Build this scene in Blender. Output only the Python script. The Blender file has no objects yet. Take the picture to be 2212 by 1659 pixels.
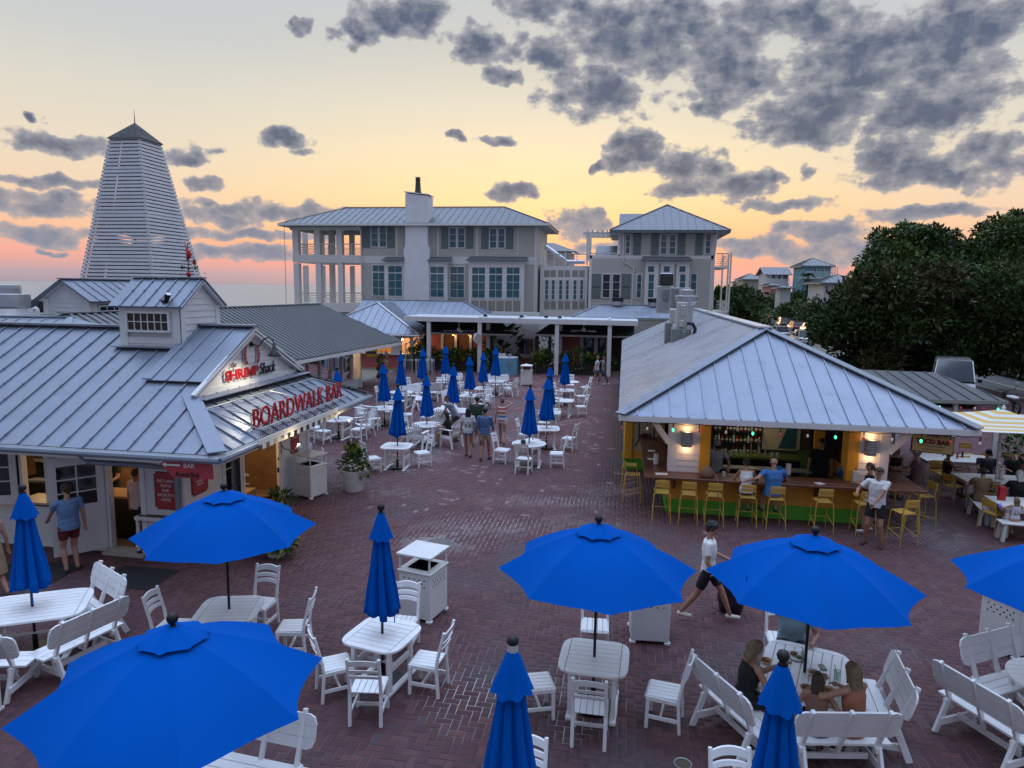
import bpy, bmesh, math, random
import numpy as np
from mathutils import Vector, Matrix, noise as mnoise
from math import radians as RAD, sin, cos, pi, tan, atan2, sqrt, asin
random.seed(7)
SC = bpy.context.scene
COL = SC.collection
# ------------------------------------------------------------------ camera
FPX, EYE, PITCH, ROLL, YAW = 1500.0, 5.75, RAD(7.9), RAD(0.8), RAD(9.0)
CXP, CYP = 1106.0, 829.5
_fw = Vector((-sin(YAW)*cos(PITCH), cos(YAW)*cos(PITCH), -sin(PITCH)))
_r0 = Vector((cos(YAW), sin(YAW), 0)); _u0 = _r0.cross(_fw)
_r = _r0*cos(ROLL) + _u0*sin(ROLL); _u = _u0*cos(ROLL) - _r0*sin(ROLL)
CAMP = Vector((0, 0, EYE))
cam_d = bpy.data.cameras.new('camera'); cam_o = bpy.data.objects.new('camera', cam_d); COL.objects.link(cam_o)
cam_o.matrix_world = Matrix.Translation(CAMP) @ Matrix((_r, _u, -_fw)).transposed().to_4x4()
cam_d.sensor_width = 36.0; cam_d.lens = FPX/2212*36.0; cam_d.clip_end = 30000; cam_d.clip_start = 0.1
SC.camera = cam_o
def ray(x, y): return _fw + _r*((x-CXP)/FPX) + _u*((CYP-y)/FPX)
def at(x, y, z=0.0):
 d = ray(x, y); return CAMP + d*((z-EYE)/d.z)
def atY(x, y, Y):
 d = ray(x, y); return CAMP + d*(Y/d.y)
def atX(x, y, X):
 d = ray(x, y); return CAMP + d*(X/d.x)
# ------------------------------------------------------------------ view
vs = SC.view_settings
vs.view_transform = 'Standard'; vs.look = 'None'; vs.exposure = 0.3; vs.gamma = 1.0; vs.use_curve_mapping = False
SC.cycles.use_denoising = True
SC.cycles.max_bounces = 8; SC.cycles.diffuse_bounces = 3; SC.cycles.glossy_bounces = 3; SC.cycles.transmission_bounces = 4
SC.cycles.transparent_max_bounces = 8; SC.cycles.caustics_reflective = False; SC.cycles.caustics_refractive = False
SC.cycles.sample_clamp_indirect = 4.0
# ------------------------------------------------------------------ sky
SUN_DIR = ray(1180, 560); SUN_AZ = atan2(SUN_DIR.x, SUN_DIR.y); SUN_EL = RAD(2.5)
def lin(c):
 return tuple(((v/255)/12.92 if v/255 <= 0.04045 else ((v/255+0.055)/1.055)**2.4) for v in c)
W = bpy.data.worlds.new('World'); SC.world = W; W.use_nodes = True
W.cycles.sampling_method = 'MANUAL'; W.cycles.sample_map_resolution = 512
_nt = W.node_tree; _nt.nodes.clear()
def N(t, **kw):
 n = _nt.nodes.new(t)
 for k, v in kw.items(): setattr(n, k, v)
 return n
def LK(a, b): _nt.links.new(a, b)
def M(op, a, b=None, c=None, clamp=False):
 n = N('ShaderNodeMath', operation=op, use_clamp=clamp)
 for i, v in enumerate((a, b, c)):
  if v is None: continue
  if isinstance(v, (int, float)): n.inputs[i].default_value = v
  else: LK(v, n.inputs[i])
 return n.outputs[0]
def MIX(fac, a, b, mode='MIX'):
 n = N('ShaderNodeMix', data_type='RGBA', blend_type=mode)
 for s, v in ((n.inputs[0], fac), (n.inputs[6], a), (n.inputs[7], b)):
  if isinstance(v, (int, float)): s.default_value = v
  elif isinstance(v, tuple): s.default_value = (*v, 1)
  else: LK(v, s)
 return n.outputs[2]
def RAMP(fac, stops):
 n = N('ShaderNodeValToRGB'); LK(fac, n.inputs[0]); cr = n.color_ramp
 while len(cr.elements) > 1: cr.elements.remove(cr.elements[-1])
 for i, (p, c) in enumerate(stops):
  e = cr.elements[0] if i == 0 else cr.elements.new(p)
  e.position = p; e.color = (*c, 1)
 return n.outputs[0]
tc = N('ShaderNodeTexCoord'); dirv = tc.outputs['Generated']
sx = N('ShaderNodeSeparateXYZ'); LK(dirv, sx.inputs[0])
el = M('MULTIPLY', M('ARCSINE', sx.outputs[2]), 180/pi)                  # elevation in degrees
az = M('MULTIPLY', M('ARCTAN2', sx.outputs[0], sx.outputs[1]), 180/pi)   # degrees east of the plaza axis
BR, BZ = (248,266,296), (326,366,430)   # the dome overhead, still bright after sunset
def E(d): return (max(0.0, d)/90.0)**0.5
elq = M('POWER', M('DIVIDE', M('MAXIMUM', el, 0.0), 90.0), 0.5)
west = RAMP(elq, [(E(d), lin(c)) for d, c in ((0,(163,150,164)),(0.7,(184,158,168)),(1.8,(232,158,150)),(3.2,(249,174,132)),(5.2,(251,204,148)),
 (7.5,(249,219,166)),(10.5,(241,222,186)),(14,(225,217,197)),(18,(205,203,194)),(22,(196,199,200)),(34,(284,288,296)),(60,BZ),(90,BZ))])
side = RAMP(elq, [(E(d), lin(c)) for d, c in ((0,(158,150,166)),(0.7,(178,160,172)),(2.0,(236,166,154)),(4,(243,190,158)),(6,(240,206,174)),
 (9,(232,214,190)),(13,(218,212,197)),(17,(200,202,201)),(22,(189,196,202)),(34,BR),(60,BZ),(90,BZ))])
east = RAMP(elq, [(E(d), lin(c)) for d, c in ((0,(104,110,132)),(4,(124,120,146)),(9,(140,136,162)),(16,(136,142,168)),(28,(152,162,190)),(48,(206,218,244)),(72,BZ),(90,BZ))])
saz, sel = SUN_AZ, SUN_EL
cd = M('ADD', M('MULTIPLY', sx.outputs[0], sin(saz)), M('MULTIPLY', sx.outputs[1], cos(saz)))
f1 = N('ShaderNodeMapRange', interpolation_type='SMOOTHSTEP'); LK(cd, f1.inputs[0]); f1.inputs[1].default_value = 0.84; f1.inputs[2].default_value = 1.0
f2 = N('ShaderNodeMapRange', interpolation_type='SMOOTHSTEP'); LK(cd, f2.inputs[0]); f2.inputs[1].default_value = -0.35; f2.inputs[2].default_value = 0.6
grad = MIX(f2.outputs[0], east, MIX(f1.outputs[0], side, west))
sky = N('ShaderNodeTexSky', sky_type='NISHITA', sun_disc=False); sky.sun_elevation = SUN_EL; sky.sun_rotation = SUN_AZ
grad = MIX(0.012, grad, sky.outputs[0], 'ADD')
# clouds: coverage blobs fixed to compass bearing and elevation, broken up by fractal noise
def azel(x, y):
 d = ray(x, y); return math.degrees(atan2(d.x, d.y)), math.degrees(asin(d.z/d.length))
BL = [(870,30,110,56),(1130,8,100,36),(1050,95,85,50),(1075,165,45,24),(1310,60,120,100),(1440,80,130,100),(1290,205,130,70),(1195,120,60,45),
 (1560,150,140,110),(1690,30,170,60),(1830,140,180,120),(1760,255,190,70),(2060,90,190,160),(2000,230,210,90),(1365,325,70,52),(1490,362,100,52),
 (1610,400,65,40),(1950,350,150,66),(2160,350,95,70),(1470,412,90,24),(1690,442,130,15),(1990,458,190,18),(1770,495,150,26),(1850,548,220,40),
 (1630,530,80,26),(1110,414,64,22),(985,298,26,12),(1060,303,44,15),(620,300,62,30),(110,305,150,29),(390,332,80,26),(70,388,160,16),(90,440,175,34),
 (80,510,160,26),(590,455,190,24),(450,470,120,22),(550,506,220,13),(480,545,210,20),(55,247,32,9),(440,392,56,16),(660,60,26,26),(765,75,42,34),
 (1245,488,66,40),(115,549,24,9),(1390,540,160,24),(1730,375,24,24),(1290,355,16,22),(2060,385,44,24),(640,328,36,10)]
P = N('ShaderNodeCombineXYZ'); LK(az, P.inputs[0]); LK(el, P.inputs[1])
wn = N('ShaderNodeTexNoise', noise_dimensions='2D'); LK(P.outputs[0], wn.inputs['Vector']); wn.inputs['Scale'].default_value = 0.42; wn.inputs['Detail'].default_value = 3
wv = N('ShaderNodeVectorMath', operation='MULTIPLY_ADD'); LK(wn.outputs['Color'], wv.inputs[0]); wv.inputs[1].default_value = (4.2, 1.5, 0); LK(P.outputs[0], wv.inputs[2])
ws = N('ShaderNodeVectorMath', operation='SUBTRACT'); LK(wv.outputs[0], ws.inputs[0]); ws.inputs[1].default_value = (2.1, 0.75, 0)
acc = None
for (x, y, rx, ry) in BL:
 a, e = azel(x, y); a1, e1 = azel(x+rx, y); a2, e2 = azel(x, max(-400, y-ry)); ra, re = abs(a1-a), abs(e2-e)
 m = N('ShaderNodeVectorMath', operation='MULTIPLY_ADD'); LK(ws.outputs[0], m.inputs[0]); m.inputs[1].default_value = (1/ra, 1/re, 0); m.inputs[2].default_value = (-a/ra, -e/re, 0)
 l = N('ShaderNodeVectorMath', operation='DOT_PRODUCT'); LK(m.outputs[0], l.inputs[0]); LK(m.outputs[0], l.inputs[1])
 acc = l.outputs['Value'] if acc is None else M('SMOOTH_MIN', acc, l.outputs['Value'], 0.5)
cov = M('MAXIMUM', M('SUBTRACT', 1.0, acc), -1.6)
# scattered clouds for the rest of the sky, beyond the part in view
bn = N('ShaderNodeTexNoise', noise_dimensions='2D'); bs = N('ShaderNodeVectorMath', operation='MULTIPLY'); LK(P.outputs[0], bs.inputs[0]); bs.inputs[1].default_value = (0.05, 0.11, 0)
LK(bs.outputs[0], bn.inputs['Vector']); bn.inputs['Scale'].default_value = 1.0; bn.inputs['Detail'].default_value = 1
offv = M('MULTIPLY', M('SUBTRACT', bn.outputs[0], 0.52), 7.0)
offm = N('ShaderNodeMapRange'); LK(M('ABSOLUTE', M('ADD', az, 9.0)), offm.inputs[0]); offm.inputs[1].default_value = 37; offm.inputs[2].default_value = 46
offh = N('ShaderNodeMapRange'); LK(el, offh.inputs[0]); offh.inputs[1].default_value = 24; offh.inputs[2].default_value = 34
offk = M('MAXIMUM', offm.outputs[0], offh.outputs[0])
cov = M('MAXIMUM', cov, M('SUBTRACT', M('MULTIPLY', M('ADD', offv, 1.2), offk), 1.2))
cs = N('ShaderNodeVectorMath', operation='MULTIPLY'); LK(P.outputs[0], cs.inputs[0]); cs.inputs[1].default_value = (0.33, 0.56, 0)
n1 = N('ShaderNodeTexNoise', noise_dimensions='2D'); LK(cs.outputs[0], n1.inputs['Vector'])
n1.inputs['Scale'].default_value = 1.0; n1.inputs['Detail'].default_value = 8; n1.inputs['Roughness'].default_value = 0.62
cs2 = N('ShaderNodeVectorMath', operation='MULTIPLY'); LK(P.outputs[0], cs2.inputs[0]); cs2.inputs[1].default_value = (0.75, 1.0, 0)
v1 = N('ShaderNodeTexVoronoi', voronoi_dimensions='2D', feature='F1'); LK(cs2.outputs[0], v1.inputs['Vector']); v1.inputs['Scale'].default_value = 1.0
puff = M('SUBTRACT', 0.5, v1.outputs['Distance'])
dens = M('ADD', M('MULTIPLY', cov, 1.0), M('ADD', M('MULTIPLY', M('SUBTRACT', n1.outputs[0], 0.5), 2.9), M('MULTIPLY', puff, 0.45)))
dens = M('ADD', dens, 0.06)
am = N('ShaderNodeMapRange', interpolation_type='SMOOTHSTEP'); LK(dens, am.inputs[0]); am.inputs[1].default_value = -0.06; am.inputs[2].default_value = 0.52
core = N('ShaderNodeMapRange', interpolation_type='SMOOTHSTEP'); LK(dens, core.inputs[0]); core.inputs[1].default_value = 0.1; core.inputs[2].default_value = 1.35
n2 = N('ShaderNodeTexNoise', noise_dimensions='2D'); LK(P.outputs[0], n2.inputs['Vector']); n2.inputs['Scale'].default_value = 0.8; n2.inputs['Detail'].default_value = 3
coref = M('MULTIPLY', core.outputs[0], M('ADD', 0.5, M('MULTIPLY', n2.outputs[0], 0.9)), clamp=True)
cl_hi = MIX(coref, lin((164,164,172)), lin((76,90,118)))
cl_lo = MIX(coref, lin((184,172,170)), lin((122,138,160)))
ehi = N('ShaderNodeMapRange', interpolation_type='SMOOTHSTEP'); LK(el, ehi.inputs[0]); ehi.inputs[1].default_value = 2.0; ehi.inputs[2].default_value = 10.0
cl = MIX(ehi.outputs[0], cl_lo, cl_hi)
cl = MIX(0.08, cl, grad)
skyc = MIX(am.outputs[0], grad, cl)
# below the horizon: the same dim tone as the far sea
low = N('ShaderNodeMapRange'); LK(el, low.inputs[0]); low.inputs[1].default_value = -0.4; low.inputs[2].default_value = 0.0
skyc = MIX(low.outputs[0], lin((120,124,136)), skyc)
dim = N('ShaderNodeMapRange'); LK(el, dim.inputs[0]); dim.inputs[1].default_value = 18; dim.inputs[2].default_value = 45; dim.inputs[3].default_value = 0.84; dim.inputs[4].default_value = 1.0
skyc = MIX(1.0, skyc, dim.outputs[0], 'MULTIPLY')
bg = N('ShaderNodeBackground'); LK(skyc, bg.inputs[0]); bg.inputs[1].default_value = 1.0
ow = N('ShaderNodeOutputWorld'); LK(bg.outputs[0], ow.inputs[0])
sun_d = bpy.data.lights.new('sun', 'SUN'); sun_o = bpy.data.objects.new('sun', sun_d); COL.objects.link(sun_o)
sun_d.energy = 0.12; sun_d.angle = RAD(12); sun_d.color = (1.0, 0.72, 0.45)
_sd = Vector((sin(SUN_AZ)*cos(SUN_EL), cos(SUN_AZ)*cos(SUN_EL), sin(SUN_EL)))
sun_o.rotation_euler = (-_sd).to_track_quat('-Z', 'Y').to_euler(); sun_o.location = (0, 60, 30)
# ------------------------------------------------------------------ materials
MATS = {}
def mat(name, col, rough=0.6, metal=0.0, var=0.0, scale=4.0, bump=0.0, bscale=40.0, spec=0.5, stain=None, stain_scale=1.2, stain_amt=0.5, emit=None, estr=0.0, alpha=None, randobj=0.0, coat=0.0, attr=None, trans=0.0, sheen=0.0):
 """procedural material: base colour, noise variation, stains, fine bump"""
 if name in MATS: return MATS[name]
 m = bpy.data.materials.new(name); m.use_nodes = True; MATS[name] = m
 nt = m.node_tree; b = nt.nodes['Principled BSDF']
 c = col if isinstance(col, tuple) else lin(col)
 b.inputs['Base Color'].default_value = (*c, 1); b.inputs['Roughness'].default_value = rough; b.inputs['Metallic'].default_value = metal
 b.inputs['Specular IOR Level'].default_value = spec; b.inputs['Coat Weight'].default_value = coat
 if trans: b.inputs['Transmission Weight'].default_value = trans
 if sheen: b.inputs['Sheen Weight'].default_value = sheen
 def nn(t): return nt.nodes.new(t)
 def mx(fac, a, bb, mode='MIX'):
  n = nn('ShaderNodeMix'); n.data_type = 'RGBA'; n.blend_type = mode
  for s, v in ((n.inputs[0], fac), (n.inputs[6], a), (n.inputs[7], bb)):
   if isinstance(v, (int, float)): s.default_value = v
   elif isinstance(v, tuple): s.default_value = (*v[:3], 1)
   else: nt.links.new(v, s)
  return n.outputs[2]
 out = c; geo = None
 if var or bump or stain: geo = nn('ShaderNodeNewGeometry')
 if attr:
  a = nn('ShaderNodeAttribute'); a.attribute_name = attr; out = a.outputs['Color']
 if randobj:
  oi = nn('ShaderNodeObjectInfo'); mr = nn('ShaderNodeMapRange'); nt.links.new(oi.outputs['Random'], mr.inputs[0])
  mr.inputs[3].default_value = 1-randobj; mr.inputs[4].default_value = 1+randobj
  out = mx(1.0, out, mr.outputs[0], 'MULTIPLY')
 if var:
  n = nn('ShaderNodeTexNoise'); nt.links.new(geo.outputs['Position'], n.inputs['Vector']); n.inputs['Scale'].default_value = scale; n.inputs['Detail'].default_value = 4
  mr = nn('ShaderNodeMapRange'); nt.links.new(n.outputs[0], mr.inputs[0]); mr.inputs[1].default_value = 0.3; mr.inputs[2].default_value = 0.7
  mr.inputs[3].default_value = 1-var; mr.inputs[4].default_value = 1+var
  out = mx(1.0, out, mr.outputs[0], 'MULTIPLY')
  if rough > 0.08:
   r2 = nn('ShaderNodeMapRange'); nt.links.new(n.outputs[0], r2.inputs[0]); r2.inputs[1].default_value = 0.3; r2.inputs[2].default_value = 0.7
   r2.inputs[3].default_value = max(0.03, rough-0.1); r2.inputs[4].default_value = min(1, rough+0.1); nt.links.new(r2.outputs[0], b.inputs['Roughness'])
 if stain:
  n = nn('ShaderNodeTexNoise'); nt.links.new(geo.outputs['Position'], n.inputs['Vector']); n.inputs['Scale'].default_value = stain_scale; n.inputs['Detail'].default_value = 6; n.inputs['Roughness'].default_value = 0.62
  mr = nn('ShaderNodeMapRange'); nt.links.new(n.outputs[0], mr.inputs[0]); mr.inputs[1].default_value = 0.5; mr.inputs[2].default_value = 0.72; mr.inputs[3].default_value = 0; mr.inputs[4].default_value = stain_amt
  out = mx(mr.outputs[0], out, stain if isinstance(stain[0], float) else lin(stain))
 if not isinstance(out, tuple): nt.links.new(out, b.inputs['Base Color'])
 if bump:
  n = nn('ShaderNodeTexNoise'); nt.links.new(geo.outputs['Position'], n.inputs['Vector']); n.inputs['Scale'].default_value = bscale; n.inputs['Detail'].default_value = 3
  bp = nn('ShaderNodeBump'); bp.inputs['Strength'].default_value = bump; bp.inputs['Distance'].default_value = 0.02; nt.links.new(n.outputs[0], bp.inputs['Height']); nt.links.new(bp.outputs[0], b.inputs['Normal'])
 if emit is not None:
  b.inputs['Emission Color'].default_value = (*(emit if isinstance(emit[0], float) else lin(emit)), 1); b.inputs['Emission Strength'].default_value = estr
 return m
# ------------------------------------------------------------------ mesh builder
def V(*a): return Vector(a if len(a) > 1 else a[0])
def frame_of(d, up=(0, 0, 1)):
 d = V(d).normalized(); u = V(up)
 if abs(d.dot(u)) > 0.985*u.length: u = V(0, 1, 0) if abs(d.y) < 0.9 else V(1, 0, 0)
 x = u.cross(d).normalized(); y = d.cross(x).normalized()
 return x, y, d
class MB:
 def __init__(s): s.v = []; s.f = []; s.mi = []; s.cur = 0; s.col = []; s.curcol = None; s.ch = []
 def add(s, vs, fs):
  o = len(s.v); s.ch.append((o, len(s.f))); s.v += [tuple(p) for p in vs]; s.f += [tuple(i+o for i in f) for f in fs]; s.mi += [s.cur]*len(fs)
  if s.curcol is not None: s.col += [s.curcol]*len(fs)
  return s
 def box(s, x0, x1, y0, y1, z0, z1):
  return s.add([(x0,y0,z0),(x1,y0,z0),(x1,y1,z0),(x0,y1,z0),(x0,y0,z1),(x1,y0,z1),(x1,y1,z1),(x0,y1,z1)],
    [(3,2,1,0),(4,5,6,7),(0,1,5,4),(1,2,6,5),(2,3,7,6),(3,0,4,7)])
 def obox(s, c, ax, ay, az, hx, hy, hz, ch=0.0):
  c, ax, ay, az = V(c), V(ax), V(ay), V(az)
  if not ch:
   vs = [c+ax*(hx*i)+ay*(hy*j)+az*(hz*k) for k in (-1,1) for j in (-1,1) for i in (-1,1)]
   return s.add(vs, [(1,0,2,3),(4,5,7,6),(0,1,5,4),(3,2,6,7),(2,0,4,6),(1,3,7,5)])
  ch = min(ch, hx*.9, hy*.9, hz*.9)
  vs = []; idx = {}
  for k in (-1,1):
   for j in (-1,1):
    for i in (-1,1):
     for t in range(3):
      h = [hx-ch, hy-ch, hz-ch]; h[t] = (hx, hy, hz)[t]
      idx[(i,j,k,t)] = len(vs); vs.append(c+ax*(i*h[0])+ay*(j*h[1])+az*(k*h[2]))
  fs = []
  for t in range(3):
   a, b = [q for q in range(3) if q != t]
   for sg in (-1,1):
    q = []
    for (p, r) in ((-1,-1),(1,-1),(1,1),(-1,1)):
     k3 = [0,0,0]; k3[t] = sg; k3[a] = p; k3[b] = r; q.append(idx[(*k3, t)])
    if (sg > 0) != (t == 1): q = q
    else: q = q[::-1]
    fs.append(tuple(q))
  for t in range(3):
   a, b = [q for q in range(3) if q != t]
   for p in (-1,1):
    for r in (-1,1):
     q = []
     for e, ff in ((-1,a),(1,a),(1,b),(-1,b)):
      k3 = [0,0,0]; k3[t] = e; k3[a] = p; k3[b] = r; q.append(idx[(*k3, ff)])
     n = (V(vs[q[1]])-V(vs[q[0]])).cross(V(vs[q[2]])-V(vs[q[1]]))
     if n.dot((V(vs[q[0]])+V(vs[q[2]]))/2-c) < 0: q = q[::-1]
     fs.append(tuple(q))
  for i in (-1,1):
   for j in (-1,1):
    for k in (-1,1):
     q = [idx[(i,j,k,t)] for t in range(3)]
     if i*j*k < 0: q = q[::-1]
     fs.append(tuple(q))
  return s.add(vs, fs)
 def cbox(s, x0, x1, y0, y1, z0, z1, ch=0.006):
  return s.obox(((x0+x1)/2,(y0+y1)/2,(z0+z1)/2),(1,0,0),(0,1,0),(0,0,1),(x1-x0)/2,(y1-y0)/2,(z1-z0)/2,ch)
 def bar(s, p0, p1, w, h, up=(0,0,1), ch=0.0):
  p0, p1 = V(p0), V(p1); x, y, d = frame_of(p1-p0, up)
  return s.obox((p0+p1)/2, x, y, d, w/2, h/2, (p1-p0).length/2, ch)
 def tube(s, pts, r, n=8, caps=True, closed=False):
  pts = [V(p) for p in pts]; m = len(pts); rs = r if isinstance(r, (list, tuple)) else [r]*m
  vs = []; px = None
  for i, p in enumerate(pts):
   d = (pts[(i+1) % m]-pts[i-1]) if closed else (pts[min(i+1, m-1)]-pts[max(i-1, 0)])
   d = d.normalized() if d.length > 1e-9 else V(0,0,1)
   if px is None: x, y, _ = frame_of(d)
   else:
    x = (px-d*px.dot(d))
    x = x.normalized() if x.length > 1e-6 else frame_of(d)[0]
    y = d.cross(x).normalized()
   px = x
   vs += [p+(x*cos(2*pi*k/n)+y*sin(2*pi*k/n))*rs[i] for k in range(n)]
  fs = []
  for i in range(m if closed else m-1):
   a, b = i*n, ((i+1) % m)*n
   fs += [(a+k, a+(k+1) % n, b+(k+1) % n, b+k) for k in range(n)]
  if caps and not closed: fs += [tuple(range(n-1, -1, -1)), tuple((m-1)*n+k for k in range(n))]
  return s.add(vs, fs)
 def lathe(s, prof, n=16, c=(0,0,0), sq=None):
  c = V(c); vs = []; fs = []
  for (r, z) in prof: vs += [c+V(r*cos(2*pi*k/n), r*sin(2*pi*k/n), z) for k in range(n)]
  for i in range(len(prof)-1):
   fs += [(i*n+k, i*n+(k+1) % n, (i+1)*n+(k+1) % n, (i+1)*n+k) for k in range(n)]
  fs += [tuple(range(n-1, -1, -1)), tuple((len(prof)-1)*n+k for k in range(n))]
  return s.add(vs, fs)
 def poly(s, pts): return s.add(pts, [tuple(range(len(pts)))])
 def slab(s, pts, t, n=None):
  pts = [V(p) for p in pts]
  if n is None:
   n = V(0,0,0)
   for i in range(len(pts)): n += pts[i].cross(pts[(i+1) % len(pts)])
   n.normalize()
   if n.z < -.3: pts = pts[::-1]; n = -n
  n = V(n); k = len(pts); vs = pts+[p-n*t for p in pts]
  return s.add(vs, [tuple(range(k)), tuple(range(2*k-1, k-1, -1))]+[(i, i+k, (i+1) % k+k, (i+1) % k) for i in range(k)])
 def ico(s, c, r, sub=1, sc=(1,1,1), jit=0.0):
  bm = bmesh.new(); bmesh.ops.create_icosphere(bm, subdivisions=sub, radius=1)
  vs = [(c[0]+v.co.x*r*sc[0]*(1+random.uniform(-jit,jit)), c[1]+v.co.y*r*sc[1]*(1+random.uniform(-jit,jit)), c[2]+v.co.z*r*sc[2]*(1+random.uniform(-jit,jit))) for v in bm.verts]
  bm.verts.index_update(); fs = [tuple(v.index for v in f.verts) for f in bm.faces]; bm.free()
  return s.add(vs, fs)
 def xf(s, M4):
  s.v = [tuple(M4 @ V(p)) for p in s.v]; return s
 def mesh(s, name, mats=None, off=(0,0,0), smooth=False):
  me = bpy.data.meshes.new(name); o = V(off)
  me.from_pydata([V(p)-o for p in s.v], [], s.f)
  for m in (mats if isinstance(mats, (list, tuple)) else [mats]):
   if m is not None: me.materials.append(m)
  if any(s.mi): me.polygons.foreach_set('material_index', s.mi)
  if smooth: me.polygons.foreach_set('use_smooth', [True]*len(me.polygons))
  if s.col and len(s.col) == len(s.f):
   a = me.color_attributes.new('tint', 'FLOAT_COLOR', 'CORNER'); buf = []
   for p, c in zip(me.polygons, s.col): buf += list((*c, 1.0))*p.loop_total
   a.data.foreach_set('color', buf)
  me.update()
  return me
 def build(s, name, mats=None, parent=None, smooth=False, **props):
  off = root_loc(parent) if parent else V(0,0,0)
  o = bpy.data.objects.new(name, s.mesh(name, mats, off, smooth)); COL.objects.link(o)
  if parent: o.parent = parent
  for k, v in props.items(): o[k] = v
  return o
 def split(s, name, mats=None, parent=None):
  for i, (v0, f0) in enumerate(s.ch):
   v1, f1 = s.ch[i+1] if i+1 < len(s.ch) else (len(s.v), len(s.f)); b = MB(); b.add(s.v[v0:v1], [tuple(q-v0 for q in f) for f in s.f[f0:f1]]); b.build(name, mats, parent)
def root_loc(p):
 t = V(0,0,0)
 while p is not None: t += V(p.location); p = p.parent
 return t
def tag(o, label=None, cat=None, group=None, kind=None):
 if label: o['label'] = label
 if cat: o['category'] = cat
 if group: o['group'] = group
 if kind: o['kind'] = kind
 return o
def thing(name, label, cat, loc=(0,0,0), group=None):
 o = bpy.data.objects.new(name, None); COL.objects.link(o); o.location = loc; o.empty_display_size = 0.1
 return tag(o, label, cat, group)
def kids(o): return KIDS.get(o.name) or [c for c in bpy.data.objects if c.parent == o]
KIDS = {}
def freeze(o):
 """remember the children of a prototype so that copying is quick"""
 by = {}
 for c in bpy.data.objects:
  if c.parent: by.setdefault(c.parent.name, []).append(c)
 def rec(x):
  KIDS[x.name] = by.get(x.name, [])
  for c in KIDS[x.name]: rec(c)
 rec(o)
def copy_tree(o, parent=None):
 c = o.copy(); COL.objects.link(c)
 if parent: c.parent = parent
 for ch in KIDS[o.name]: copy_tree(ch, c)
 return c
def inst(me, name, parent, loc, rot=None):
 o = bpy.data.objects.new(name, me); COL.objects.link(o); o.parent = parent
 o.location = V(loc)-root_loc(parent)
 if rot: o.rotation_euler = rot
 return o
class Proto:
 """one built thing; the first placement moves it, the others copy it"""
 def __init__(s, root): s.root = root; s.used = False; freeze(root)
 def put(s, x, y, rz=0.0, label=None, group=None, z=0.0, sc=None, tilt=None):
  o = s.root if not s.used else copy_tree(s.root)
  s.used = True; o.location = (x, y, z); o.rotation_euler = (tilt[0], tilt[1], rz) if tilt else (0, 0, rz)
  if sc: o.scale = (sc, sc, sc) if not isinstance(sc, tuple) else sc
  if label: o['label'] = label
  if group: o['group'] = group
  return o
# ------------------------------------------------------------------ clipping, roofs, siding, windows
def clip2(poly, a, b, c):
 """keep the part of a 2-D polygon where a*x+b*y >= c"""
 out = []
 for i in range(len(poly)):
  p, q = poly[i], poly[(i+1) % len(poly)]
  dp, dq = a*p[0]+b*p[1]-c, a*q[0]+b*q[1]-c
  if dp >= 0: out.append(p)
  if (dp >= 0) != (dq >= 0):
   t = dp/(dp-dq); out.append((p[0]+(q[0]-p[0])*t, p[1]+(q[1]-p[1])*t))
 return out
def plane_frame(pts, eave):
 e = V(eave).normalized(); n = V(0,0,0); P_ = [V(p) for p in pts]
 for i in range(len(P_)): n += P_[i].cross(P_[(i+1) % len(P_)])
 n.normalize()
 if n.z < 0: n = -n
 s = n.cross(e).normalized()
 if s.z < 0: s = -s
 return e, s, n
def seam_roof(roof, pts, eave, pitch, m, rib=0.035, name='roof_panel', t=0.012, rib_w=0.028, as_parts=True, screws=None, start=0.0):
 """standing-seam panels over a convex roof plane, each panel an object with its seam"""
 e, s, n = plane_frame(pts, eave); o = V(pts[0])
 poly = [((V(p)-o).dot(e), (V(p)-o).dot(s)) for p in pts]
 lo, hi = min(p[0] for p in poly), max(p[0] for p in poly); k = lo-start*pitch; allmb = MB(); i = 0
 while k < hi-1e-4:
  mb = MB() if as_parts else allmb
  c = clip2(clip2(poly, 1, 0, max(k, lo)), -1, 0, -min(k+pitch, hi))
  if len(c) >= 3:
   a = sum(c[j][0]*c[(j+1) % len(c)][1]-c[(j+1) % len(c)][0]*c[j][1] for j in range(len(c)))
   if a < 0: c = c[::-1]
   if abs(a) > 0.002:
    wob = random.uniform(0, .003)
    mb.slab([o+e*p[0]+s*p[1]+n*(t+wob) for p in c], t+0.006+wob, n if e.cross(s).dot(n) > 0 else None)
    if k > lo+0.01:
     seg = clip2(clip2(poly, 1, 0, k-0.001), -1, 0, -(k+0.001))
     if len(seg) >= 3:
      y0, y1 = min(p[1] for p in seg), max(p[1] for p in seg)
      if y1-y0 > 0.05:
       A, B = o+e*k+s*y0+n*(t+rib/2), o+e*k+s*y1+n*(t+rib/2)
       mb.obox((A+B)/2, e, n, s, rib_w/2, rib/2, (y1-y0)/2)
       if screws:
        for q in range(int((y1-y0)/screws)+1):
         C_ = o+e*k+s*(y0+0.25+q*screws)+n*(t+rib+0.004)
         mb.obox(C_, e, n, s, 0.02, 0.006, 0.02)
    if as_parts: mb.build(name, m, roof)
  k += pitch; i += 1
 if not as_parts: return allmb.build(name, m, roof, kind='stuff')
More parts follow.
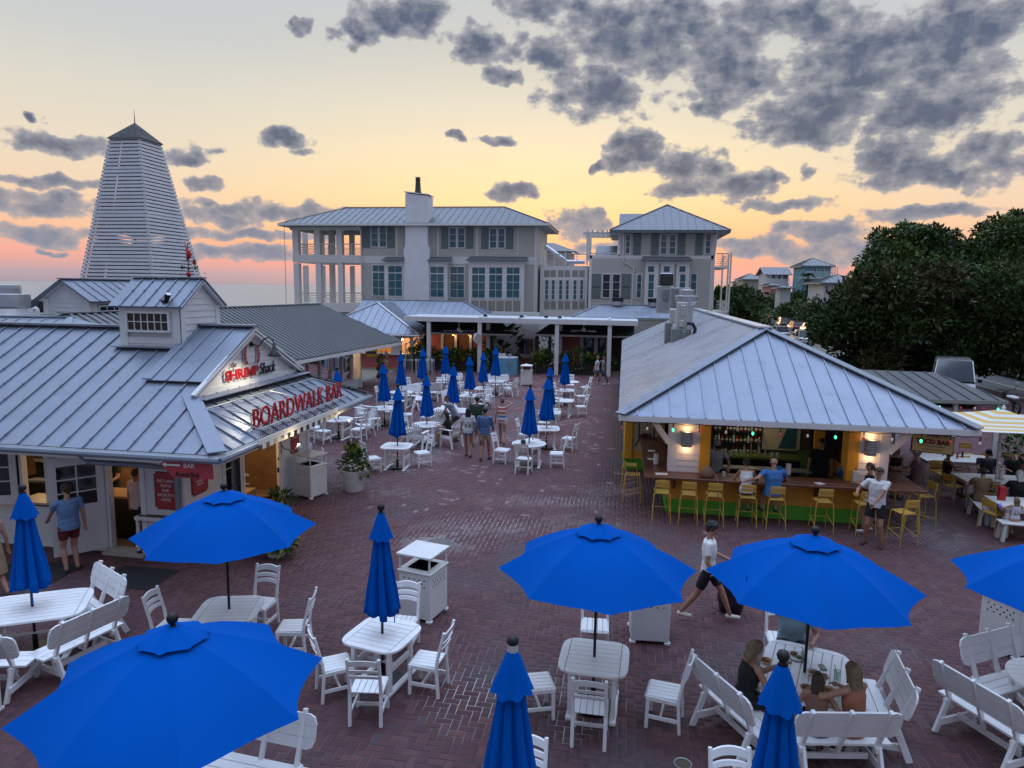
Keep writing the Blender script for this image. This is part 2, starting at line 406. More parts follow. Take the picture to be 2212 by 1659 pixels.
def corr_roof(roof, pts, eave, pitch, m, amp=0.012, name='corrugated_sheet'):
 e, s, n = plane_frame(pts, eave); o = V(pts[0]); mb = MB()
 poly = [((V(p)-o).dot(e), (V(p)-o).dot(s)) for p in pts]
 lo, hi = min(p[0] for p in poly), max(p[0] for p in poly); prev = None; k = lo+0.001; i = 0; st = (.60, .05, .26, .09)
 while k < hi:
  seg = clip2(clip2(poly, 1, 0, k-0.0005), -1, 0, -(k+0.0005))
  if len(seg) >= 3:
   y0, y1 = min(p[1] for p in seg), max(p[1] for p in seg); h = (amp if i % 4 in (2, 3) else 0.0)+0.02
   cur = (o+e*k+s*y0+n*h, o+e*k+s*y1+n*h)
   if prev:
    f = [prev[0], cur[0], cur[1], prev[1]]
    if (f[1]-f[0]).cross(f[2]-f[0]).dot(n) < 0: f = f[::-1]
    mb.poly(f)
   prev = cur
  k += pitch*st[i % 4]; i += 1
 return mb.build(name, m, roof, kind='stuff')
def cap_strip(mb, a, b, w=0.16, h=0.05, t=0.03, nrm=(0,0,1)):
 """folded ridge or hip cap along a-b"""
 mb.bar(V(a)+V(0,0,h/2), V(b)+V(0,0,h/2), w, t, nrm)
def siding(parent, o, u, n, w, z0, z1, bh, m, holes=(), clip=None, as_parts=True, name='siding_board', th=0.022):
 """lap siding boards on a wall whose lower-left corner is o, running along u, facing n"""
 o, u, n = V(o), V(u).normalized(), V(n).normalized(); allmb = MB(); z = z0
 while z < z1-0.01:
  zt = min(z+bh, z1); spans = [(0.0, w)]
  if clip:
   spans = []
   c = clip2(clip2(clip, 0, 1, z), 0, -1, -zt)
   if len(c) >= 3: spans = [(min(p[0] for p in c), max(p[0] for p in c))]
  for (hx0, hx1, hz0, hz1) in holes:
   if hz1 > z+0.02 and hz0 < zt-0.02:
    ns = []
    for (a, b) in spans:
     if hx1 <= a or hx0 >= b: ns.append((a, b)); continue
     if hx0 > a: ns.append((a, hx0))
     if hx1 < b: ns.append((hx1, b))
    spans = ns
  for (a, b) in spans:
   if b-a < 0.03: continue
   mb = MB() if as_parts else allmb
   A, B = o+u*a, o+u*b; up = V(0,0,1); g = 0.0
   if clip:
    def xs(zz):
     cc = clip2(clip2(clip, 0, 1, zz-.0005), 0, -1, -(zz+.0005)); return (min(p[0] for p in cc), max(p[0] for p in cc)) if len(cc) > 2 else (None, None)
    b0, b1 = xs(z+0.001); t0, t1 = xs(zt-0.001)
    if b0 is None: b0, b1 = a, b
    if t0 is None: t0 = t1 = (b0+b1)/2
   else: b0, b1, t0, t1 = a, b, a, b
   P0, P1, Q1, Q0 = o+u*b0+up*z, o+u*b1+up*z, o+u*t1+up*zt, o+u*t0+up*zt
   vs = [P0+n*th, P1+n*th, Q1+n*th*.35, Q0+n*th*.35, P0-n*.005, P1-n*.005, Q1-n*.005, Q0-n*.005]
   fs = [(0,1,2,3),(5,4,7,6),(4,5,1,0),(3,2,6,7),(4,0,3,7),(1,5,6,2)]
   if u.cross(up).dot(n) < 0: fs = [f[::-1] for f in fs]
   mb.add(vs, fs)
   if as_parts: mb.build(name, m, parent)
  z = zt
 if not as_parts: allmb.build(name.replace('_board', ''), m, parent, kind='stuff')
PANE_CACHE = {}
def window(parent, o, u, n, w, h, cols, rows, fm, pm, fw=0.06, mw=0.025, depth=0.05, top=None, pane_parts=True, label=None, name='window'):
 """framed window: o lower-left outer corner, panes set back; optional transom row of height top"""
 o, u, n = V(o), V(u).normalized(), V(n).normalized(); up = V(0,0,1); mb = MB()
 def b(x0, x1, z0, z1, d0, d1): mb.obox(o+u*((x0+x1)/2)+up*((z0+z1)/2)+n*((d0+d1)/2), u, n, up, (x1-x0)/2, abs(d1-d0)/2, (z1-z0)/2)
 b(0, fw, 0, h, -.02, depth); b(w-fw, w, 0, h, -.02, depth); b(fw, w-fw, 0, fw, -.02, depth+.01); b(fw, w-fw, h-fw, h, -.02, depth)
 zs = [fw+(h-2*fw)*i/rows for i in range(rows+1)]
 if top: zs = [fw+(h-fw-top)*i/(rows) for i in range(rows+1)]+[h-fw]
 xs = [fw+(w-2*fw)*i/cols for i in range(cols+1)]
 for x in xs[1:-1]: b(x-mw/2, x+mw/2, fw, h-fw, -.01, depth*.7)
 for i, z in enumerate(zs[1:-1]):
  q = mw*(2.6 if top and i == rows-1 else 1); b(fw, w-fw, z-q/2, z+q/2, -.01, depth*.66)
 fo = mb.build(name, fm, parent)
 if label: fo['label'] = label
 if not pane_parts:
  g = MB(); g.obox(o+u*(w/2)+up*(h/2)+n*.006, u, n, up, (w-2*fw)/2, .004, (h-2*fw)/2); g.build('pane', pm, fo); return fo
 for i in range(cols):
  for j in range(len(zs)-1):
   pw, ph = xs[i+1]-xs[i]-mw*.9, zs[j+1]-zs[j]-mw*.9
   key = (round(pw,3), round(ph,3), pm.name, round(u.x,2), round(u.y,2))
   if key not in PANE_CACHE:
    g = MB(); g.obox((0,0,0), u, n, up, pw/2, .004, ph/2); PANE_CACHE[key] = g.mesh('pane', pm)
   inst(PANE_CACHE[key], 'pane', fo, o+u*((xs[i]+xs[i+1])/2)+up*((zs[j]+zs[j+1])/2)+n*.008)
 return fo
def text_mesh(txt, size=1.0, ext=0.01, sx=1.0, space=1.0, bevel=0.0, shear=0.0, off=0.0, align='LEFT', line=1.0):
 cu = bpy.data.curves.new('lettering', 'FONT'); cu.body = txt; cu.size = size; cu.extrude = ext; cu.space_character = space; cu.bevel_depth = bevel; cu.shear = shear; cu.offset = off
 cu.align_x = align; cu.resolution_u = 3; cu.space_line = line
 ob = bpy.data.objects.new('lettering', cu); COL.objects.link(ob); dg = bpy.context.evaluated_depsgraph_get(); dg.update()
 me = bpy.data.meshes.new_from_object(ob.evaluated_get(dg)); bpy.data.objects.remove(ob); bpy.data.curves.remove(cu)
 n = len(me.vertices); co = np.empty(n*3, np.float32); me.vertices.foreach_get('co', co); co = co.reshape(-1, 3); co[:, 0] *= sx
 fs = [tuple(p.vertices) for p in me.polygons]; bpy.data.meshes.remove(me)
 return co, fs
def text(parent, name, txt, o, u, up, m, size, fit=None, ext=0.006, height=None, center=False, space=1.0, shear=0.0, bold=0.0, sx=1.0, **props):
 """raised lettering: o = lower-left of the text (or its centre), u reading direction, up letter direction"""
 co, fs = text_mesh(txt, size, ext, sx, space, 0.0, shear, bold, align='CENTER' if '\n' in txt else 'LEFT')
 if len(co) == 0: return None
 u, up = V(u).normalized(), V(up).normalized(); n = u.cross(up)
 lo, hi = co.min(0), co.max(0)
 k = fit/(hi[0]-lo[0]) if fit else 1.0; kz = height/(hi[1]-lo[1]) if height else k
 c0 = ((lo+hi)/2 if center else lo)
 o = V(o); mb = MB()
 mb.add([o+u*float((p[0]-c0[0])*k)+up*float((p[1]-c0[1])*kz)+n*float(p[2]+ext) for p in co], fs)
 return mb.build(name, m, parent, **props)
# ------------------------------------------------------------------ palette
WHITE = mat('white_paint', (0.70,0.70,0.69), 0.5, var=0.05, scale=2.5)
POLY = mat('white_poly_lumber', (0.80,0.80,0.80), 0.42, var=0.03, scale=6, bump=0.06, bscale=90)
BLUE = mat('blue_canvas', (0.0,0.085,0.41), 0.85, var=0.05, scale=1.5, bump=0.12, bscale=260, spec=0.04)
BLACK = mat('black_metal', (0.012,0.012,0.014), 0.4, 0.3)
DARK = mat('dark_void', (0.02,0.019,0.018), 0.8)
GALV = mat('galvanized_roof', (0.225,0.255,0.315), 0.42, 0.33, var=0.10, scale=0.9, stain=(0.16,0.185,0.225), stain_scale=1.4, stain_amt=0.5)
GALV2 = mat('weathered_corrugated_roof', (0.17,0.18,0.185), 0.5, 0.3, var=0.08, scale=0.6)
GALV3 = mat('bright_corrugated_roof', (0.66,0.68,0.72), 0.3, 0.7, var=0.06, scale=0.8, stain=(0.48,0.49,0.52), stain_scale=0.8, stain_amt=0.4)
STEEL = mat('sheet_steel', (0.45,0.46,0.47), 0.4, 0.7, var=0.08, scale=2)
WSIDE = mat('white_siding', (0.66,0.66,0.66), 0.55, var=0.04, scale=2.0)
RED = mat('sign_red', (0.42,0.012,0.02), 0.35)
SIGNRED = mat('sign_coral_red', (0.38,0.035,0.045), 0.5, var=0.05)
TEXTW = mat('sign_white', (0.75,0.75,0.72), 0.6)
TEXTK = mat('sign_black', (0.015,0.015,0.018), 0.5)
GLASSD = mat('dark_window_glass', (0.012,0.02,0.026), 0.06, spec=0.8)
GLASSB = mat('sky_tinted_glass', (0.018,0.11,0.145), 0.05, spec=0.9)  # teal base colour stands in for the sky reflected in the panes
WOODT = mat('counter_wood', (0.13,0.045,0.024), 0.42, var=0.35, scale=3.0, coat=0.2)
YEL = mat('yellow_paint', (0.72,0.33,0.02), 0.5, var=0.05, scale=2)
YELM = mat('yellow_metal', (0.56,0.34,0.06), 0.4, 0.1, var=0.05)
GREEN = mat('green_paint', (0.10,0.40,0.03), 0.5, var=0.06)
PINK = mat('pink_siding', (0.46,0.12,0.11), 0.6, var=0.05)
# ------------------------------------------------------------------ land, sea
def ring_sheet(name, pts, z, m, kind='structure'):
 mb = MB(); mb.poly([(x, y, z) for x, y in pts]); return mb.build(name, m, None, kind=kind)
SAND = mat('sandy_ground', (0.16,0.145,0.115), 0.9, var=0.25, scale=0.15, stain=(0.05,0.07,0.03), stain_scale=0.05, stain_amt=0.8)
mb = MB()
GX = [-44, -40, -30, 30, 400, 9000]
mb.add([(-60,-60,-7.6),(-60,9000,-7.6),(-44,-60,-0.6),(-44,9000,-0.6),(-38,-60,-0.03),(-38,9000,-0.03),(9000,-60,-0.03),(9000,9000,-0.03)],
  [(0,2,3,1),(2,4,5,3),(4,6,7,5)])
mb.build('ground', SAND, None, kind='structure')
SEA = mat('sea_water', (0.20,0.21,0.215), 0.3, spec=1.0)
nt = SEA.node_tree; g = nt.nodes.new('ShaderNodeNewGeometry'); mp = nt.nodes.new('ShaderNodeMapping'); mp.inputs['Scale'].default_value = (0.22, 0.10, 1)
nt.links.new(g.outputs['Position'], mp.inputs[0]); n_ = nt.nodes.new('ShaderNodeTexNoise'); nt.links.new(mp.outputs[0], n_.inputs['Vector']); n_.inputs['Detail'].default_value = 6; n_.inputs['Scale'].default_value = 1.0; n_.inputs['Roughness'].default_value = 0.65
bp = nt.nodes.new('ShaderNodeBump'); bp.inputs['Strength'].default_value = 0.6; bp.inputs['Distance'].default_value = 0.8; nt.links.new(n_.outputs[0], bp.inputs['Height']); nt.links.new(bp.outputs[0], nt.nodes['Principled BSDF'].inputs['Normal'])
mb = MB(); mb.poly([(-20000,-400,-7.5),(-52,-400,-7.5),(-52,24000,-7.5),(-20000,24000,-7.5)]); mb.build('sea', SEA, None, kind='structure')
# road along the far side, behind the taco bar
ASPH = mat('asphalt', (0.085,0.085,0.09), 0.85, var=0.12, scale=0.4, bump=0.1, bscale=60)
RA, RB = at(1690, 706, 0), at(2212, 905, 0)
road_d = (at(1745.7, 714.6, 0)-at(1665, 694, 0)); road_d.z = 0; road_d.normalize()
ROADN = V(road_d.y, -road_d.x, 0)
rc = at(1745.7, 714.6, 0)
def road_pt(along, across, z=0.0): return rc + road_d*along + ROADN*across + V(0,0,z)
# ------------------------------------------------------------------ plaza paving: herringbone clay pavers
MORT = mat('paver_sand_joint', (0.10,0.085,0.09), 0.95, var=0.4, scale=1.1, stain=(0.30,0.28,0.28), stain_scale=0.55, stain_amt=0.5)
BRK = mat('clay_paver', (0.1,0.05,0.05), 0.72, attr='tint', var=0.10, scale=9, bump=0.25, bscale=120, spec=0.4)
# pale bloom washed into the joints round the drain and in a few worn spots
_nt = MORT.node_tree; _g = N('ShaderNodeNewGeometry'); _o = _nt.nodes['Principled BSDF'].inputs['Base Color']; _src = _o.links[0].from_socket
_nz = N('ShaderNodeTexNoise'); _nz.inputs['Scale'].default_value = 2.2; _nz.inputs['Detail'].default_value = 4; LK(_g.outputs['Position'], _nz.inputs['Vector'])
for (qx, qy, rx, ry) in ((960,1165,130,30),(1060,1130,170,24),(1230,1082,130,12),(880,1010,90,30),(1960,1130,120,50),(1260,1490,90,80),(1010,1500,110,70),(1240,1560,50,50)):
 c0 = at(qx, qy, 0); ax = abs(at(qx+rx, qy, 0).x-c0.x); ay = abs(at(qx, qy-ry, 0).y-c0.y); m_ = N('ShaderNodeVectorMath', operation='MULTIPLY_ADD'); LK(_g.outputs['Position'], m_.inputs[0]); m_.inputs[1].default_value = (1/ax,1/ay,0); m_.inputs[2].default_value = (-c0.x/ax,-c0.y/ay,0)
 l_ = N('ShaderNodeVectorMath', operation='LENGTH'); LK(m_.outputs[0], l_.inputs[0]); _src = MIX(M('MULTIPLY', M('SUBTRACT', M('ADD', 0.75, M('MULTIPLY', _nz.outputs[0], .9)), l_.outputs['Value'], clamp=True), .8), _src, (0.62,0.60,0.58))
LK(_src, _o)
mb = MB(); mb.box(-15.6, 26, 2.5, 47.3, -0.1, -0.006)
plaza = mb.build('plaza_paving', MORT, None, kind='structure')
def build_bricks():
 Wd = 0.115; rng = np.random.default_rng(3)
 i0, i1, j0, j1 = int(-15.4/Wd), int(25.8/Wd), int(2.7/Wd), int(47.2/Wd)
 I, J = np.meshgrid(np.arange(i0, i1), np.arange(j0, j1), indexing='ij'); d = (I-J) % 4
 hs = np.stack([I[d == 0], J[d == 0]], 1); vsn = np.stack([I[d == 3], J[d == 3]], 1)
 allb = np.concatenate([np.c_[hs, np.zeros(len(hs))], np.c_[vsn, np.ones(len(vsn))]])
 cx = (allb[:, 0]+np.where(allb[:, 2] == 0, 1.0, 0.5))*Wd; cy = (allb[:, 1]+np.where(allb[:, 2] == 0, 0.5, 1.0))*Wd
 # keep what the frame (with a margin) can see, and not what stands under buildings
 R_, U_, F_ = [np.array(v) for v in (_r, _u, _fw)]
 rel = np.c_[cx, cy, np.full(len(cx), -EYE)]; w = rel @ F_; px = CXP+FPX*(rel @ R_)/w; py = CYP-FPX*(rel @ U_)/w
 keep = (w > 1) & (px > -420) & (px < 2650) & (py < 1990) & ~((cx < -9.1) & (cy > 12.9) & (cy < 18.5)) & ~((cx > 1.6) & (cx < 6.6) & (cy > 18.2) & (cy < 40))
 allb, cx, cy, px, py = allb[keep], cx[keep], cy[keep], px[keep], py[keep]
 n = len(cx); hx = np.where(allb[:, 2] == 0, 0.1122, 0.0547); hy = np.where(allb[:, 2] == 0, 0.0547, 0.1122)
 # colour of each paver: kiln variation, patches of relaid greyer pavers, pale bloom and dark spills with a shape of their own
 pal = np.array([lin(c) for c in ((101,63,66),(96,60,65),(104,66,69),(93,60,65),(101,66,67),(98,62,68),(108,70,71))])
 col = pal[rng.integers(0, len(pal), n)]*rng.uniform(0.68, 0.86, (n, 1))
 def fbm(x, y, f, s):
  out = np.zeros_like(x); a = 1.0
  for o in range(4):
   out += a*np.sin(x*f*1.7+s+1.3*np.sin(y*f*1.1+s*2+o))*np.sin(y*f*1.4+s*1.7+1.7*np.sin(x*f*.9+o*2.1)); f *= 2.03; a *= .55
  return out
 grey = np.clip(fbm(cx, cy, .55, 1.0)*.9-.15, 0, 1)[:, None]; col = col*(1-.6*grey)+np.array(lin((84,76,83)))*.6*grey
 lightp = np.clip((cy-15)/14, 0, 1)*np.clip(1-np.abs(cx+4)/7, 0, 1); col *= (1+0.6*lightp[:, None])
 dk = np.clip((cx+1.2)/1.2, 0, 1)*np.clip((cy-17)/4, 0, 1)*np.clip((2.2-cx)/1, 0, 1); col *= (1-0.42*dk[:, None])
 rel2 = (rng.random(n) < np.clip(lightp*.3*(fbm(cx,cy,.8,4.)>.1), 0, .5)); col[rel2] = np.array(lin((138,108,108)))*rng.uniform(.8, 1.2, (rel2.sum(), 1))
 for (qx, qy, rx, ry, amt) in ((945,1172,85,22,.9),(1010,1140,190,16,.5),(1240,1130,120,20,.35),(870,1018,45,12,.5),(930,985,60,30,.5),(1340,1060,120,14,.45),(1960,1130,110,45,.45),
   (1180,1085,200,16,.35),(1250,1500,90,70,.25),(1640,1180,60,30,.25),(40,1560,60,30,.4),(830,1060,200,22,.3),(700,1000,120,30,.25)):
  c0 = at(qx, qy, 0); ax = abs(at(qx+rx, qy, 0).x-c0.x); ay = abs(at(qx, qy-ry, 0).y-c0.y)
  f = np.clip(1.1-np.sqrt(((cx-c0.x)/ax)**2+((cy-c0.y)/ay)**2)+fbm(cx, cy, 2.2, qx)*.35, 0, 1)*amt*.7*rng.uniform(.1, 1.0, n)
  col = col*(1-f[:, None])+np.array((.38,.34,.33))*f[:, None]
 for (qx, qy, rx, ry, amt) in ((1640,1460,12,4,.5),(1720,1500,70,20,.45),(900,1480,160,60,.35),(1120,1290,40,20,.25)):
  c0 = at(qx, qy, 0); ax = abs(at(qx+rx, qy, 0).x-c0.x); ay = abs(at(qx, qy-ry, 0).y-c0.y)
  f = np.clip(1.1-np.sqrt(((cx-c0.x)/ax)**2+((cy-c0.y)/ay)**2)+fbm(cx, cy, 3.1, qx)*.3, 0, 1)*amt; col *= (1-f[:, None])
 z1 = rng.uniform(-0.0012, 0.0012, n); tl = rng.uniform(-.0012, .0012, (n, 2)); ch = 0.006
 # the 300 largest in the picture become objects
 vis = (px > 0) & (px < 2212) & (py > 1300) & (py < 1659)
 for (a, b_, c, d_) in ((0,690,1290,1659),(1000,1200,1350,1659),(1590,1780,1380,1659),(1180,1400,1290,1660),(700,1000,1290,1440),(1480,1960,1330,1659)): vis &= ~((px > a) & (px < b_) & (py > c) & (py < d_))
 order = np.argsort(np.where(vis, cx**2+cy**2, 1e9))[:298]; isp = np.zeros(n, bool); isp[order] = True
 def verts(idx, local=False):
  X, Y = (0*cx[idx], 0*cy[idx]) if local else (cx[idx], cy[idx]); out = []
  for (sxx, syy) in ((-1,-1),(1,-1),(1,1),(-1,1)): out.append(np.c_[X+sxx*hx[idx], Y+syy*hy[idx], np.full(len(idx), -0.012)])
  for (sxx, syy) in ((-1,-1),(1,-1),(1,1),(-1,1)): out.append(np.c_[X+sxx*(hx[idx]-ch), Y+syy*(hy[idx]-ch), z1[idx]+tl[idx, 0]*sxx+tl[idx, 1]*syy])
  return np.stack(out, 1)
 F = np.array([(4,5,6,7),(0,1,5,4),(1,2,6,5),(2,3,7,6),(3,0,4,7)])
 rest = np.where(~isp)[0]; vv = verts(rest).reshape(-1, 3); m = len(rest)
 ff = (F[None]+8*np.arange(m)[:, None, None]).reshape(-1, 4)
 me = bpy.data.meshes.new('paver_field'); me.vertices.add(len(vv)); me.vertices.foreach_set('co', vv.astype(np.float32).ravel())
 me.loops.add(ff.size); me.loops.foreach_set('vertex_index', ff.astype(np.int32).ravel())
 me.polygons.add(len(ff)); me.polygons.foreach_set('loop_start', np.arange(0, ff.size, 4, dtype=np.int32)); me.update(calc_edges=True)
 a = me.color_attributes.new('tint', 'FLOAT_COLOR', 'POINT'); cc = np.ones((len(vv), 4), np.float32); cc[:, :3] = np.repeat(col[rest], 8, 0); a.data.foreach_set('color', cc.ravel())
 me.materials.append(BRK); o = bpy.data.objects.new('brick_field', me); COL.objects.link(o); o.parent = plaza; o['kind'] = 'stuff'
 proto = {}
 for k, i in enumerate(order):
  key = (int(allb[i, 2]), k % 24) if k >= 48 else (int(allb[i, 2]), k % 24)
  if key not in proto:
   v8 = verts(np.array([i]), True)[0]; mm = bpy.data.meshes.new('brick'); mm.from_pydata([tuple(p) for p in v8], [], [tuple(f) for f in F])
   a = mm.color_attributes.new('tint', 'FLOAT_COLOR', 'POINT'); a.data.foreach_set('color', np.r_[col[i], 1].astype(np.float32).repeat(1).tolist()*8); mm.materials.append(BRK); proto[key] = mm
  b = bpy.data.objects.new('brick', proto[key]); COL.objects.link(b); b.parent = plaza; b.location = (cx[i], cy[i], 0)
 return n
NBRICK = build_bricks()
# drains and covers
def grate(px, py, r, label, solid=False):
 c = at(px, py, 0); t = thing('drain_cover' if solid else 'drain_grate', label, 'drain', (c.x, c.y, 0))
 mb = MB(); mb.lathe([(r*.86,-.01),(r*.86,.004),(r*.9,.01),(r,.01),(r,-.01)], 28, c); mb.build('rim', STEEL if solid else mat('cast_iron', (0.16,0.155,0.15), .6, .3), t)
 mb = MB(); mb.lathe([(r*.86,-.01),(r*.86,-.004)], 28, c); mb.build('pit', BLACK, t)
 if solid:
  mb = MB(); mb.lathe([(r*.8,-.004),(r*.8,.006),(r*.6,.006),(r*.6,.003),(r*.35,.003),(r*.35,.006),(.001,.006)], 28, c); mb.build('lid', mat('bronze_lid', (0.13,0.11,0.07), .5, .5), t)
 else:
  for k in range(-6, 7):
   x = k*r*.13; h = sqrt(max(0, (r*.86)**2-x*x)); mb = MB(); mb.box(c.x+x-.014, c.x+x+.014, c.y-h, c.y+h, -.004, .006); mb.build('bar', MATS['cast_iron'], t)
grate(948, 1176, 0.36, 'round iron drain grate in the pale stained pavers behind the bin')
grate(1475, 1650, 0.11, 'small round bronze cover set in the pavers', True)
grate(868, 1019, 0.20, 'dark drain lid beside the small square table', True)
# road surface with lane lines and kerb
mb = MB(); mb.poly([road_pt(-260,-10.5,.0),road_pt(-260,3.2,.0),road_pt(260,3.2,.0),road_pt(260,-10.5,.0)][::1])
road = mb.build('road', ASPH, None, kind='structure')
mb = MB()
for k in range(-40, 30): mb.poly([road_pt(k*6,-4.1,.006),road_pt(k*6,-3.98,.006),road_pt(k*6+5.98,-3.98,.006),road_pt(k*6+5.98,-4.1,.006)])
mb.poly([road_pt(-250,1.0,.006),road_pt(-250,1.1,.006),road_pt(250,1.1,.006),road_pt(250,1.0,.006)])
mb.build('lane_marking', mat('road_paint', (.55,.52,.42), .7), road)
mb = MB(); mb.bar(road_pt(-260,3.3,.06), road_pt(260,3.3,.06), .18, .14); mb.bar(road_pt(-260,-10.6,.06), road_pt(260,-10.6,.06), .18, .14); mb.build('kerb', mat('kerb_concrete', (.32,.31,.3), .85), None, kind='structure')
# ------------------------------------------------------------------ shrimp shack
INT_W = mat('warm_pine_interior', (0.27,0.15,0.07), 0.6, var=0.2, scale=3)
WARM = (1.0, 0.62, 0.30)
def lamp(name, loc, power, col=WARM, size=0.08, typ='POINT', parent=None, rot=None, spot=None):
 d = bpy.data.lights.new(name, typ); d.energy = power; d.color = col
 if typ in ('POINT', 'SPOT'): d.shadow_soft_size = size
 if typ == 'AREA': d.shape = 'RECTANGLE'; d.size, d.size_y = size if isinstance(size, tuple) else (size, size)
 if spot: d.spot_size = spot; d.spot_blend = 0.6
 o = bpy.data.objects.new(name, d); COL.objects.link(o); o.location = loc
 if rot: o.rotation_euler = rot
 if parent: o.parent = parent; o.location = V(loc)-root_loc(parent)
 return o
BULB = mat('warm_bulb_glow', (1.0,0.8,0.5), 0.3, emit=(1.0,0.62,0.28), estr=14)
EZ, EXX, EY0, EY1, RY, SL = 2.6, -7.3, 11.49, 19.2, 15.345, 0.53
RZ = EZ+SL*(RY-EY0); GX_ = -8.8; GB = EZ+SL*1.5; XW = -27.0
shack = thing('restaurant_building', 'white clapboard seafood shack with grey metal roof and red lettering', 'building', (-9, 12.8, 0))
def build_shack():
 t = shack
 roof = MB(); roof.add([(XW,EY0+.1,EZ-.02),(EXX-.1,EY0+.1,EZ-.02),(EXX-.1,EY1-.1,EZ-.02),(XW,EY1-.1,EZ-.02),(XW,RY,RZ-.04),(GX_,RY,RZ-.04),(GX_,EY0+1.5,GB-.04),(GX_,EY1-1.5,GB-.04)],
  [(0,1,6,5,4),(3,4,5,7,2),(1,2,7,6),(0,3,2,1),(0,4,3),(6,7,5)])
 roof = roof.build('roof', GALV, t)
 seam_roof(roof, [(XW,EY0,EZ),(EXX,EY0,EZ),(GX_,EY0+1.5,GB),(GX_,RY,RZ),(XW,RY,RZ)], (1,0,0), .47, GALV, .035, screws=.55)
 seam_roof(roof, [(EXX,EY0,EZ),(EXX,EY1,EZ),(GX_,EY1-1.5,GB),(GX_,EY0+1.5,GB)], (0,1,0), .46, GALV, .035, screws=.6)
 seam_roof(roof, [(XW,EY1,EZ),(EXX,EY1,EZ),(GX_,EY1-1.5,GB),(GX_,RY,RZ),(XW,RY,RZ)], (1,0,0), .47, GALV, .035, as_parts=False)
 # the raised gable section next to the cupola
 for sg in (-1, 1):
  y0, z0 = RY+sg*2.0, RZ-SL*2.0+.09
  P = [(-10.05,y0,z0),(-8.62,y0,z0),(-8.62,RY,RZ+.09),(-10.05,RY,RZ+.09)]
  if sg < 0: seam_roof(roof, P, (1,0,0), .47, GALV, .03)
  else: MB().slab(P, .03).build('roof_panel', GALV, roof)
 mb = MB(); mb.bar((XW,RY,RZ+.05),(-11.6,RY,RZ+.05),.34,.05); mb.bar((-10.1,RY,RZ+.13),(-8.6,RY,RZ+.13),.3,.04)
 for sg in (-1, 1):
  mb.bar((EXX-.02,RY-sg*(RY-EY0)+.02*sg,EZ+.06),(GX_,RY-sg*(RY-EY0-1.5),GB+.07),.34,.03)
  mb.bar((-10.05,RY-sg*2.0,RZ-SL*2.0+.12),(-10.05,RY,RZ+.12),.22,.03,(0,0,1))
 mb.build('ridge_cap', GALV, roof)
 # fascia, gutter, soffit, downspouts
 mb = MB(); mb.box(XW,EXX+.01,EY0-.03,EY0+.02,EZ-.19,EZ-.01); mb.box(EXX-.02,EXX+.03,EY0+.02,EY1,EZ-.19,EZ-.01); mb.build('fascia', WHITE, t)
 mb = MB(); mb.poly([(XW,EY0,EZ-.2),(XW,EY1,EZ-.2),(EXX,EY1,EZ-.2),(EXX,EY0,EZ-.2)]); mb.build('soffit', WHITE, t)
 mb = MB()
 for (a, b) in (((XW,EY0-.09,EZ-.07),(EXX+.1,EY0-.09,EZ-.07)),((EXX+.09,EY0-.09,EZ-.07),(EXX+.09,EY1,EZ-.07))): mb.tube([a, b], .062, 8)
 mb.build('gutter', GALV, t)
 mb = MB(); mb.tube([(-10.1,EY0-.05,EZ-.12),(-10.1,EY0+.15,EZ-.3),(-9.35,12.3,2.1),(-9.0,12.68,1.95),(-9.0,12.68,.05)], .055, 8); mb.split('downspout', GALV, t)
 # gable face with siding and rake boards
 mb = MB(); mb.poly([(GX_+.01,EY0+1.55,GB),(GX_+.01,EY1-1.55,GB),(GX_+.01,RY,RZ)]); mb.build('gable_wall', WSIDE, t)
 h = RZ-GB-.05; w2 = RY-EY0-1.6
 siding(t, (GX_+.02,RY-w2,GB+.02), (0,1,0), (1,0,0), 2*w2, 0, h, .155, WSIDE, clip=[(0,0),(2*w2,0),(w2,h)], name='siding_board')
 mb = MB()
 for sg in (-1, 1): mb.bar((GX_+.08,RY+sg*(w2+.1),GB+.02),(GX_+.08,RY,RZ-.05),.04,.2,(1,0,0)); mb.bar((GX_+.14,RY+sg*(w2+.22),GB+.06),(GX_+.14,RY,RZ+.04),.05,.10,(1,0,0))
 mb.bar((GX_+.06,RY-w2,GB+.05),(GX_+.06,RY+w2,GB+.05),.04,.12); mb.split('rake_trim', WHITE, t)
 mb = MB(); mb.bar((GX_+.2,EY0+1.4,GB-.02),(GX_+.2,EY1-1.4,GB-.02),.42,.02); mb.build('flashing', GALV, t)
 # walls
 SW, EW, NW = 12.8, -8.95, 18.6
 def X(px, py=1000): return atY(px, py, SW).x
 def Yy(px, py=1000): return atX(px, py, EW).y
 h = [(X(a)-XW, X(b)-XW, c, d) for a, b, c, d in ((44,103,1.0,2.2),(228,307,-.1,2.25),(-60,38,1.0,2.2))]
 siding(t, (XW,SW,0), (1,0,0), (0,-1,0), EW-XW, 0, 2.4, .15, WSIDE, holes=h)
 ya, yb, yc, yd = Yy(522), Yy(566), Yy(485), Yy(500)
 hE = [(ya-SW, 17.0-SW, -.1, 2.15), (Yy(478,960)-SW, Yy(500,960)-SW, .9, 2.1)]
 siding(t, (EW,SW,0), (0,1,0), (1,0,0), NW-SW, 0, 2.4, .15, WSIDE, holes=hE)
 siding(t, (EW,NW,0), (-1,0,0), (0,1,0), 6, 0, 2.4, .15, WSIDE, as_parts=False)
 mb = MB(); mb.box(EW-.08,EW+.05,SW-.05,SW+.1,0,2.4); mb.box(EW-.08,EW+.05,NW-.1,NW+.05,0,2.4)
 for (a, b, c, d) in h:
  for xx in (a+XW, b+XW): mb.box(xx-.06,xx+.06,SW-.045,SW+.1,max(c,0),d)
  mb.box(a+XW-.06,b+XW+.06,SW-.05,SW+.1,d,d+.1)
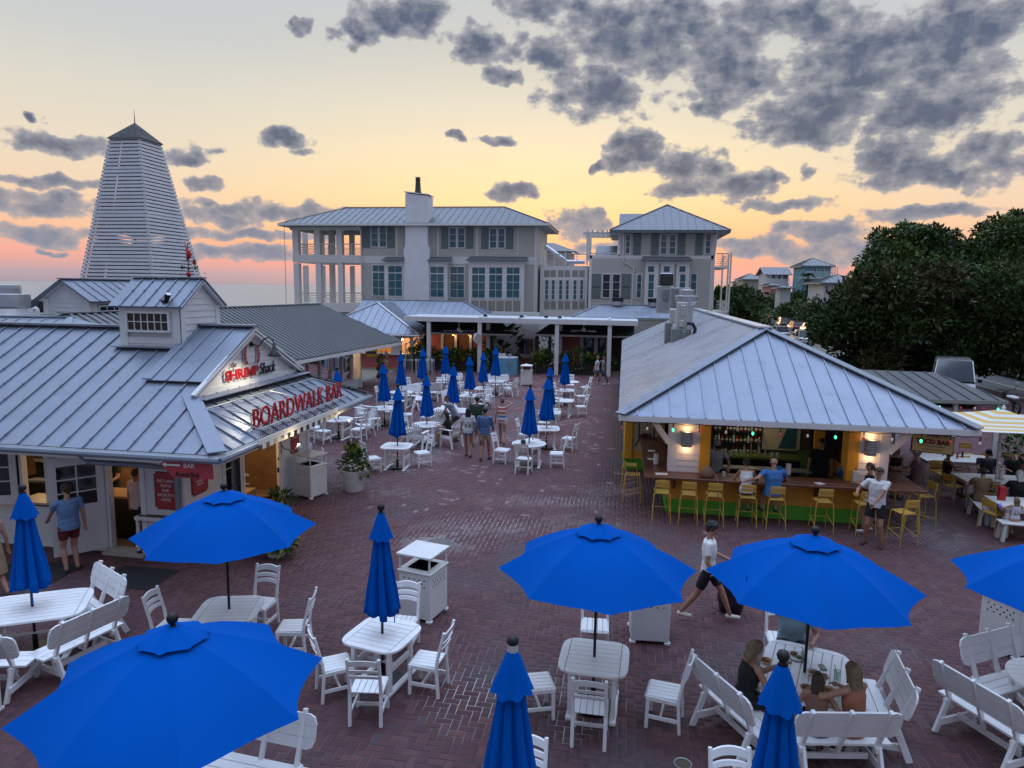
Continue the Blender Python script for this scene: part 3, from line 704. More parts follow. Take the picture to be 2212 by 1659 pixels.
 for (a, b, c, d) in hE:
  for yy in (a+SW, b+SW): mb.box(EW-.1,EW+.045,yy-.06,yy+.06,max(c,0),d)
  mb.box(EW-.1,EW+.05,a+SW-.06,b+SW+.06,d,d+.1)
 mb.split('corner_trim', WHITE, t)
 # interior shell: floor, back wall, dividing wall
 mb = MB(); mb.poly([(XW,SW,.03),(EW,SW,.03),(EW,NW,.03),(XW,NW,.03)]); mb.build('interior_floor', mat('hex_tile_floor', (0.30,0.22,0.14), .5, var=.3, scale=14), t)
 mb = MB(); mb.box(XW,EW-.05,17.6,17.7,0,2.4); mb.box(-9.75,-9.68,SW+.1,14.0,0,2.4); mb.box(-17,-10.4,15.9,16.0,0,2.4); mb.build('interior_wall', INT_W, t)
 mb = MB()
 for z in (1.3, 1.7, 2.05): mb.box(-16.5,-10.6,15.6,15.9,z,z+.03)
 mb.build('wall_shelf', INT_W, t)
 # service hatch counter and sill
 a, b = h[0][0]+XW, h[0][1]+XW
 mb = MB(); mb.box(a-.1,b+.1,SW-.12,SW+.5,.97,1.02); mb.build('hatch_counter', mat('pale_counter', (0.42,0.36,0.26), .4), t)
 # threshold
 mb = MB(); mb.box(X(228)-.05,X(307)+.05,SW-.22,SW+.05,0,.06); mb.box(X(228)-.05,X(307)+.05,SW-.10,SW+.05,.06,.11); mb.build('threshold', mat('weathered_step', (0.40,0.37,0.33), .7), t)
 # open glazed door leaf (hinged on the doorway's near side, swung out)
 def leaf(name, hx, hy, ang, w, z0, z1, label, glass=(1.15, 2.0), cols=2, rows=3, chalk=None, extra=None):
  u = V(cos(ang), sin(ang), 0); n = V(sin(ang), -cos(ang), 0); mb = MB(); o = V(hx, hy, 0)
  def b(x0, x1, a0, a1, d0=-.022, d1=.022): mb.obox(o+u*((x0+x1)/2)+V(0,0,(a0+a1)/2)+n*((d0+d1)/2), u, n, V(0,0,1), (x1-x0)/2, (d1-d0)/2, (a1-a0)/2)
  gx0, gx1 = .14, w-.14
  b(0, gx0, z0, z1); b(gx1, w, z0, z1); b(gx0, gx1, z0, glass[0]); b(gx0, gx1, glass[1], z1)
  if glass[0]-z0 > .5:
   for q in ((gx0+.02, w/2-.04), (w/2+.04, gx1-.02)):
    b(q[0], q[1], z0+.2, glass[0]-.28, .022, .032)
  if not chalk:
   for k in range(1, cols): xx = gx0+(gx1-gx0)*k/cols; b(xx-.014, xx+.014, glass[0], glass[1], -.018, .018)
   for k in range(1, rows): zz = glass[0]+(glass[1]-glass[0])*k/rows; b(gx0, gx1, zz-.014, zz+.014, -.017, .017)
  d = mb.build('door', WHITE, t); d['label'] = label
  g = MB(); g.obox(o+u*((gx0+gx1)/2)+V(0,0,sum(glass)/2), u, n, V(0,0,1), (gx1-gx0)/2, .005, (glass[1]-glass[0])/2); g.build('chalkboard' if chalk else 'pane', chalk or GLASSD, d)
  g = MB(); g.obox(o+u*(w-.07)+V(0,0,1.0)+n*.045, u, n, V(0,0,1), .03, .03, .06); g.tube([o+u*(w-.07)+n*.06+V(0,0,1.02), o+u*(w-.16)+n*.07+V(0,0,1.02)], .012, 6); g.obox(o+u*(w-.07)+V(0,0,1.3)+n*.035, u, n, V(0,0,1), .025, .02, .03); g.build('handle', BLACK, d)
  return d, o, u, n
 hx = X(228)-.02
 a_ = atan2(11.93-12.71, -11.42-hx)
 leaf('door', hx, 12.74, a_, .98, .12, 2.2, 'white half-glazed door swung wide open')
 leaf('door', X(40), 12.74, RAD(200), 1.0, .95, 2.2, 'white glazed shutter door folded back beside the hatch', glass=(1.15, 2.08), cols=2, rows=3)
 CHALK = mat('chalkboard', (0.018,0.018,0.02), .7, var=.3, scale=6)
 # two stable doors on the plaza side: near leaf with a chalkboard, far leaf with chalkboard and coral poster
 d1, o1, u1, n1 = leaf('door', EW+.03, ya-.02, RAD(-62), .62, .1, 2.1, 'narrow white door leaf with chalkboard', glass=(.95, 1.98), chalk=CHALK)
 d2, o2, u2, n2 = leaf('door', EW+.03, 17.0, RAD(-66)+pi*0, .82, .1, 2.15, 'white stable door with chalkboard menu and coral poster', glass=(1.3, 2.02), chalk=CHALK)
 CH = mat('chalk', (0.6,0.6,0.56), .9)
 text(d2, 'chalk_writing', "TODAY'S OYSTERS ARE\nFROM:\nTX   LA   AL", o2+u2*.41+V(0,0,1.58)+n2*.012, u2, (0,0,1), CH, .1, fit=.48, ext=.002, center=True)
 text(d2, 'chalk_writing', "COLD BEER ON TAP\nSPECIALS", o2+u2*.41+V(0,0,1.88)+n2*.012, u2, (0,0,1), CH, .1, fit=.40, ext=.002, center=True)
 for k in range(6):
  g = MB(); g.obox(o1+u1*.31+V(0,0,1.86-k*.13)+n1*.012, u1, n1, V(0,0,1), random.uniform(.08,.16), .002, .012); g.build('chalk_writing', CH, d1)
 # coral poster on far leaf
 def poster(parent, o, u, up, w, hh, lines, name='poster', m=SIGNRED):
  o, u, up = V(o), V(u).normalized(), V(up); n = u.cross(up); c = .045
  pts = [(c,0),(w-c,0),(w-c,c),(w,c),(w,hh-c),(w-c,hh-c),(w-c,hh),(c,hh),(c,hh-c),(0,hh-c),(0,c),(c,c)]
  g = MB(); g.slab([o+u*(x*1.06-w*.03)+up*(z*1.04-hh*.02)+n*.004 for x, z in pts], .006, n);
  back = g.build(name, TEXTK, parent)
  g = MB(); g.slab([o+u*x+up*z+n*.008 for x, z in pts], .006, n); g.build('face', m, back)
  for (txt, zz, ww, hgt) in lines: text(back, 'lettering', txt, o+u*(w/2)+up*zz+n*.009, u, up, TEXTW, .1, fit=ww, ext=.002, height=hgt, center=True)
  return back
 poster(d2, o2+u2*.2+V(0,0,.35)+n2*.026, u2, (0,0,1), .44, .78, [('WINE',.66,.16,.05),('FROZEN\nDRINKS',.53,.22,.12),('FULL SERVICE\nAT THE',.33,.34,.11),('BOARDWALK\nBAR',.17,.30,.12)])
 rs = poster(t, (X(332)+.02, SW-.03, 1.05), (1,0,0), (0,0,1), .50, .78, [('RETURN',.60,.36,.062),('TRAYS',.50,.26,.062),('AND',.40,.18,.062),('BASKETS',.30,.38,.062),('HERE',.20,.22,.062)])
 y0 = SW+.25
 poster(t, (EW+.03, y0+.02, 1.25), (0,1,0), (0,0,1), .55, .85, [('HANDCRAFTED\nCOCKTAILS',.56,.45,.13),('DRAFT BEER',.40,.40,.06),('SUNSET\nVIEWS',.24,.3,.13)])
 poster(t, (EW+.03, 17.55, 1.1), (0,1,0), (0,0,1), .45, .85, [('OPEN\nDAILY',.5,.3,.16)])
 # hanging arrow sign: BAR Around Back
 sg = MB(); A = atY(350, 998, 11.45); Bq = atY(458, 1001, 11.45); zt = Bq.z; zb = atY(458, 1036, 11.45).z
 x0, x1 = A.x-.05, Bq.x
 sg.slab([(x0+.1,11.45,zt),(x0,11.45,zt-.07),(x0+.1,11.45,zt-.16),(x0+.26,11.45,zb),(x1,11.45,zb),(x1,11.45,zt)][::-1], .03, (0,-1,0)); s1 = sg.build('hanging_sign', SIGNRED, t)
 text(s1, 'lettering', 'BAR', (x0+.5,11.44,zt-.11), (1,0,0), (0,0,1), TEXTW, .12, height=.085, fit=.22, ext=.003)
 text(s1, 'lettering', 'Around Back', (x0+.3,11.44,zb+.025), (1,0,0), (0,0,1), TEXTK, .12, height=.1, fit=.5, ext=.003, shear=.35)
 g = MB(); zc = zt-.07; g.slab([(x0+.05,11.44,zc),(x0+.13,11.44,zc-.05),(x0+.13,11.44,zc-.017),(x0+.42,11.44,zc-.017),(x0+.42,11.44,zc+.017),(x0+.13,11.44,zc+.017),(x0+.13,11.44,zc+.05)], .003, (0,-1,0)); g.build('arrow', TEXTW, s1)
 # window beside the corner
 yw0, yw1 = Yy(478,960), Yy(500,960); window(t, (EW,yw0,.9), (0,1,0), (1,0,0), yw1-yw0, 1.2, 1, 2, WHITE, GLASSD)
 return rs
build_shack()
# channel letters on their rail frame, banner, lamps
def build_shack_signs():
 s = thing('rooftop_sign', 'big red channel letters BOARDWALK BAR on a rail above the eave', 'sign', (-7.5, 13.1, 2.8))
 XL = -7.56; P0 = atX(546, 925, XL); P1 = atX(737, 857, XL); zb = (P0.z+P1.z)/2; hgt = .42
 text(s, 'channel_letters', 'BOARDWALK BAR', (XL, P0.y, zb), (0,1,0), (0,0,1), RED, .5, fit=P1.y-P0.y, height=hgt, ext=.018, bold=.0)
 mb = MB(); RX = -8.25; ry0, ry1 = P0.y-.55, P1.y-.25; rz = EZ+SL*(EXX-RX)*-1*-1+.16
 zt = EZ+SL*(-7.3-RX)+.14
 for zz in (zb+.02, zb+hgt*.72): mb.tube([(XL-.03,P0.y-.02,zz),(XL-.03,P1.y+.02,zz)], .014, 6)
 mb.tube([(RX,ry0,zt),(RX,ry1,zt)], .016, 6); mb.tube([(-7.38,P0.y-.05,EZ+.16),(-7.38,P1.y+.05,EZ+.16)], .02, 6)
 for k in range(7):
  y = P0.y+(P1.y-P0.y)*k/6; mb.tube([(RX,y-.3,zt),(XL-.03,y,zb+hgt*.72)], .012, 6); mb.tube([(XL-.03,y,zb+.3),(XL-.03,y,EZ+SL*.24)], .012, 6)
 mb.tube([(RX,ry0,zt),(-7.38,P0.y-.05,EZ+.16)], .014, 6); mb.build('rail_frame', STEEL, s)
 b = thing('banner_sign', 'long white banner HANDCRAFTED COCKTAILS hung under the eave', 'banner', (-7.3, 13.0, 2.3))
 XB = -7.12; bq = lambda a, c: atX((820+a*.3255)*.5486, (1280+c*.3255)*.5486, XB); y0, y1, z0, z1 = bq(606,1400).y, bq(1572,1050).y, bq(606,1478).z+.03, bq(606,1395).z
 mb = MB(); mb.box(XB-.008, XB, y0, y1, z0, z1); mb.build('cloth', mat('banner_white', (0.72,0.70,0.66), .7), b)
 text(b, 'lettering', 'HANDCRAFTED COCKTAILS \u2022 DRAFT BEER \u2022 SUNSET VIEWS', (XB+.001, y0+.08, z0+.13), (0,1,0), (0,0,1), mat('banner_maroon', (0.07,0.01,0.02), .6), .15, fit=y1-y0-.2, height=.135, ext=.002)
 n = 26; dy = (y1-y0)/n
 for k in range(n):
  g = MB(); g.box(XB-.007, XB, y0+k*dy, y0+(k+1)*dy, z0-.11, z0-.003); g.build('check', TEXTK if k % 2 == 0 else MATS['banner_white'], b)
 # gable lettering
 g = thing('gable_sign', 'red and black sign reading the Shrimp Shack with two shrimp', 'sign', (GX_+.05, 14.2, 3.6))
 XG = GX_+.05
 def q(zx, zy): return atX((820+zx*.3255)*.5486, (1280+zy*.3255)*.5486, XG)
 a, c, tt = q(190,690), q(600,582), q(190,560)
 up = V(0,0,1); h1 = tt.z-a.z
 text(g, 'red_letters', 'SHRIMP', (XG+.024, a.y, a.z), (0,1,0), up, RED, .3, fit=c.y-a.y, height=h1, ext=.006, bold=.012)
 text(g, 'letter_outline', 'SHRIMP', (XG+.012, a.y-.03, a.z-.03), (0,1,0), up, WHITE, .3, fit=c.y-a.y+.06, height=h1+.06, ext=.005, bold=.03)
 d = q(600,600); e = q(790,545); f = q(700,430)
 text(g, 'black_letters', 'Shack', (XG+.03, d.y+.02, d.z), (0,1,0), up, TEXTK, .3, fit=e.y-d.y, height=(f.z-d.z)*.92, ext=.012, shear=.3)
 d = q(262,520); e = q(325,500); f = q(262,445); text(g, 'grey_letters', 'the', (XG+.03, d.y, d.z), (0,1,0), up, mat('sign_grey', (.2,.2,.21), .5), .2, fit=e.y-d.y, height=f.z-d.z, ext=.01, shear=.3)
 for (cx, cy, sgn) in ((440,360,-1),(580,345,1)):
  c0 = q(cx, cy); pts = []; rr = []
  for k in range(13):
   th = RAD(-75+150*k/12); pts.append(V(XG+.05, c0.y+sgn*(.10*cos(th)-.05)*1.0, c0.z+.19*sin(th))); rr.append(.018+.03*sin(pi*(k+1.5)/14))
  for nm, m_, ex, dx in (('shrimp_outline', WHITE, .014, -.02), ('shrimp', RED, 0, 0)):
   mb = MB(); L, R_ = [], []
   for k in range(13):
    d_ = (pts[min(k+1,12)]-pts[max(k-1,0)]).normalized(); nn_ = V(0, d_.z, -d_.y); L.append(pts[k]+nn_*(rr[k]+ex)+V(dx,0,0)); R_.append(pts[k]-nn_*(rr[k]+ex)+V(dx,0,0))
   for k in range(12): mb.slab([L[k],L[k+1],R_[k+1],R_[k]], .012, (1,0,0))
   tip = pts[0]; mb.slab([tip+V(dx,-.05,-.03),tip+V(dx,.05,-.05),tip+V(dx,0,.03)], .012, (1,0,0)); top = pts[12]
   mb.tube([top+V(dx,0,0),top+V(dx,-sgn*.08,.08),top+V(dx,-sgn*.12,.04)], .006+ex*.3, 5)
   o = mb.build(nm, m_, g)
  mb = MB()
  for k in (3,5,7,9):
   d_ = (pts[k+1]-pts[k-1]).normalized(); nn_ = V(0, d_.z, -d_.y); mb.bar(pts[k]+nn_*rr[k]+V(.01,0,0), pts[k]-nn_*rr[k]+V(.01,0,0), .008, .008)
  mb.build('shrimp_stripe', WHITE, o)
 # gooseneck lamp over the gable sign
 l = thing('gooseneck_lamp', 'black gooseneck barn lamp reaching out over the gable sign', 'wall lamp', (GX_, 14.6, 4.2))
 p = q(515,232); s2 = atX((820+800*.3255)*.5486, (1280+330*.3255)*.5486, GX_+.95)
 mb = MB(); mb.tube([(XG-.02,p.y,p.z),(XG+.05,p.y,p.z)], .06, 12); mb.build('wall_plate', BLACK, l)
 e = V(s2); pk = .3
 mb = MB(); mb.tube([(XG+.04,p.y,p.z),(XG+.3,p.y+(e.y-p.y)*.3,p.z-.02),(XG+.5,p.y+(e.y-p.y)*.55,p.z+.14),(XG+.7,p.y+(e.y-p.y)*.8,p.z+.22),(XG+.86,p.y+(e.y-p.y)*.95,p.z+.16),(e.x,e.y,e.z+.17)], .016, 8); mb.build('arm', BLACK, l)
 mb = MB(); mb.lathe([(.035,.2),(.045,.06),(.06,.05),(.15,-.07),(.155,-.085),(.14,-.08),(.05,.04),(.02,.04)], 20, e); sh = mb.build('shade', BLACK, l, smooth=True)
 mb = MB(); mb.ico((e.x,e.y,e.z-.0), .035, 1); mb.build('bulb', BULB, sh)
 d = V(-.4, -.25, -1); lamp('lamp_light', (e.x, e.y, e.z-.09), 55, (1,.86,.66), .05, 'SPOT', l, d.to_track_quat('-Z','Y').to_euler(), RAD(130))
 # lamp under the eave lighting the banner
 for (y, nm) in ((14.0, 'gooseneck lamp lighting the near end of the banner'), (16.9, 'gooseneck lamp lighting the far end of the banner')):
  l = thing('gooseneck_lamp', 'small black '+nm, 'wall lamp', (-7.3, y, 2.5))
  mb = MB(); mb.tube([(-7.35,y-.25,2.5),(-7.2,y-.15,2.2),(-7.0,y-.05,2.12),(-6.92,y,2.2)], .012, 6); mb.build('arm', BLACK, l)
  mb = MB(); c = V(-6.93,y,2.22); mb.lathe([(.03,.07),(.045,.02),(.085,-.04),(.08,-.045),(.02,0)], 14, c); sh = mb.build('shade', STEEL, l, smooth=True)
  mb = MB(); mb.ico((c.x-.03,c.y,c.z+.03), .02, 1); mb.build('bulb', BULB, sh)
  lamp('lamp_light', (c.x-.06, c.y, c.z+.10), 7, (1,.75,.42), .04, 'POINT', l)
build_shack_signs()
def rng_box(parent, name, label, cat, x, y, z, w, d, h, m, group=None, rz=0):
 t = MB(); t.obox((x,y,z+h/2),(cos(rz),sin(rz),0),(-sin(rz),cos(rz),0),(0,0,1),w/2,d/2,h/2,.004); o = t.build(name, m, parent); return tag(o, label, cat, group)
def build_shack_inside():
 lampspecs = [(-11.2,14.6,2.3,30),(-13.6,14.2,2.3,30),(-9.6,15.8,2.25,30)]
 for i, (x, y, z, p) in enumerate(lampspecs):
  t = thing('ceiling_lamp', ['warm ceiling lamp inside the shack behind the open doorway','warm ceiling lamp inside the shack above the service hatch','warm ceiling lamp above the stacked cartons'][i], 'lamp', (x,y,z))
  mb = MB(); mb.lathe([(.02,.1),(.03,.06),(.13,0),(.12,-.005)], 14, (x,y,z)); mb.build('shade', STEEL, t)
  mb = MB(); mb.ico((x,y,z-.02), .045, 1); mb.build('bulb', BULB, t); lamp('lamp_light', (x,y,z-.1), p, (1,.66,.36), .12, 'POINT', t)
 CARD = mat('cardboard', (0.36,0.22,0.11), .85, var=.08)
 for i, (x, y, z, w, d, h, lb) in enumerate(((-9.35,15.2,.03,.5,.5,.42,'lower brown carton just inside the plaza side doorway'),(-9.4,15.25,.45,.55,.5,.36,'upper brown carton with a round mark on the stack inside the doorway'),(-9.5,15.9,.03,.55,.55,.5,'brown carton further inside the doorway behind the stack'),(-10.1,15.3,.03,.5,.45,.8,'tall brown carton against the inner wall of the shack'))):
  rng_box(None, 'carton', lb, 'box', x, y, z, w, d, h, CARD, 'cartons inside the shack', rz=.1*i-.15)
 # counter cabinet across the doorway
 t = thing('order_counter', 'black fronted order counter with wood edge inside the doorway', 'counter', (-10.2,13.7,0))
 mb = MB(); mb.box(-11.6,-9.9,13.45,13.95,.03,.98); mb.build('cabinet', BLACK, t); mb = MB(); mb.box(-11.65,-9.85,13.38,14.0,.98,1.03); mb.build('counter_top', INT_W, t)
 g = thing('coffee_machine', 'dark espresso machine with chrome band behind the service hatch', 'machine', (-13.7,14.7,1.0))
 mb = MB(); mb.cbox(-14.2,-13.3,14.6,15.1,.95,1.55,.04); mb.build('body', BLACK, g); mb = MB(); mb.cbox(-14.15,-13.35,14.55,14.6,1.35,1.45,.01); mb.build('band', mat('chrome_glow', (.8,.8,.82), .15, 1.0), g); mb = MB(); mb.cbox(-14.2,-13.3,14.4,15.1,.9,.95,.01); mb.build('tray', STEEL, g)
 mb = MB(); mb.box(-14.6,-12.9,14.3,15.3,.03,.9); tag(mb.build('base_cabinet', BLACK, None), 'black cabinet under the espresso machine inside the shack', 'cabinet')
 t = thing('straw_jar', 'red paper cup of white straws on the order counter', 'jar', (-10.75,13.6,1.03))
 mb = MB(); mb.lathe([(.05,0),(.07,.14),(.065,.14)], 12, (-10.75,13.6,1.03)); mb.build('cup', SIGNRED, t); mb = MB()
 for k in range(16): a = random.uniform(0,6.3); mb.tube([(-10.75+.03*cos(a),13.6+.03*sin(a),1.1),(-10.75+.08*cos(a),13.6+.08*sin(a),1.3)], .006, 4)
 mb.build('straws', TEXTW, t)
 bm_ = [mat('bottle_amber',(.15,.05,.01),.1,spec=.8), mat('bottle_green',(.02,.09,.03),.1,spec=.8), mat('bottle_clear',(.45,.5,.5),.08,spec=.8), mat('bottle_red',(.3,.02,.02),.15,spec=.8)]
 k = 0
 for z in (1.33, 1.73):
  for x in np.arange(-15.4,-10.7,.14):
   mb = MB(); mb.lathe([(.035,0),(.035,.16),(.013,.2),(.013,.27)], 8, (float(x)+random.uniform(-.02,.02),15.72,z)); tag(mb.build('bottle', bm_[k % 4], None), ('amber','green','clear','red')[k % 4]+' bottle on the '+('lower' if z < 1.5 else 'upper')+' shelf along the back wall of the shack', 'bottle', 'bottles on the shack shelves'); k += 1
build_shack_inside()
def build_cupola():
 t = thing('cupola', 'white cupola with barred window and metal gable roof astride the ridge', 'cupola', (-10.8,15.35,4.5))
 x0, x1, y0, y1 = -11.58, -10.04, 14.6, 16.1; zb, ze, zr = 4.0, 5.2, 5.84
 mb = MB(); mb.box(x0+.03,x1-.03,y0+.03,y1-.03,zb,ze); mb.add([(x0+.03,y0+.03,ze),(x0+.03,y1-.03,ze),(x0+.03,15.35,zr-.05),(x1-.03,y0+.03,ze),(x1-.03,y1-.03,ze),(x1-.03,15.35,zr-.05)],[(0,2,1),(3,4,5)]); mb.build('wall', WSIDE, t)
 A = atY(278,676,y0); B = atY(367,714,y0); wx0, wx1, wz0, wz1 = A.x, B.x, B.z, A.z
 siding(t, (x0,y0,0), (1,0,0), (0,-1,0), x1-x0, zb+.2, ze-.06, .15, WSIDE, holes=[(wx0-x0-.04,wx1-x0+.04,wz0-.04,wz1+.04)])
 h = zr-zb-.1; siding(t, (x1,y0,zb), (0,1,0), (1,0,0), y1-y0, .2, h, .15, WSIDE, clip=[(.0,0),(1.5,0),(1.5,ze-zb),(.75,h),(0,ze-zb)])
 window(t, (wx0-.05,y0-.03,wz0-.05), (1,0,0), (0,-1,0), wx1-wx0+.1, wz1-wz0+.1, 6, 2, WHITE, mat('amber_dark_glass',(.03,.014,.01),.1), .05, .018)
 mb = MB()
 for xx in (x0, x1-.18): mb.box(xx-.01 if xx == x0 else xx, xx+.18 if xx == x0 else x1+.02, y0-.03, y0+.02, zb+.2, ze)
 mb.box(x0,x1,y0-.035,y0+.02,ze-.12,ze)
 for (ya_, yb_) in ((y0-.03,y0+.13),(y1-.13,y1+.03)): mb.box(x1+.0,x1+.035,ya_,yb_,zb+.2,ze+.02)
 for sg in (-1,1): mb.bar((x1+.06,15.35+sg*.86,ze-.02),(x1+.06,15.35,zr-.06),.03,.17,(1,0,0))
 mb.split('corner_trim', WHITE, t)
 mb = MB(); mb.slab([(x0-.15,y0-.14,ze),(x1+.15,y0-.14,ze),(x1+.15,15.35,zr),(x0-.15,15.35,zr)], .03); mb.slab([(x1+.15,y1+.14,ze),(x0-.15,y1+.14,ze),(x0-.15,15.35,zr),(x1+.15,15.35,zr)], .03); r = mb.build('roof', GALV, t)
 seam_roof(r, [(x0-.17,y0-.16,ze),(x1+.17,y0-.16,ze),(x1+.17,15.35,zr+.01),(x0-.17,15.35,zr+.01)], (1,0,0), .3, GALV, .025, screws=.35)
 seam_roof(r, [(x1+.17,y1+.16,ze),(x0-.17,y1+.16,ze),(x0-.17,15.35,zr+.01),(x1+.17,15.35,zr+.01)], (1,0,0), .3, GALV, .025, as_parts=False)
 mb = MB(); mb.bar((x0-.18,15.35,zr+.04),(x1+.18,15.35,zr+.04),.16,.03); mb.build('ridge_cap', GALV, r)
 mb = MB(); mb.slab([(x0-.14,y0-.2,3.43+SL*2.9-.69+.0),(x1+.14,y0-.2,3.43+SL*2.9-.69),(x1+.14,y0+.1,4.31),(x0-.14,y0+.1,4.31)], .02); mb.build('flashing', GALV, t)
 f = thing('floodlight', 'small black floodlight bolted to the cupola roof edge', 'floodlight', (-10.4,14.6,5.35)); c = atY(360,645,14.55)
 mb = MB(); mb.cbox(c.x-.12,c.x+.0,c.y-.05,c.y+.06,c.z-.09,c.z-.03,.01); mb.split('bracket', BLACK, f); mb = MB(); mb.tube([c+V(-.02,0,-.06),c+V(.06,-.02,.1)], [.05,.07], 10); mb.build('head', BLACK, f); mb = MB(); mb.tube([c+V(.06,-.02,.1),c+V(.064,-.022,.108)], .06, 10); mb.build('lens', TEXTW, f)
 # weathervane on the right end of the ridge
 v = thing('weathervane', 'red weathervane with shrimp figure and compass letters on the cupola ridge', 'weathervane', (x1-.25,15.35,zr)); vx = x1-.0; c = V(atY(408,600,15.35).x,15.35,zr)
 mb = MB(); mb.tube([c, c+V(0,0,.85)], .012, 6); mb.build('rod', BLACK, v)
 mb = MB(); mb.ico(c+V(0,0,.12), .065, 2); mb.build('red_globe', RED, v, smooth=True)
 mb = MB(); mb.ico(c+V(0,0,.26), .04, 1); mb.tube([c+V(-.2,0,.26),c+V(.2,0,.26)], .006, 5); mb.tube([c+V(0,-.2,.26),c+V(0,.2,.26)], .006, 5); mb.build('crossbar', BLACK, v)
 for (tx, d) in (('N',V(.2,0,0)),('S',V(-.2,0,0)),('E',V(0,.2,0)),('W',V(0,-.2,0))): text(v, 'compass_letter', tx, c+d+V(.04,0,.23), (-1,0,0), (0,0,1), BLACK, .1, height=.09, ext=.005)
 mb = MB(); pts = [c+V(-.02+.05*sin(k*.6),0,.46+k*.05) for k in range(7)]; mb.tube(pts, [.02,.05,.06,.06,.05,.035,.01], 8); mb.tube([pts[6],pts[6]+V(-.05,0,.1)], .006, 4); mb.tube([pts[6],pts[6]+V(-.02,0,.16)], .005, 4)
 mb.tube([c+V(-.12,0,.42),c+V(.16,0,.42)], .007, 5); mb.slab([c+V(.1,0,.36),c+V(.19,0,.34),c+V(.2,0,.44),c+V(.15,0,.5)], .01, (0,-1,0)); mb.build('shrimp_figure', RED, v)
build_cupola()
# ------------------------------------------------------------------ slatted tower
def build_tower():
 t = thing('slatted_tower', 'tall tapering tower of white horizontal slats with dark pyramid roof', 'tower', (-27.85,37.25,0))
 cx, cy = -27.85, 37.25; SL_ = mat('slat_paint', (0.60,0.60,0.62), .6, var=.05, scale=1.5)
 def half(z): return 2.25+(0.93-2.25)*(z-6)/(13.75-6)
 zt = atY(292, 265, cy).z; z = 2.6; pitch = .2045
 while z < 13.7:
  a, b = half(z), half(z+.148)
  for (ux, uy, nx, ny) in ((1,0,0,-1),(0,1,1,0),(-1,0,0,1),(0,-1,-1,0)):
   mb = MB(); u, n = V(ux,uy,0), V(nx,ny,0); c = V(cx,cy,0)
   e = .03 if nx else 0
   mb.slab([c+n*a-u*(a+e)+V(0,0,z), c+n*a+u*(a+e)+V(0,0,z), c+n*b+u*(b+e)+V(0,0,z+.148), c+n*b-u*(b+e)+V(0,0,z+.148)], .025, n); mb.build('slat', SL_, t)
  z += pitch
 for sx_ in (-1,1):
  for sy in (-1,1):
   mb = MB(); a, b = half(0)-.12, half(13.7)-.1; mb.bar((cx+sx_*a,cy+sy*a,0),(cx+sx_*b,cy+sy*b,13.7),.14,.14); mb.build('corner_post', SL_, t)
 mb = MB()
 for z in (4.5,7,9.5,12):
  a = half(z)-.1
  for k in (-1,1): mb.bar((cx-a,cy+k*a,z),(cx+a,cy+k*a,z),.09,.14); mb.bar((cx+k*a,cy-a,z),(cx+k*a,cy+a,z),.09,.14)
 mb.build('inner_frame', SL_, t)
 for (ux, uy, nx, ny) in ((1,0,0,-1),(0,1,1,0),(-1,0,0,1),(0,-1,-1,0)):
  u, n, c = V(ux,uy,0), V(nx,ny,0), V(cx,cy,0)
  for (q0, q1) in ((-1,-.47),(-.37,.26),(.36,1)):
   for (za, zb) in ((0,7.9),(8.5,13.6)): a, b = half(za)-.22, half(zb)-.22; mb = MB(); mb.slab([c+n*a+u*(a*q0)+V(0,0,za),c+n*a+u*(a*q1)+V(0,0,za),c+n*b+u*(b*q1)+V(0,0,zb),c+n*b+u*(b*q0)+V(0,0,zb)],.02,n); mb.build('lining_panel', DARK, t)  # near-black colour stands in for the unlit inside behind the slats
 r = half(13.7)+.1; mb = MB(); mb.add([(cx-r,cy-r,13.72),(cx+r,cy-r,13.72),(cx+r,cy+r,13.72),(cx-r,cy+r,13.72),(cx,cy,zt)],[(0,1,4),(1,2,4),(2,3,4),(3,0,4),(3,2,1,0)])
 rf = mb.build('roof', mat('dark_bronze_roof', (0.02,0.016,0.016), .6, .1, var=.15), t)
 mb = MB(); mb.tube([(cx,cy,zt-.05),(cx,cy,atY(292,237,cy).z)], [.03,.008], 6); mb.build('finial', BLACK, rf)
build_tower()
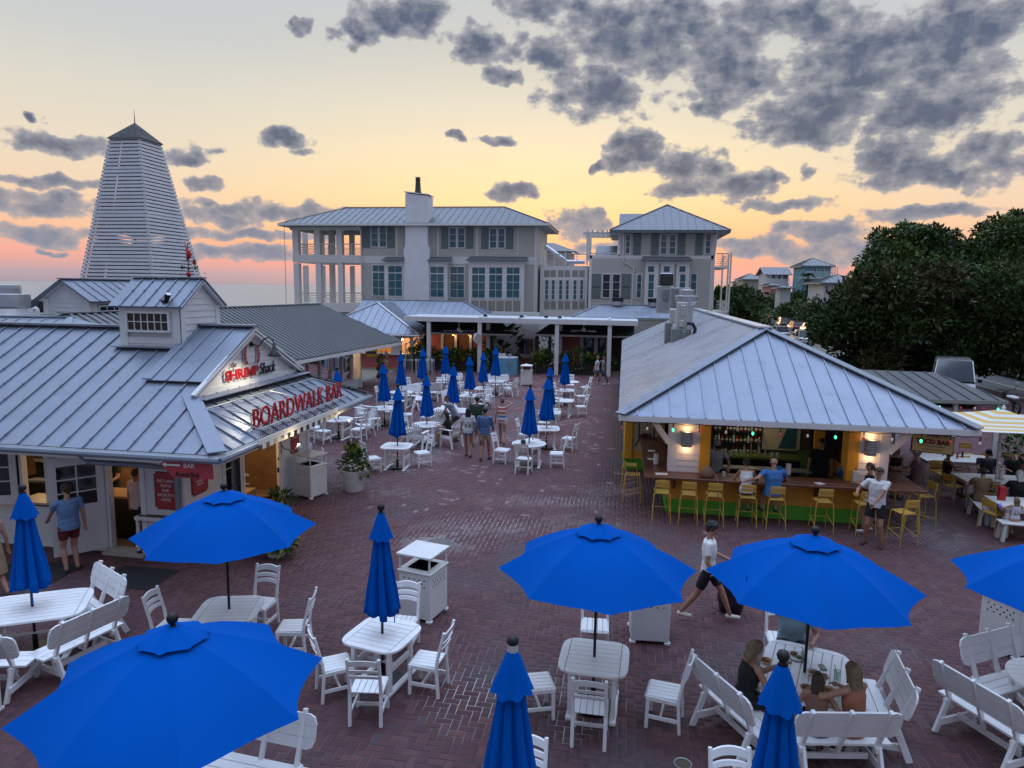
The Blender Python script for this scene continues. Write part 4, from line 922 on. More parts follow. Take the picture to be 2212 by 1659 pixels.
# ------------------------------------------------------------------ rooftop bits behind the shack
def z3(zx, zy, Y): return atY(zx*.2411*.5486, (1050+zy*.2411)*.5486, Y)
def build_dormer():
 Y = 24.0; t = thing('dormer_building', 'white gabled monitor with tilted open sash behind the shack ridge', 'building', (z3(1100,900,Y).x, Y, 0))
 a, b, ap = z3(752,900,Y), z3(1480,900,Y), z3(1085,210,Y); ze = z3(1500,560,Y).z; x0, x1 = a.x, b.x; xm = (x0+x1)/2; Y2 = Y+6
 mb = MB(); mb.box(x0,x1,Y,Y2,0,ze); mb.add([(x0,Y,ze),(x1,Y,ze),(xm,Y,ap.z-.1),(x0,Y2,ze),(x1,Y2,ze),(xm,Y2,ap.z-.1)],[(0,1,2),(4,3,5)]); mb.build('wall', WSIDE, t)
 zb = 3.4; siding(t, (x0,Y,zb), (1,0,0), (0,-1,0), x1-x0, 0, ap.z-.12-zb, .17, WSIDE, clip=[(0,0),(x1-x0,0),(x1-x0,ze-zb),(xm-x0,ap.z-.12-zb),(0,ze-zb)])
 mb = MB()
 for xx in (x0,x1-.2): mb.box(xx-.02 if xx == x0 else xx, xx+.2 if xx == x0 else x1+.02, Y-.05, Y+.02, zb, ze+.05)
 for sg in (-1,1): mb.bar((xm+sg*(x1-xm+.1),Y-.04,ze-.02),(xm,Y-.04,ap.z-.1),.05,.22,(0,1,0))
 mb.split('rake_trim', WHITE, t)
 e = .26; h = ap.z; zz = ze-.02; roof = MB()
 for sg in (-1,1): roof.slab([(xm+sg*(x1-xm+e),Y-.25,zz),(xm+sg*(x1-xm+e),Y2,zz),(xm,Y2,h),(xm,Y-.25,h)][::sg], .06)
 roof = roof.build('roof', GALV, t)
 seam_roof(roof, [(x1+e+.02,Y-.27,zz),(x1+e+.02,Y2,zz),(xm,Y2,h+.01),(xm,Y-.27,h+.01)], (0,1,0), .5, GALV, .03, screws=.6)
 seam_roof(roof, [(x0-e-.02,Y-.27,zz),(x0-e-.02,Y2,zz),(xm,Y2,h+.01),(xm,Y-.27,h+.01)], (0,1,0), .5, GALV, .03, as_parts=False)
 mb = MB(); mb.bar((xm,Y-.28,h+.04),(xm,Y2,h+.04),.25,.04); mb.build('ridge_cap', GALV, roof)
 w0 = z3(1590,840,Y).z; mb = MB(); mb.box(x1+.002,x1+.012,Y+.45,Y+2.6,w0,ze-.15); mb.build('window_opening', DARK, t)
 window(t, (x1+.02,Y+.42,w0), (0,1,0), V(.9,0,.42), 2.1, ze-.2-w0, 5, 2, WHITE, GLASSD, .05, .03)
 # the roof in front of it, exhaust fan, cabinet, vent pipe
 A = thing('annex_building', 'low annex with dull metal hip roof behind the shack', 'building', (-22,20,0))
 R0, R1, R2 = z3(120,905,21.), z3(960,835,21.), z3(1130,820,21.); EV = z3(1390,935,20.2)
 mb = MB(); mb.box(-26,EV.x-.4,20.3,23.5,0,3.6); mb.build('wall', WSIDE, A)
 pts = [(-27,19.2,R1.z-.75),(EV.x,19.2,R1.z-.75),(R1.x+.25,21.2,R1.z+.02),(-27,21.2,R1.z-.04)]
 mb = MB(); mb.slab(pts, .05); mb.slab([(EV.x,19.2,R1.z-.75),(EV.x,23.2,R1.z-.75),(R1.x+.25,21.2,R1.z+.02)], .05); mb.slab([(EV.x,23.2,R1.z-.75),(-27,23.2,R1.z-.75),(-27,21.2,R1.z-.04),(R1.x+.25,21.2,R1.z+.02)], .05); rf = mb.build('roof', GALV, A)
 seam_roof(rf, pts, (1,0,0), .5, GALV, .03); mb = MB(); mb.bar(pts[2], pts[1], .2, .03); mb.bar(pts[3], pts[2], .25, .04); mb.build('ridge_cap', GALV, rf)
 f = thing('exhaust_fan', 'round galvanized exhaust fan on the flat roof at the picture edge', 'exhaust fan', z3(100,760,23.)); c = z3(120,800,23.); c.z = 0
 z_ = lambda v: z3(100,v,23.).z; r = (z3(400,600,23.).x-c.x)
 mb = MB(); mb.lathe([(r*.8,z_(680)-.02),(r*.98,z_(640)),(r,z_(560)),(r,z_(450)),(r*.95,z_(440))], 24, c); mb.build('shroud', STEEL, f, smooth=False)
 mb = MB(); mb.lathe([(r*.66,z_(445)),(r*.66,z_(345)),(r*.64,z_(300)),(r*.3,z_(288))], 20, c); mb.build('motor_cap', STEEL, f)
 mb = MB(); mb.box(c.x-r*.85,c.x+r*.85,c.y-r*.85,c.y+r*.85,z_(760),z_(676)); mb.box(c.x-r*1.3,c.x+r*1.3,c.y-r*1.3,c.y+r*1.3,3.0,z_(762)); mb.build('curb', WHITE, f)
 g = thing('equipment_cabinet', 'dark slate equipment cabinet beside the exhaust fan', 'cabinet', z3(560,800,25.)); p, q = z3(380,540,25.), z3(740,548,25.); mb = MB(); mb.box(p.x,q.x,25,26.5,2.5,p.z); mb.build('cabinet', mat('slate_cabinet',(.05,.06,.075),.5), g); mb = MB(); mb.box(z3(628,560,25.).x,q.x-.05,24.97,25,2.5,p.z-.05); mb.build('dark_panel', BLACK, g)
 v = thing('vent_pipe', 'white hooked plastic vent pipe in front of the dark cabinet', 'pipe', z3(620,820,22.)); P_ = [z3(625,900,22.), z3(610,720,22.), z3(600,690,22.), z3(580,682,22.), z3(556,690,22.), z3(550,735,22.)]
 mb = MB(); mb.tube(P_, .07, 8); mb.build('pipe', WHITE, v)
build_dormer()
# ------------------------------------------------------------------ the beach house
HY = 58.0
HS = mat('beige_siding', (0.52,0.49,0.445), 0.6, var=.04, scale=.5); HT = mat('cream_trim', (0.76,0.73,0.70), .55, var=.03); HSH = mat('sage_shutter', (0.15,0.18,0.175), .6); HP = mat('taupe_panel', (0.33,0.30,0.255), .7); HR = mat('grey_standing_seam', (0.17,0.18,0.20), .45, .3, var=.05); STUC = mat('white_stucco', (0.76,0.74,0.75), .85, var=.05, scale=1.2, bump=.15, bscale=8)
def Hq(zx, zy, Y=HY): return atY((1050+zx*.5425)*.5486, (650+zy*.5425)*.5486, Y)
def Gq(zx, zy, Y=HY): return atY((2100+zx*.4069)*.5486, (750+zy*.4069)*.5486, Y)
def facing_box(mb, a, b, Y0, Y1): mb.box(min(a.x,b.x), max(a.x,b.x), Y0, Y1, min(a.z,b.z), max(a.z,b.z)); return mb
def win(t, f, x0, y0, x1, y1, Y, cols=1, rows=3, top=None, pm=None):
 a, b = f(x0, y1, Y), f(x1, y0, Y); return window(t, (a.x,Y-.01,a.z), (1,0,0), (0,-1,0), b.x-a.x, b.z-a.z, cols, rows, HT, pm or GLASSB, .07, .03, .06, top)
def shutter(t, f, x0, y0, x1, y1, Y):
 a, b = f(x0, y1, Y), f(x1, y0, Y); mb = MB(); mb.cbox(a.x,b.x,Y-.09,Y-.03,a.z,b.z,.01); w = b.x-a.x
 for q in (.14,.5): mb.box(a.x+.06,b.x-.06,Y-.1,Y-.08,a.z+(b.z-a.z)*(q-.08)+.05,a.z+(b.z-a.z)*(q+.36)-.05)
 mb.build('shutter', HSH, t)
def rail(t, f, x0, x1, y0, y1, Y, bars=5, name='railing'):
 a, b = f(x0, y1, Y), f(x1, y0, Y); mb = MB()
 for k in range(bars): z = a.z+.08+(b.z-a.z-.1)*k/(bars-1); mb.box(a.x,b.x,Y-.02,Y+.02,z-.02,z+.02)
 mb.box(a.x,b.x,Y-.05,Y+.05,b.z,b.z+.05); mb.box((a.x+b.x)/2-.03,(a.x+b.x)/2+.03,Y-.03,Y+.03,a.z,b.z); mb.build(name, HT, t, kind=None) if False else mb.build(name, HT, t)
def hip(t, x0, x1, y0, y1, ze, zr, m, hip_l=True, hip_r=True, pitch=.5, under=None, parts=True, front_only=True, rib=.04):
 """hip roof with ridge along x"""
 w = (y1-y0)/2; ym = (y0+y1)/2; ra, rb = (x0+w if hip_l else x0), (x1-w if hip_r else x1)
 if ra > rb: ra = rb = (x0+x1)/2
 F = [(x0,y0,ze),(x1,y0,ze),(rb,ym,zr),(ra,ym,zr)]; B = [(x1,y1,ze),(x0,y1,ze),(ra,ym,zr),(rb,ym,zr)]
 if ra == rb: F, B = F[:3], B[:3]
 L, R_ = [(x0,y1,ze),(x0,y0,ze),(ra,ym,zr)], [(x1,y0,ze),(x1,y1,ze),(rb,ym,zr)]
 mb = MB()
 for P_ in (F, B, L, R_): mb.slab(P_, .04)
 mb.box(x0+.03,x1-.03,y0+.03,y1-.03,ze-.2,ze-.045)
 r = mb.build('roof', under or m, t)
 seam_roof(r, F, (1,0,0), pitch, m, rib, as_parts=parts); seam_roof(r, R_, (0,1,0), pitch, m, rib, as_parts=False); seam_roof(r, L, (0,1,0), pitch, m, rib, as_parts=False); seam_roof(r, B, (1,0,0), pitch, m, rib, as_parts=False)
 mb = MB()
 for a, b in ((F[0],(ra,ym,zr)),(F[1],(rb,ym,zr)),(B[0],(rb,ym,zr)),(B[1],(ra,ym,zr))): mb.bar(V(a)+V(0,0,.05), V(b)+V(0,0,.05), .14, .03)
 if ra < rb: mb.bar((ra,ym,zr+.05),(rb,ym,zr+.05),.18,.04)
 mb.build('ridge_cap', m, r); return r
def build_house():
 p0, p1 = Hq(690,1100), Hq(1968,430); X0, X1 = p0.x, p1.x; ZE = Hq(1000,425,HY-.9).z
 t = thing('beach_house', 'large beige three storey beach house with tall white chimney and porches', 'house', (X0,HY,0))
 eR = Hq(2050,417,HY-.9); far = atX((1050+2118*.5425)*.5486,(650+490*.5425)*.5486,eR.x).y; Y2 = max(HY+7, min(HY+14, far-.9))
 mb = MB(); mb.box(X0,X1,HY,Y2,0,ZE-.02); mb.build('wall', HS, t)
 holes = []
 siding(t, (X0,HY,0), (1,0,0), (0,-1,0), X1-X0, Hq(0,1120).z, ZE-.1, .21, HS, as_parts=False, th=.05)
 siding(t, (X1,HY,0), (0,1,0), (1,0,0), Y2-HY, 2.5, ZE-.1, .21, HS, as_parts=False, th=.05)
 xl = Hq(80,408,HY-.9).x; rz = Hq(1200,308,(HY+Y2)/2).z
 r = hip(t, xl, eR.x, HY-.9, Y2+.9, ZE, rz, HR, pitch=.62)
 mb = MB(); mb.box(xl,eR.x+.05,HY-1.0,HY-.9,ZE-.16,ZE+.02); mb.tube([(X1-.15,HY-.15,ZE-.1),(X1-.15,HY-.15,.5)],.06,8); mb.tube([(X0+.1,HY-.9,ZE-.15),(X0+.1,HY-.15,ZE-.6),(X0+.1,HY-.15,.5)],.06,8); mb.build('gutter', HT, t)
 mb = MB()
 for zx in (945,1245,1528,1825): a, b = Hq(zx-5,668), Hq(zx+5,432); mb.box(a.x,b.x,HY-.045,HY,a.z,b.z)
 a, b = Hq(690,712), Hq(1968,668); mb.box(a.x,b.x,HY-.06,HY,a.z,b.z); mb.box(X1-.25,X1+.03,HY-.05,HY+.25,0,ZE-.1); a = Hq(690,445); mb.box(X0,X1,HY-.05,HY,a.z,ZE-.05); mb.split('trim_board', HT, t)
 for (a, b, c, d) in ((757,440,813,598),(817,440,873,598),(1322,450,1381,605),(1384,450,1443,605),(1615,455,1673,607),(1676,455,1734,607)): win(t, Hq, a, b, c, d, HY-.03)
 for (a, b, c, d) in ((698,447,752,598),(875,447,928,600),(1268,455,1321,606),(1446,455,1502,606),(1558,457,1611,608),(1738,457,1792,608)): shutter(t, Hq, a, b, c, d, HY)
 def trans(x0, y0, x1, y1, Y):
  a, b = Hq(x0,y1,Y), Hq(x1,y0,Y); win(t, Hq, x0, y0, x1, y1, Y, 2, 4 if False else 3, (b.z-a.z)*.24)
 trans(768,722,860,952,HY-.03); trans(1328,733,1440,966,HY-.03)
 def bay(x0, x1, y0, y1, wins, roofx, dy=.55, panels=None):
  Yb = HY-dy; a, b = Hq(x0,y1,Yb), Hq(x1,y0,Yb); mb = MB(); mb.box(a.x,b.x,Yb,HY-.001,a.z,b.z); o = mb.build('bay', HT, t)
  for w in wins: aa, bb = Hq(w[0],w[3],Yb), Hq(w[2],w[1],Yb); window(o, (aa.x,Yb-.01,aa.z), (1,0,0), (0,-1,0), bb.x-aa.x, bb.z-aa.z, 2, 3, HT, GLASSB, .07, .03, .05, (bb.z-aa.z)*.24, pane_parts=False)
  if panels:
   mb = MB()
   for k in range(panels[4]): q0, q1 = Hq(panels[0]+(panels[2]-panels[0])*(k+.05)/panels[4],panels[3],Yb), Hq(panels[0]+(panels[2]-panels[0])*(k+.95)/panels[4],panels[1],Yb); mb.box(q0.x,q1.x,Yb-.015,Yb,q0.z,q1.z)
   mb.build('panel', HP, o)
  ra, rb = Hq(roofx[0],690,Yb-.3), Hq(roofx[1],690,Yb-.3); mb = MB(); mb.slab([(ra.x,Yb-.35,ra.z),(rb.x,Yb-.35,ra.z),(rb.x-.2,HY,ra.z+.35),(ra.x+.2,HY,ra.z+.35)], .06); mb.build('bay_roof', HR, o)
 bay(858,1000,690,985,[(880,728,988,955)],(832,998)); bay(1165,1312,690,985,[(1185,733,1292,962)],(1163,1345)); bay(1465,1870,690,1090,[(1485,738,1592,968),(1609,738,1717,968),(1735,738,1843,968)],(1445,1900),.6,(1482,985,1845,1072,6))
 # chimney
 Yc = HY-.75; prof = [(1000,1100),(1000,680),(994,640),(994,610),(1006,580),(1006,205)]; pr = [(1178,1100),(1178,680),(1182,640),(1182,610),(1168,580),(1168,222)]
 L = [Hq(x,y,Yc) for x, y in prof]; R_ = [Hq(x,y,Yc) for x, y in pr]; mb = MB(); yb = HY+.9; n = len(L)
 vs = [(p.x,Yc,p.z) for p in L]+[(p.x,Yc,p.z) for p in R_]+[(p.x,yb,p.z) for p in L]+[(p.x,yb,p.z) for p in R_]; fs = []
 for i in range(n-1): fs += [(i,n+i,n+i+1,i+1),(2*n+i,2*n+i+1,3*n+i+1,3*n+i),(i,i+1,2*n+i+1,2*n+i),(n+i,3*n+i,3*n+i+1,n+i+1)]
 fs.append((n-1,2*n-1,4*n-1,3*n-1)); mb.add(vs, fs); c = mb.build('chimney', STUC, t)
 a, b = Hq(1003,190,Yc), Hq(1171,214,Yc); mb = MB(); mb.slab([(a.x-.05,Yc-.06,a.z),(b.x+.05,Yc-.06,b.z+.05),(b.x+.05,yb+.06,b.z+.05),(a.x-.05,yb+.06,a.z)], .07); mb.build('cap_slab', STUC, c)
 p = Hq(1096,200,HY); q = Hq(1096,85,HY); mb = MB(); h = q.z-p.z; mb.lathe([(.30,-.1),(.30,.08),(.26,.12),(.2,h*.78),(.23,h*.8),(.23,h*.84),(.19,h*.86),(.19,h*.93),(.27,h*.94),(.1,h)], 10, (p.x,HY+.1,p.z)); mb.build('chimney_pot', mat('dark_flue',(.05,.045,.04),.6), c)
 # porches
 def porch_level(zt, zb, posts, back, railz, Yf):
  mb = MB()
  for x in posts: a, b = Hq(x[0],zb,Yf), Hq(x[1],zt,Yf); mb = MB(); mb.box(a.x,b.x,Yf-.01,Yf+(b.x-a.x),a.z,b.z); mb.build('post', HT, t)
  for x, Yb in back: a, b = Hq(x[0],zb,Yb), Hq(x[1],zt,Yb); mb = MB(); zlo = Hq(0,zb,Yf).z; mb.box(a.x,b.x,Yb,Yb+.3,zlo,Hq(0,zt,Yf).z); mb.build('post', HT, t)
  for (xa, xb) in railz[0]: rail(t, Hq, xa, xb, railz[1], railz[2], Yf+.1)
  a, b = Hq(railz[0][0][0],railz[2],Yf), Hq(railz[0][0][0],railz[1],Yf); mb = MB()
  for k in range(5): z = a.z+.08+(b.z-a.z-.1)*k/4; mb.box(a.x-.02,a.x+.02,Yf,Yf+6,z-.02,z+.02); mb.box(a.x,X0,Yf+5.98,Yf+6.02,z-.02,z+.02)
  mb.build('railing', HT, t)
 FP = ((190,225),(345,381),(507,543)); BPk = [((260,286),HY+6),((388,409),HY+6),((450,486),HY+3),((600,630),HY+6)]
 porch_level(425,655,FP,BPk,([(228,345),(388,507),(548,680)],575,657),HY)
 porch_level(712,1008,((203,232),(362,392),(522,552)),[((270,294),HY+6),((397,417),HY+6),((460,488),HY+3),((608,632),HY+6)],([(234,362),(397,522),(556,685)],930,1008),HY)
 a, b = Hq(190,706), Hq(690,655); mb = MB(); mb.box(a.x,X0,HY-.05,HY+6.2,a.z,b.z); c, d = Hq(203,1060), Hq(690,1008); mb.box(c.x,X0,HY-.05,HY+6.2,c.z,d.z); mb.split('porch_floor', HT, t)
 mb = MB(); mb.box(a.x-.2,X0,HY-.02,HY+.25,ZE-.45,ZE-.1); mb.box(a.x-.2,a.x+.2,HY,HY+6,ZE-.45,ZE-.1); mb.box(c.x,X0,HY+5.9,HY+6.1,ZE-.45,ZE-.1); mb.build('porch_beam', HT, t)
 mb = MB(); mb.box(c.x+.1,X0,HY+.2,HY+6.1,0,c.z); mb.build('base_wall', HS, t)
 mb = MB(); ch0 = Hq(127,425,HY-.85); ch1 = Hq(142,1010,HY-.85); k = 46
 for i in range(k): q = ch0.lerp(ch1, i/k); mb.ico(q, .05, 0)
 tag(mb.build('rain_chain', mat('copper_chain',(.10,.075,.06),.5,.4), None), 'thin rain chain hanging from the porch roof corner', 'rain chain')
 # ---- glazed link with roof terrace
 YL = HY+.7; l = thing('link_building', 'low glazed link with roof terrace joining the two beige houses', 'building', (Gq(300,1000).x, YL, 0))
 a, b = Gq(60,1165,YL), Gq(530,730,YL); mb = MB(); mb.box(a.x,b.x,YL,YL+6,.0,b.z); mb.build('wall', HT, l)
 for (x0, x1) in ((105,155),(168,216),(240,290),(305,353),(378,428),(443,492)):
  win(l, Gq, x0, 860, x1, 1062, YL-.03, 1, 4)
  for (y0, y1) in ((772,838),(1078,1148)): p, q = Gq(x0-2,y1,YL), Gq(x1+4,y0,YL); mb = MB(); mb.box(p.x,q.x,YL-.02,YL-.001,p.z,q.z); mb.build('panel', HP, l)
 rail(l, Gq, 105, 300, 618, 720, YL); rail(l, Gq, 330, 512, 618, 720, YL)
 for x0 in (88,302,512): p, q = Gq(x0,722,YL), Gq(x0+18,600,YL); mb = MB(); mb.box(p.x,q.x,YL-.1,YL+.1,p.z,q.z); mb.build('post', HT, l)
 mb = MB(); p = Gq(120,545,YL+.5); q = Gq(250,640,YL+.4); s = Gq(330,695,YL+.4); e = Gq(500,690,YL+.5); mb.tube([p,q,s,e],[.2,.22,.2,.16],10); tag(mb.build('foil_duct', mat('foil',(.6,.6,.64),.3,.7,bump=.6,bscale=9), None), 'crumpled silver foil duct slumped across the terrace railing', 'duct')
 # ---- right wing
 w = thing('beach_house', 'smaller beige house with pyramid hip roof and tall narrow windows', 'house', (Gq(1200,1000).x, HY, 0))
 a, b = Gq(527,1300), Gq(1765,400); ZE2 = Gq(1300,383,HY-.9).z; zmid = Gq(600,632).z; xu = Gq(828,500).x; D2 = HY+9
 mb = MB(); mb.box(a.x,b.x,HY,D2,0,zmid); mb.box(xu,b.x,HY,D2,zmid,ZE2-.05); mb.build('wall', HS, w)
 siding(w, (a.x,HY,0), (1,0,0), (0,-1,0), b.x-a.x, Gq(0,1230).z, zmid-.02, .205, HS, as_parts=False, th=.05); siding(w, (xu,HY,0), (1,0,0), (0,-1,0), b.x-xu, zmid+.1, ZE2-.15, .205, HS, as_parts=False, th=.05)
 x0, x1 = Gq(735,383,HY-.9).x, Gq(1917,380,HY-.9).x; hw = (x1-x0)/2; hip(w, x0, x1, HY-.9, HY-.9+2*hw, ZE2, Gq(1285,140,HY-.9+hw).z, HR, pitch=.62)
 p, q = Gq(832,335,HY+8.5), Gq(1110,225,HY+8.5); mb = MB(); mb.slab([(p.x,HY+6.5,p.z-.3),(q.x+2,HY+6.5,p.z-.3),(q.x+2,HY+8.5,q.z),(p.x,HY+8.5,q.z)], .1); mb.build('rear_roof', HR, w)
 mb = MB(); q0, q1 = Gq(527,658), Gq(1765,630); mb.box(a.x,b.x,HY-.05,HY,q0.z,q1.z); mb.box(b.x-.25,b.x+.03,HY-.05,HY+.3,0,ZE2-.1); mb.box(a.x-.03,a.x+.2,HY-.05,HY+.2,0,zmid); mb.box(xu-.03,xu+.18,HY-.05,HY+.2,zmid,ZE2-.1); mb.split('trim_board', HT, w)
 mb = MB(); mb.tube([Gq(875,400,HY-.3),Gq(868,690,HY-.12),Gq(970,745,HY-.12),Gq(950,1150,HY-.12)],.06,8); mb.tube([Gq(1782,395,HY-.5),Gq(1752,650,HY-.1),Gq(1730,1190,HY-.1)],.06,8); mb.split('downspout', HT, w)
 for (x0, y0, x1, y1) in ((885,420,945,618),(1222,420,1302,622),(1306,420,1388,622),(1655,415,1727,618)): win(w, Gq, x0, y0, x1, y1, HY-.03)
 for (x0, y0, x1, y1) in ((660,805,752,1042),(756,805,848,1042),(990,808,1056,1046)): win(w, Gq, x0, y0, x1, y1, HY-.03, pm=GLASSD if x0 < 900 else GLASSB)
 win(w, Gq, 1508, 800, 1590, 1046, HY-.03)
 for (x0, y0, x1, y1) in ((962,416,1046,627),(1133,416,1215,627),(1394,416,1476,627),(1562,412,1645,625),(562,806,656,1044),(850,806,946,1044)): shutter(w, Gq, x0, y0, x1, y1, HY)
 Yb = HY-.6; p, q = Gq(1072,1110,Yb), Gq(1516,678,Yb); mb = MB(); mb.box(p.x,q.x,Yb,HY-.001,p.z,q.z); o = mb.build('bay', HT, w)
 for (x0, x1) in ((1100,1178),(1402,1482)):
  for (y0, y1, rws) in ((726,798,1),(804,1042,3)): pa, pb = Gq(x0,y1,Yb), Gq(x1,y0,Yb); window(o, (pa.x,Yb-.01,pa.z), (1,0,0), (0,-1,0), pb.x-pa.x, pb.z-pa.z, 1, rws, HT, GLASSB, .07, .03, .05, pane_parts=False)
 pa, pb = Gq(1252,798,Yb), Gq(1330,726,Yb); window(o, (pa.x,Yb-.01,pa.z), (1,0,0), (0,-1,0), pb.x-pa.x, pb.z-pa.z, 1, 1, HT, GLASSB, .07, .03, .05, pane_parts=False)
 for (x0, x1) in ((1200,1236),(1348,1388)): pa, pb = Gq(x0,1090,Yb), Gq(x1,708,Yb); mb = MB(); mb.box(pa.x,pb.x,Yb-.015,Yb,pa.z,pb.z); mb.build('panel', HP, o)
 pa, pb = Gq(1040,672,Yb-.3), Gq(1545,660,Yb-.3); mb = MB(); mb.slab([(pa.x,Yb-.35,pa.z),(pb.x,Yb-.35,pa.z),(pb.x-.2,HY,pa.z+.35),(pa.x+.2,HY,pa.z+.35)], .06); mb.build('bay_roof', HR, o)
 # side balconies
 for (yt, yb_, yfl) in ((595,735,742),(1055,1172,1182)):
  p, q = Gq(1768,yb_,HY+.6), Gq(1900,yt,HY+.6); mb = MB(); mb.box(b.x,q.x,HY+.5,HY+6,p.z-.15,p.z); mb.build('balcony_floor', HT, w); rail(w, Gq, 1768, 1893, yt+18, yb_, HY+.6, 7)
  mb = MB()
  for k in range(7): z = p.z+.08+(q.z-.35-p.z)*k/6; mb.box(q.x-.03,q.x+.01,HY+.6,HY+6,z-.02,z+.02)
  mb.build('railing', HT, w)
 for (x, Yp) in ((1893,HY+.5),(1870,HY+3),(1815,HY+5.8)): p, q = Gq(x,1180,Yp), Gq(x+20,590,Yp); mb = MB(); mb.box(p.x,q.x,Yp,Yp+.25,0,Gq(0,590,HY+.6).z); mb.build('post', HT, w)
 # terrace pergola on its left side
 pr_ = thing('roof_pergola', 'cream timber pergola on the roof terrace beside the hip roofed house', 'pergola', Gq(540,600)); Zp = Gq(0,400,HY).z; xa, xb = Gq(505,400).x, xu
 for k in range(7): mb = MB(); x = xa+.15+(xb-xa-.3)*k/6; mb.box(x-.05,x+.05,HY-.3,HY+4,Zp,Zp+.2); mb.build('rafter', HT, pr_)
 mb = MB(); mb.box(xa-.2,xb+.4,HY-.06,HY+.08,Zp-.24,Zp-.003); mb.box(xa-.2,xb+.4,HY+3.4,HY+3.5,Zp-.24,Zp-.003); mb.split('beam', HT, pr_)
 for Yp in (HY,HY+3.4): mb = MB(); mb.box(xa+.1,xa+.35,Yp-.05,Yp+.2,zmid-.3,Zp-.24); mb.build('post', HT, pr_)
 q0, q1 = Gq(598,612,HY+5), Gq(815,530,HY+5); mb = MB(); mb.slab([(q0.x,HY+4,q0.z-.2),(q1.x,HY+4,q0.z-.2),(q1.x,HY+6,q1.z),(q0.x+.1,HY+6,q1.z)], .08); mb.build('low_roof', HR, w); rail(w, Gq, 545, 825, 610, 632, HY+.1, 2)
 # a further house behind the link
 fh = thing('beach_house', 'grey roofed house just visible behind the link terrace', 'house', Gq(280,600,75.)); p, q, s = Gq(150,590,75.), Gq(420,590,75.), Gq(200,505,77.)
 mb = MB(); mb.box(p.x-2,q.x-.7,75,82,0,p.z); mb.build('wall', HS, fh); mb = MB(); mb.slab([(p.x-3,74.2,p.z),(q.x,74.2,p.z),(s.x,77.5,s.z),(p.x-3,77.5,s.z)],.1); mb.slab([(q.x,74.2,p.z),(q.x,81,p.z),(s.x,77.5,s.z)],.1); mb.build('roof', HR, fh)
build_house()
# ------------------------------------------------------------------ clothing shop with long corrugated roof
CLOTH = [mat('cloth_%d' % i, c, .85) for i, c in enumerate(((.5,.48,.44),(.05,.08,.18),(.32,.10,.12),(.12,.25,.25),(.45,.35,.2),(.03,.03,.035),(.5,.5,.55),(.3,.2,.25)))]
AMB = mat('amber_lit_wall', (0.55,0.36,0.18), .7)
LFOL = [mat('leaf_%d' % i, c, .55, var=.3, scale=2.5, spec=.35) for i, c in enumerate(((.04,.095,.02),(.065,.13,.025),(.09,.17,.035),(.22,.26,.04),(.028,.065,.018)))]
def fluff(mb, c, r, n, size, sc=(1,1,1), flat=.0, shape='leaf'):
 """scatter leaf faces through an ellipsoid"""
 for k in range(n):
  while True:
   p = V(random.uniform(-1,1), random.uniform(-1,1), random.uniform(-1,1))
   if p.length < 1 and (p.length > .45 or random.random() < .3): break
  q = V(c)+V(p.x*r*sc[0], p.y*r*sc[1], p.z*r*sc[2]); out = V(p.x, p.y, p.z+.4)
  d = (out.normalized()+V(random.gauss(0,.5),random.gauss(0,.5),random.gauss(0,.4))).normalized(); s = V(-d.y,d.x,random.uniform(-.4,.4)); s = s.normalized() if s.length > .01 else V(1,0,0)
  L = size*random.uniform(.6,1.4); w = L*.3; nrm = d.cross(s)*(L*.12)
  mb.cur = random.choice((0,0,1,1,2))
  mb.add([q, q+d*L*.5+s*w+nrm, q+d*L, q+d*L*.5-s*w+nrm], [(0,1,2,3)])
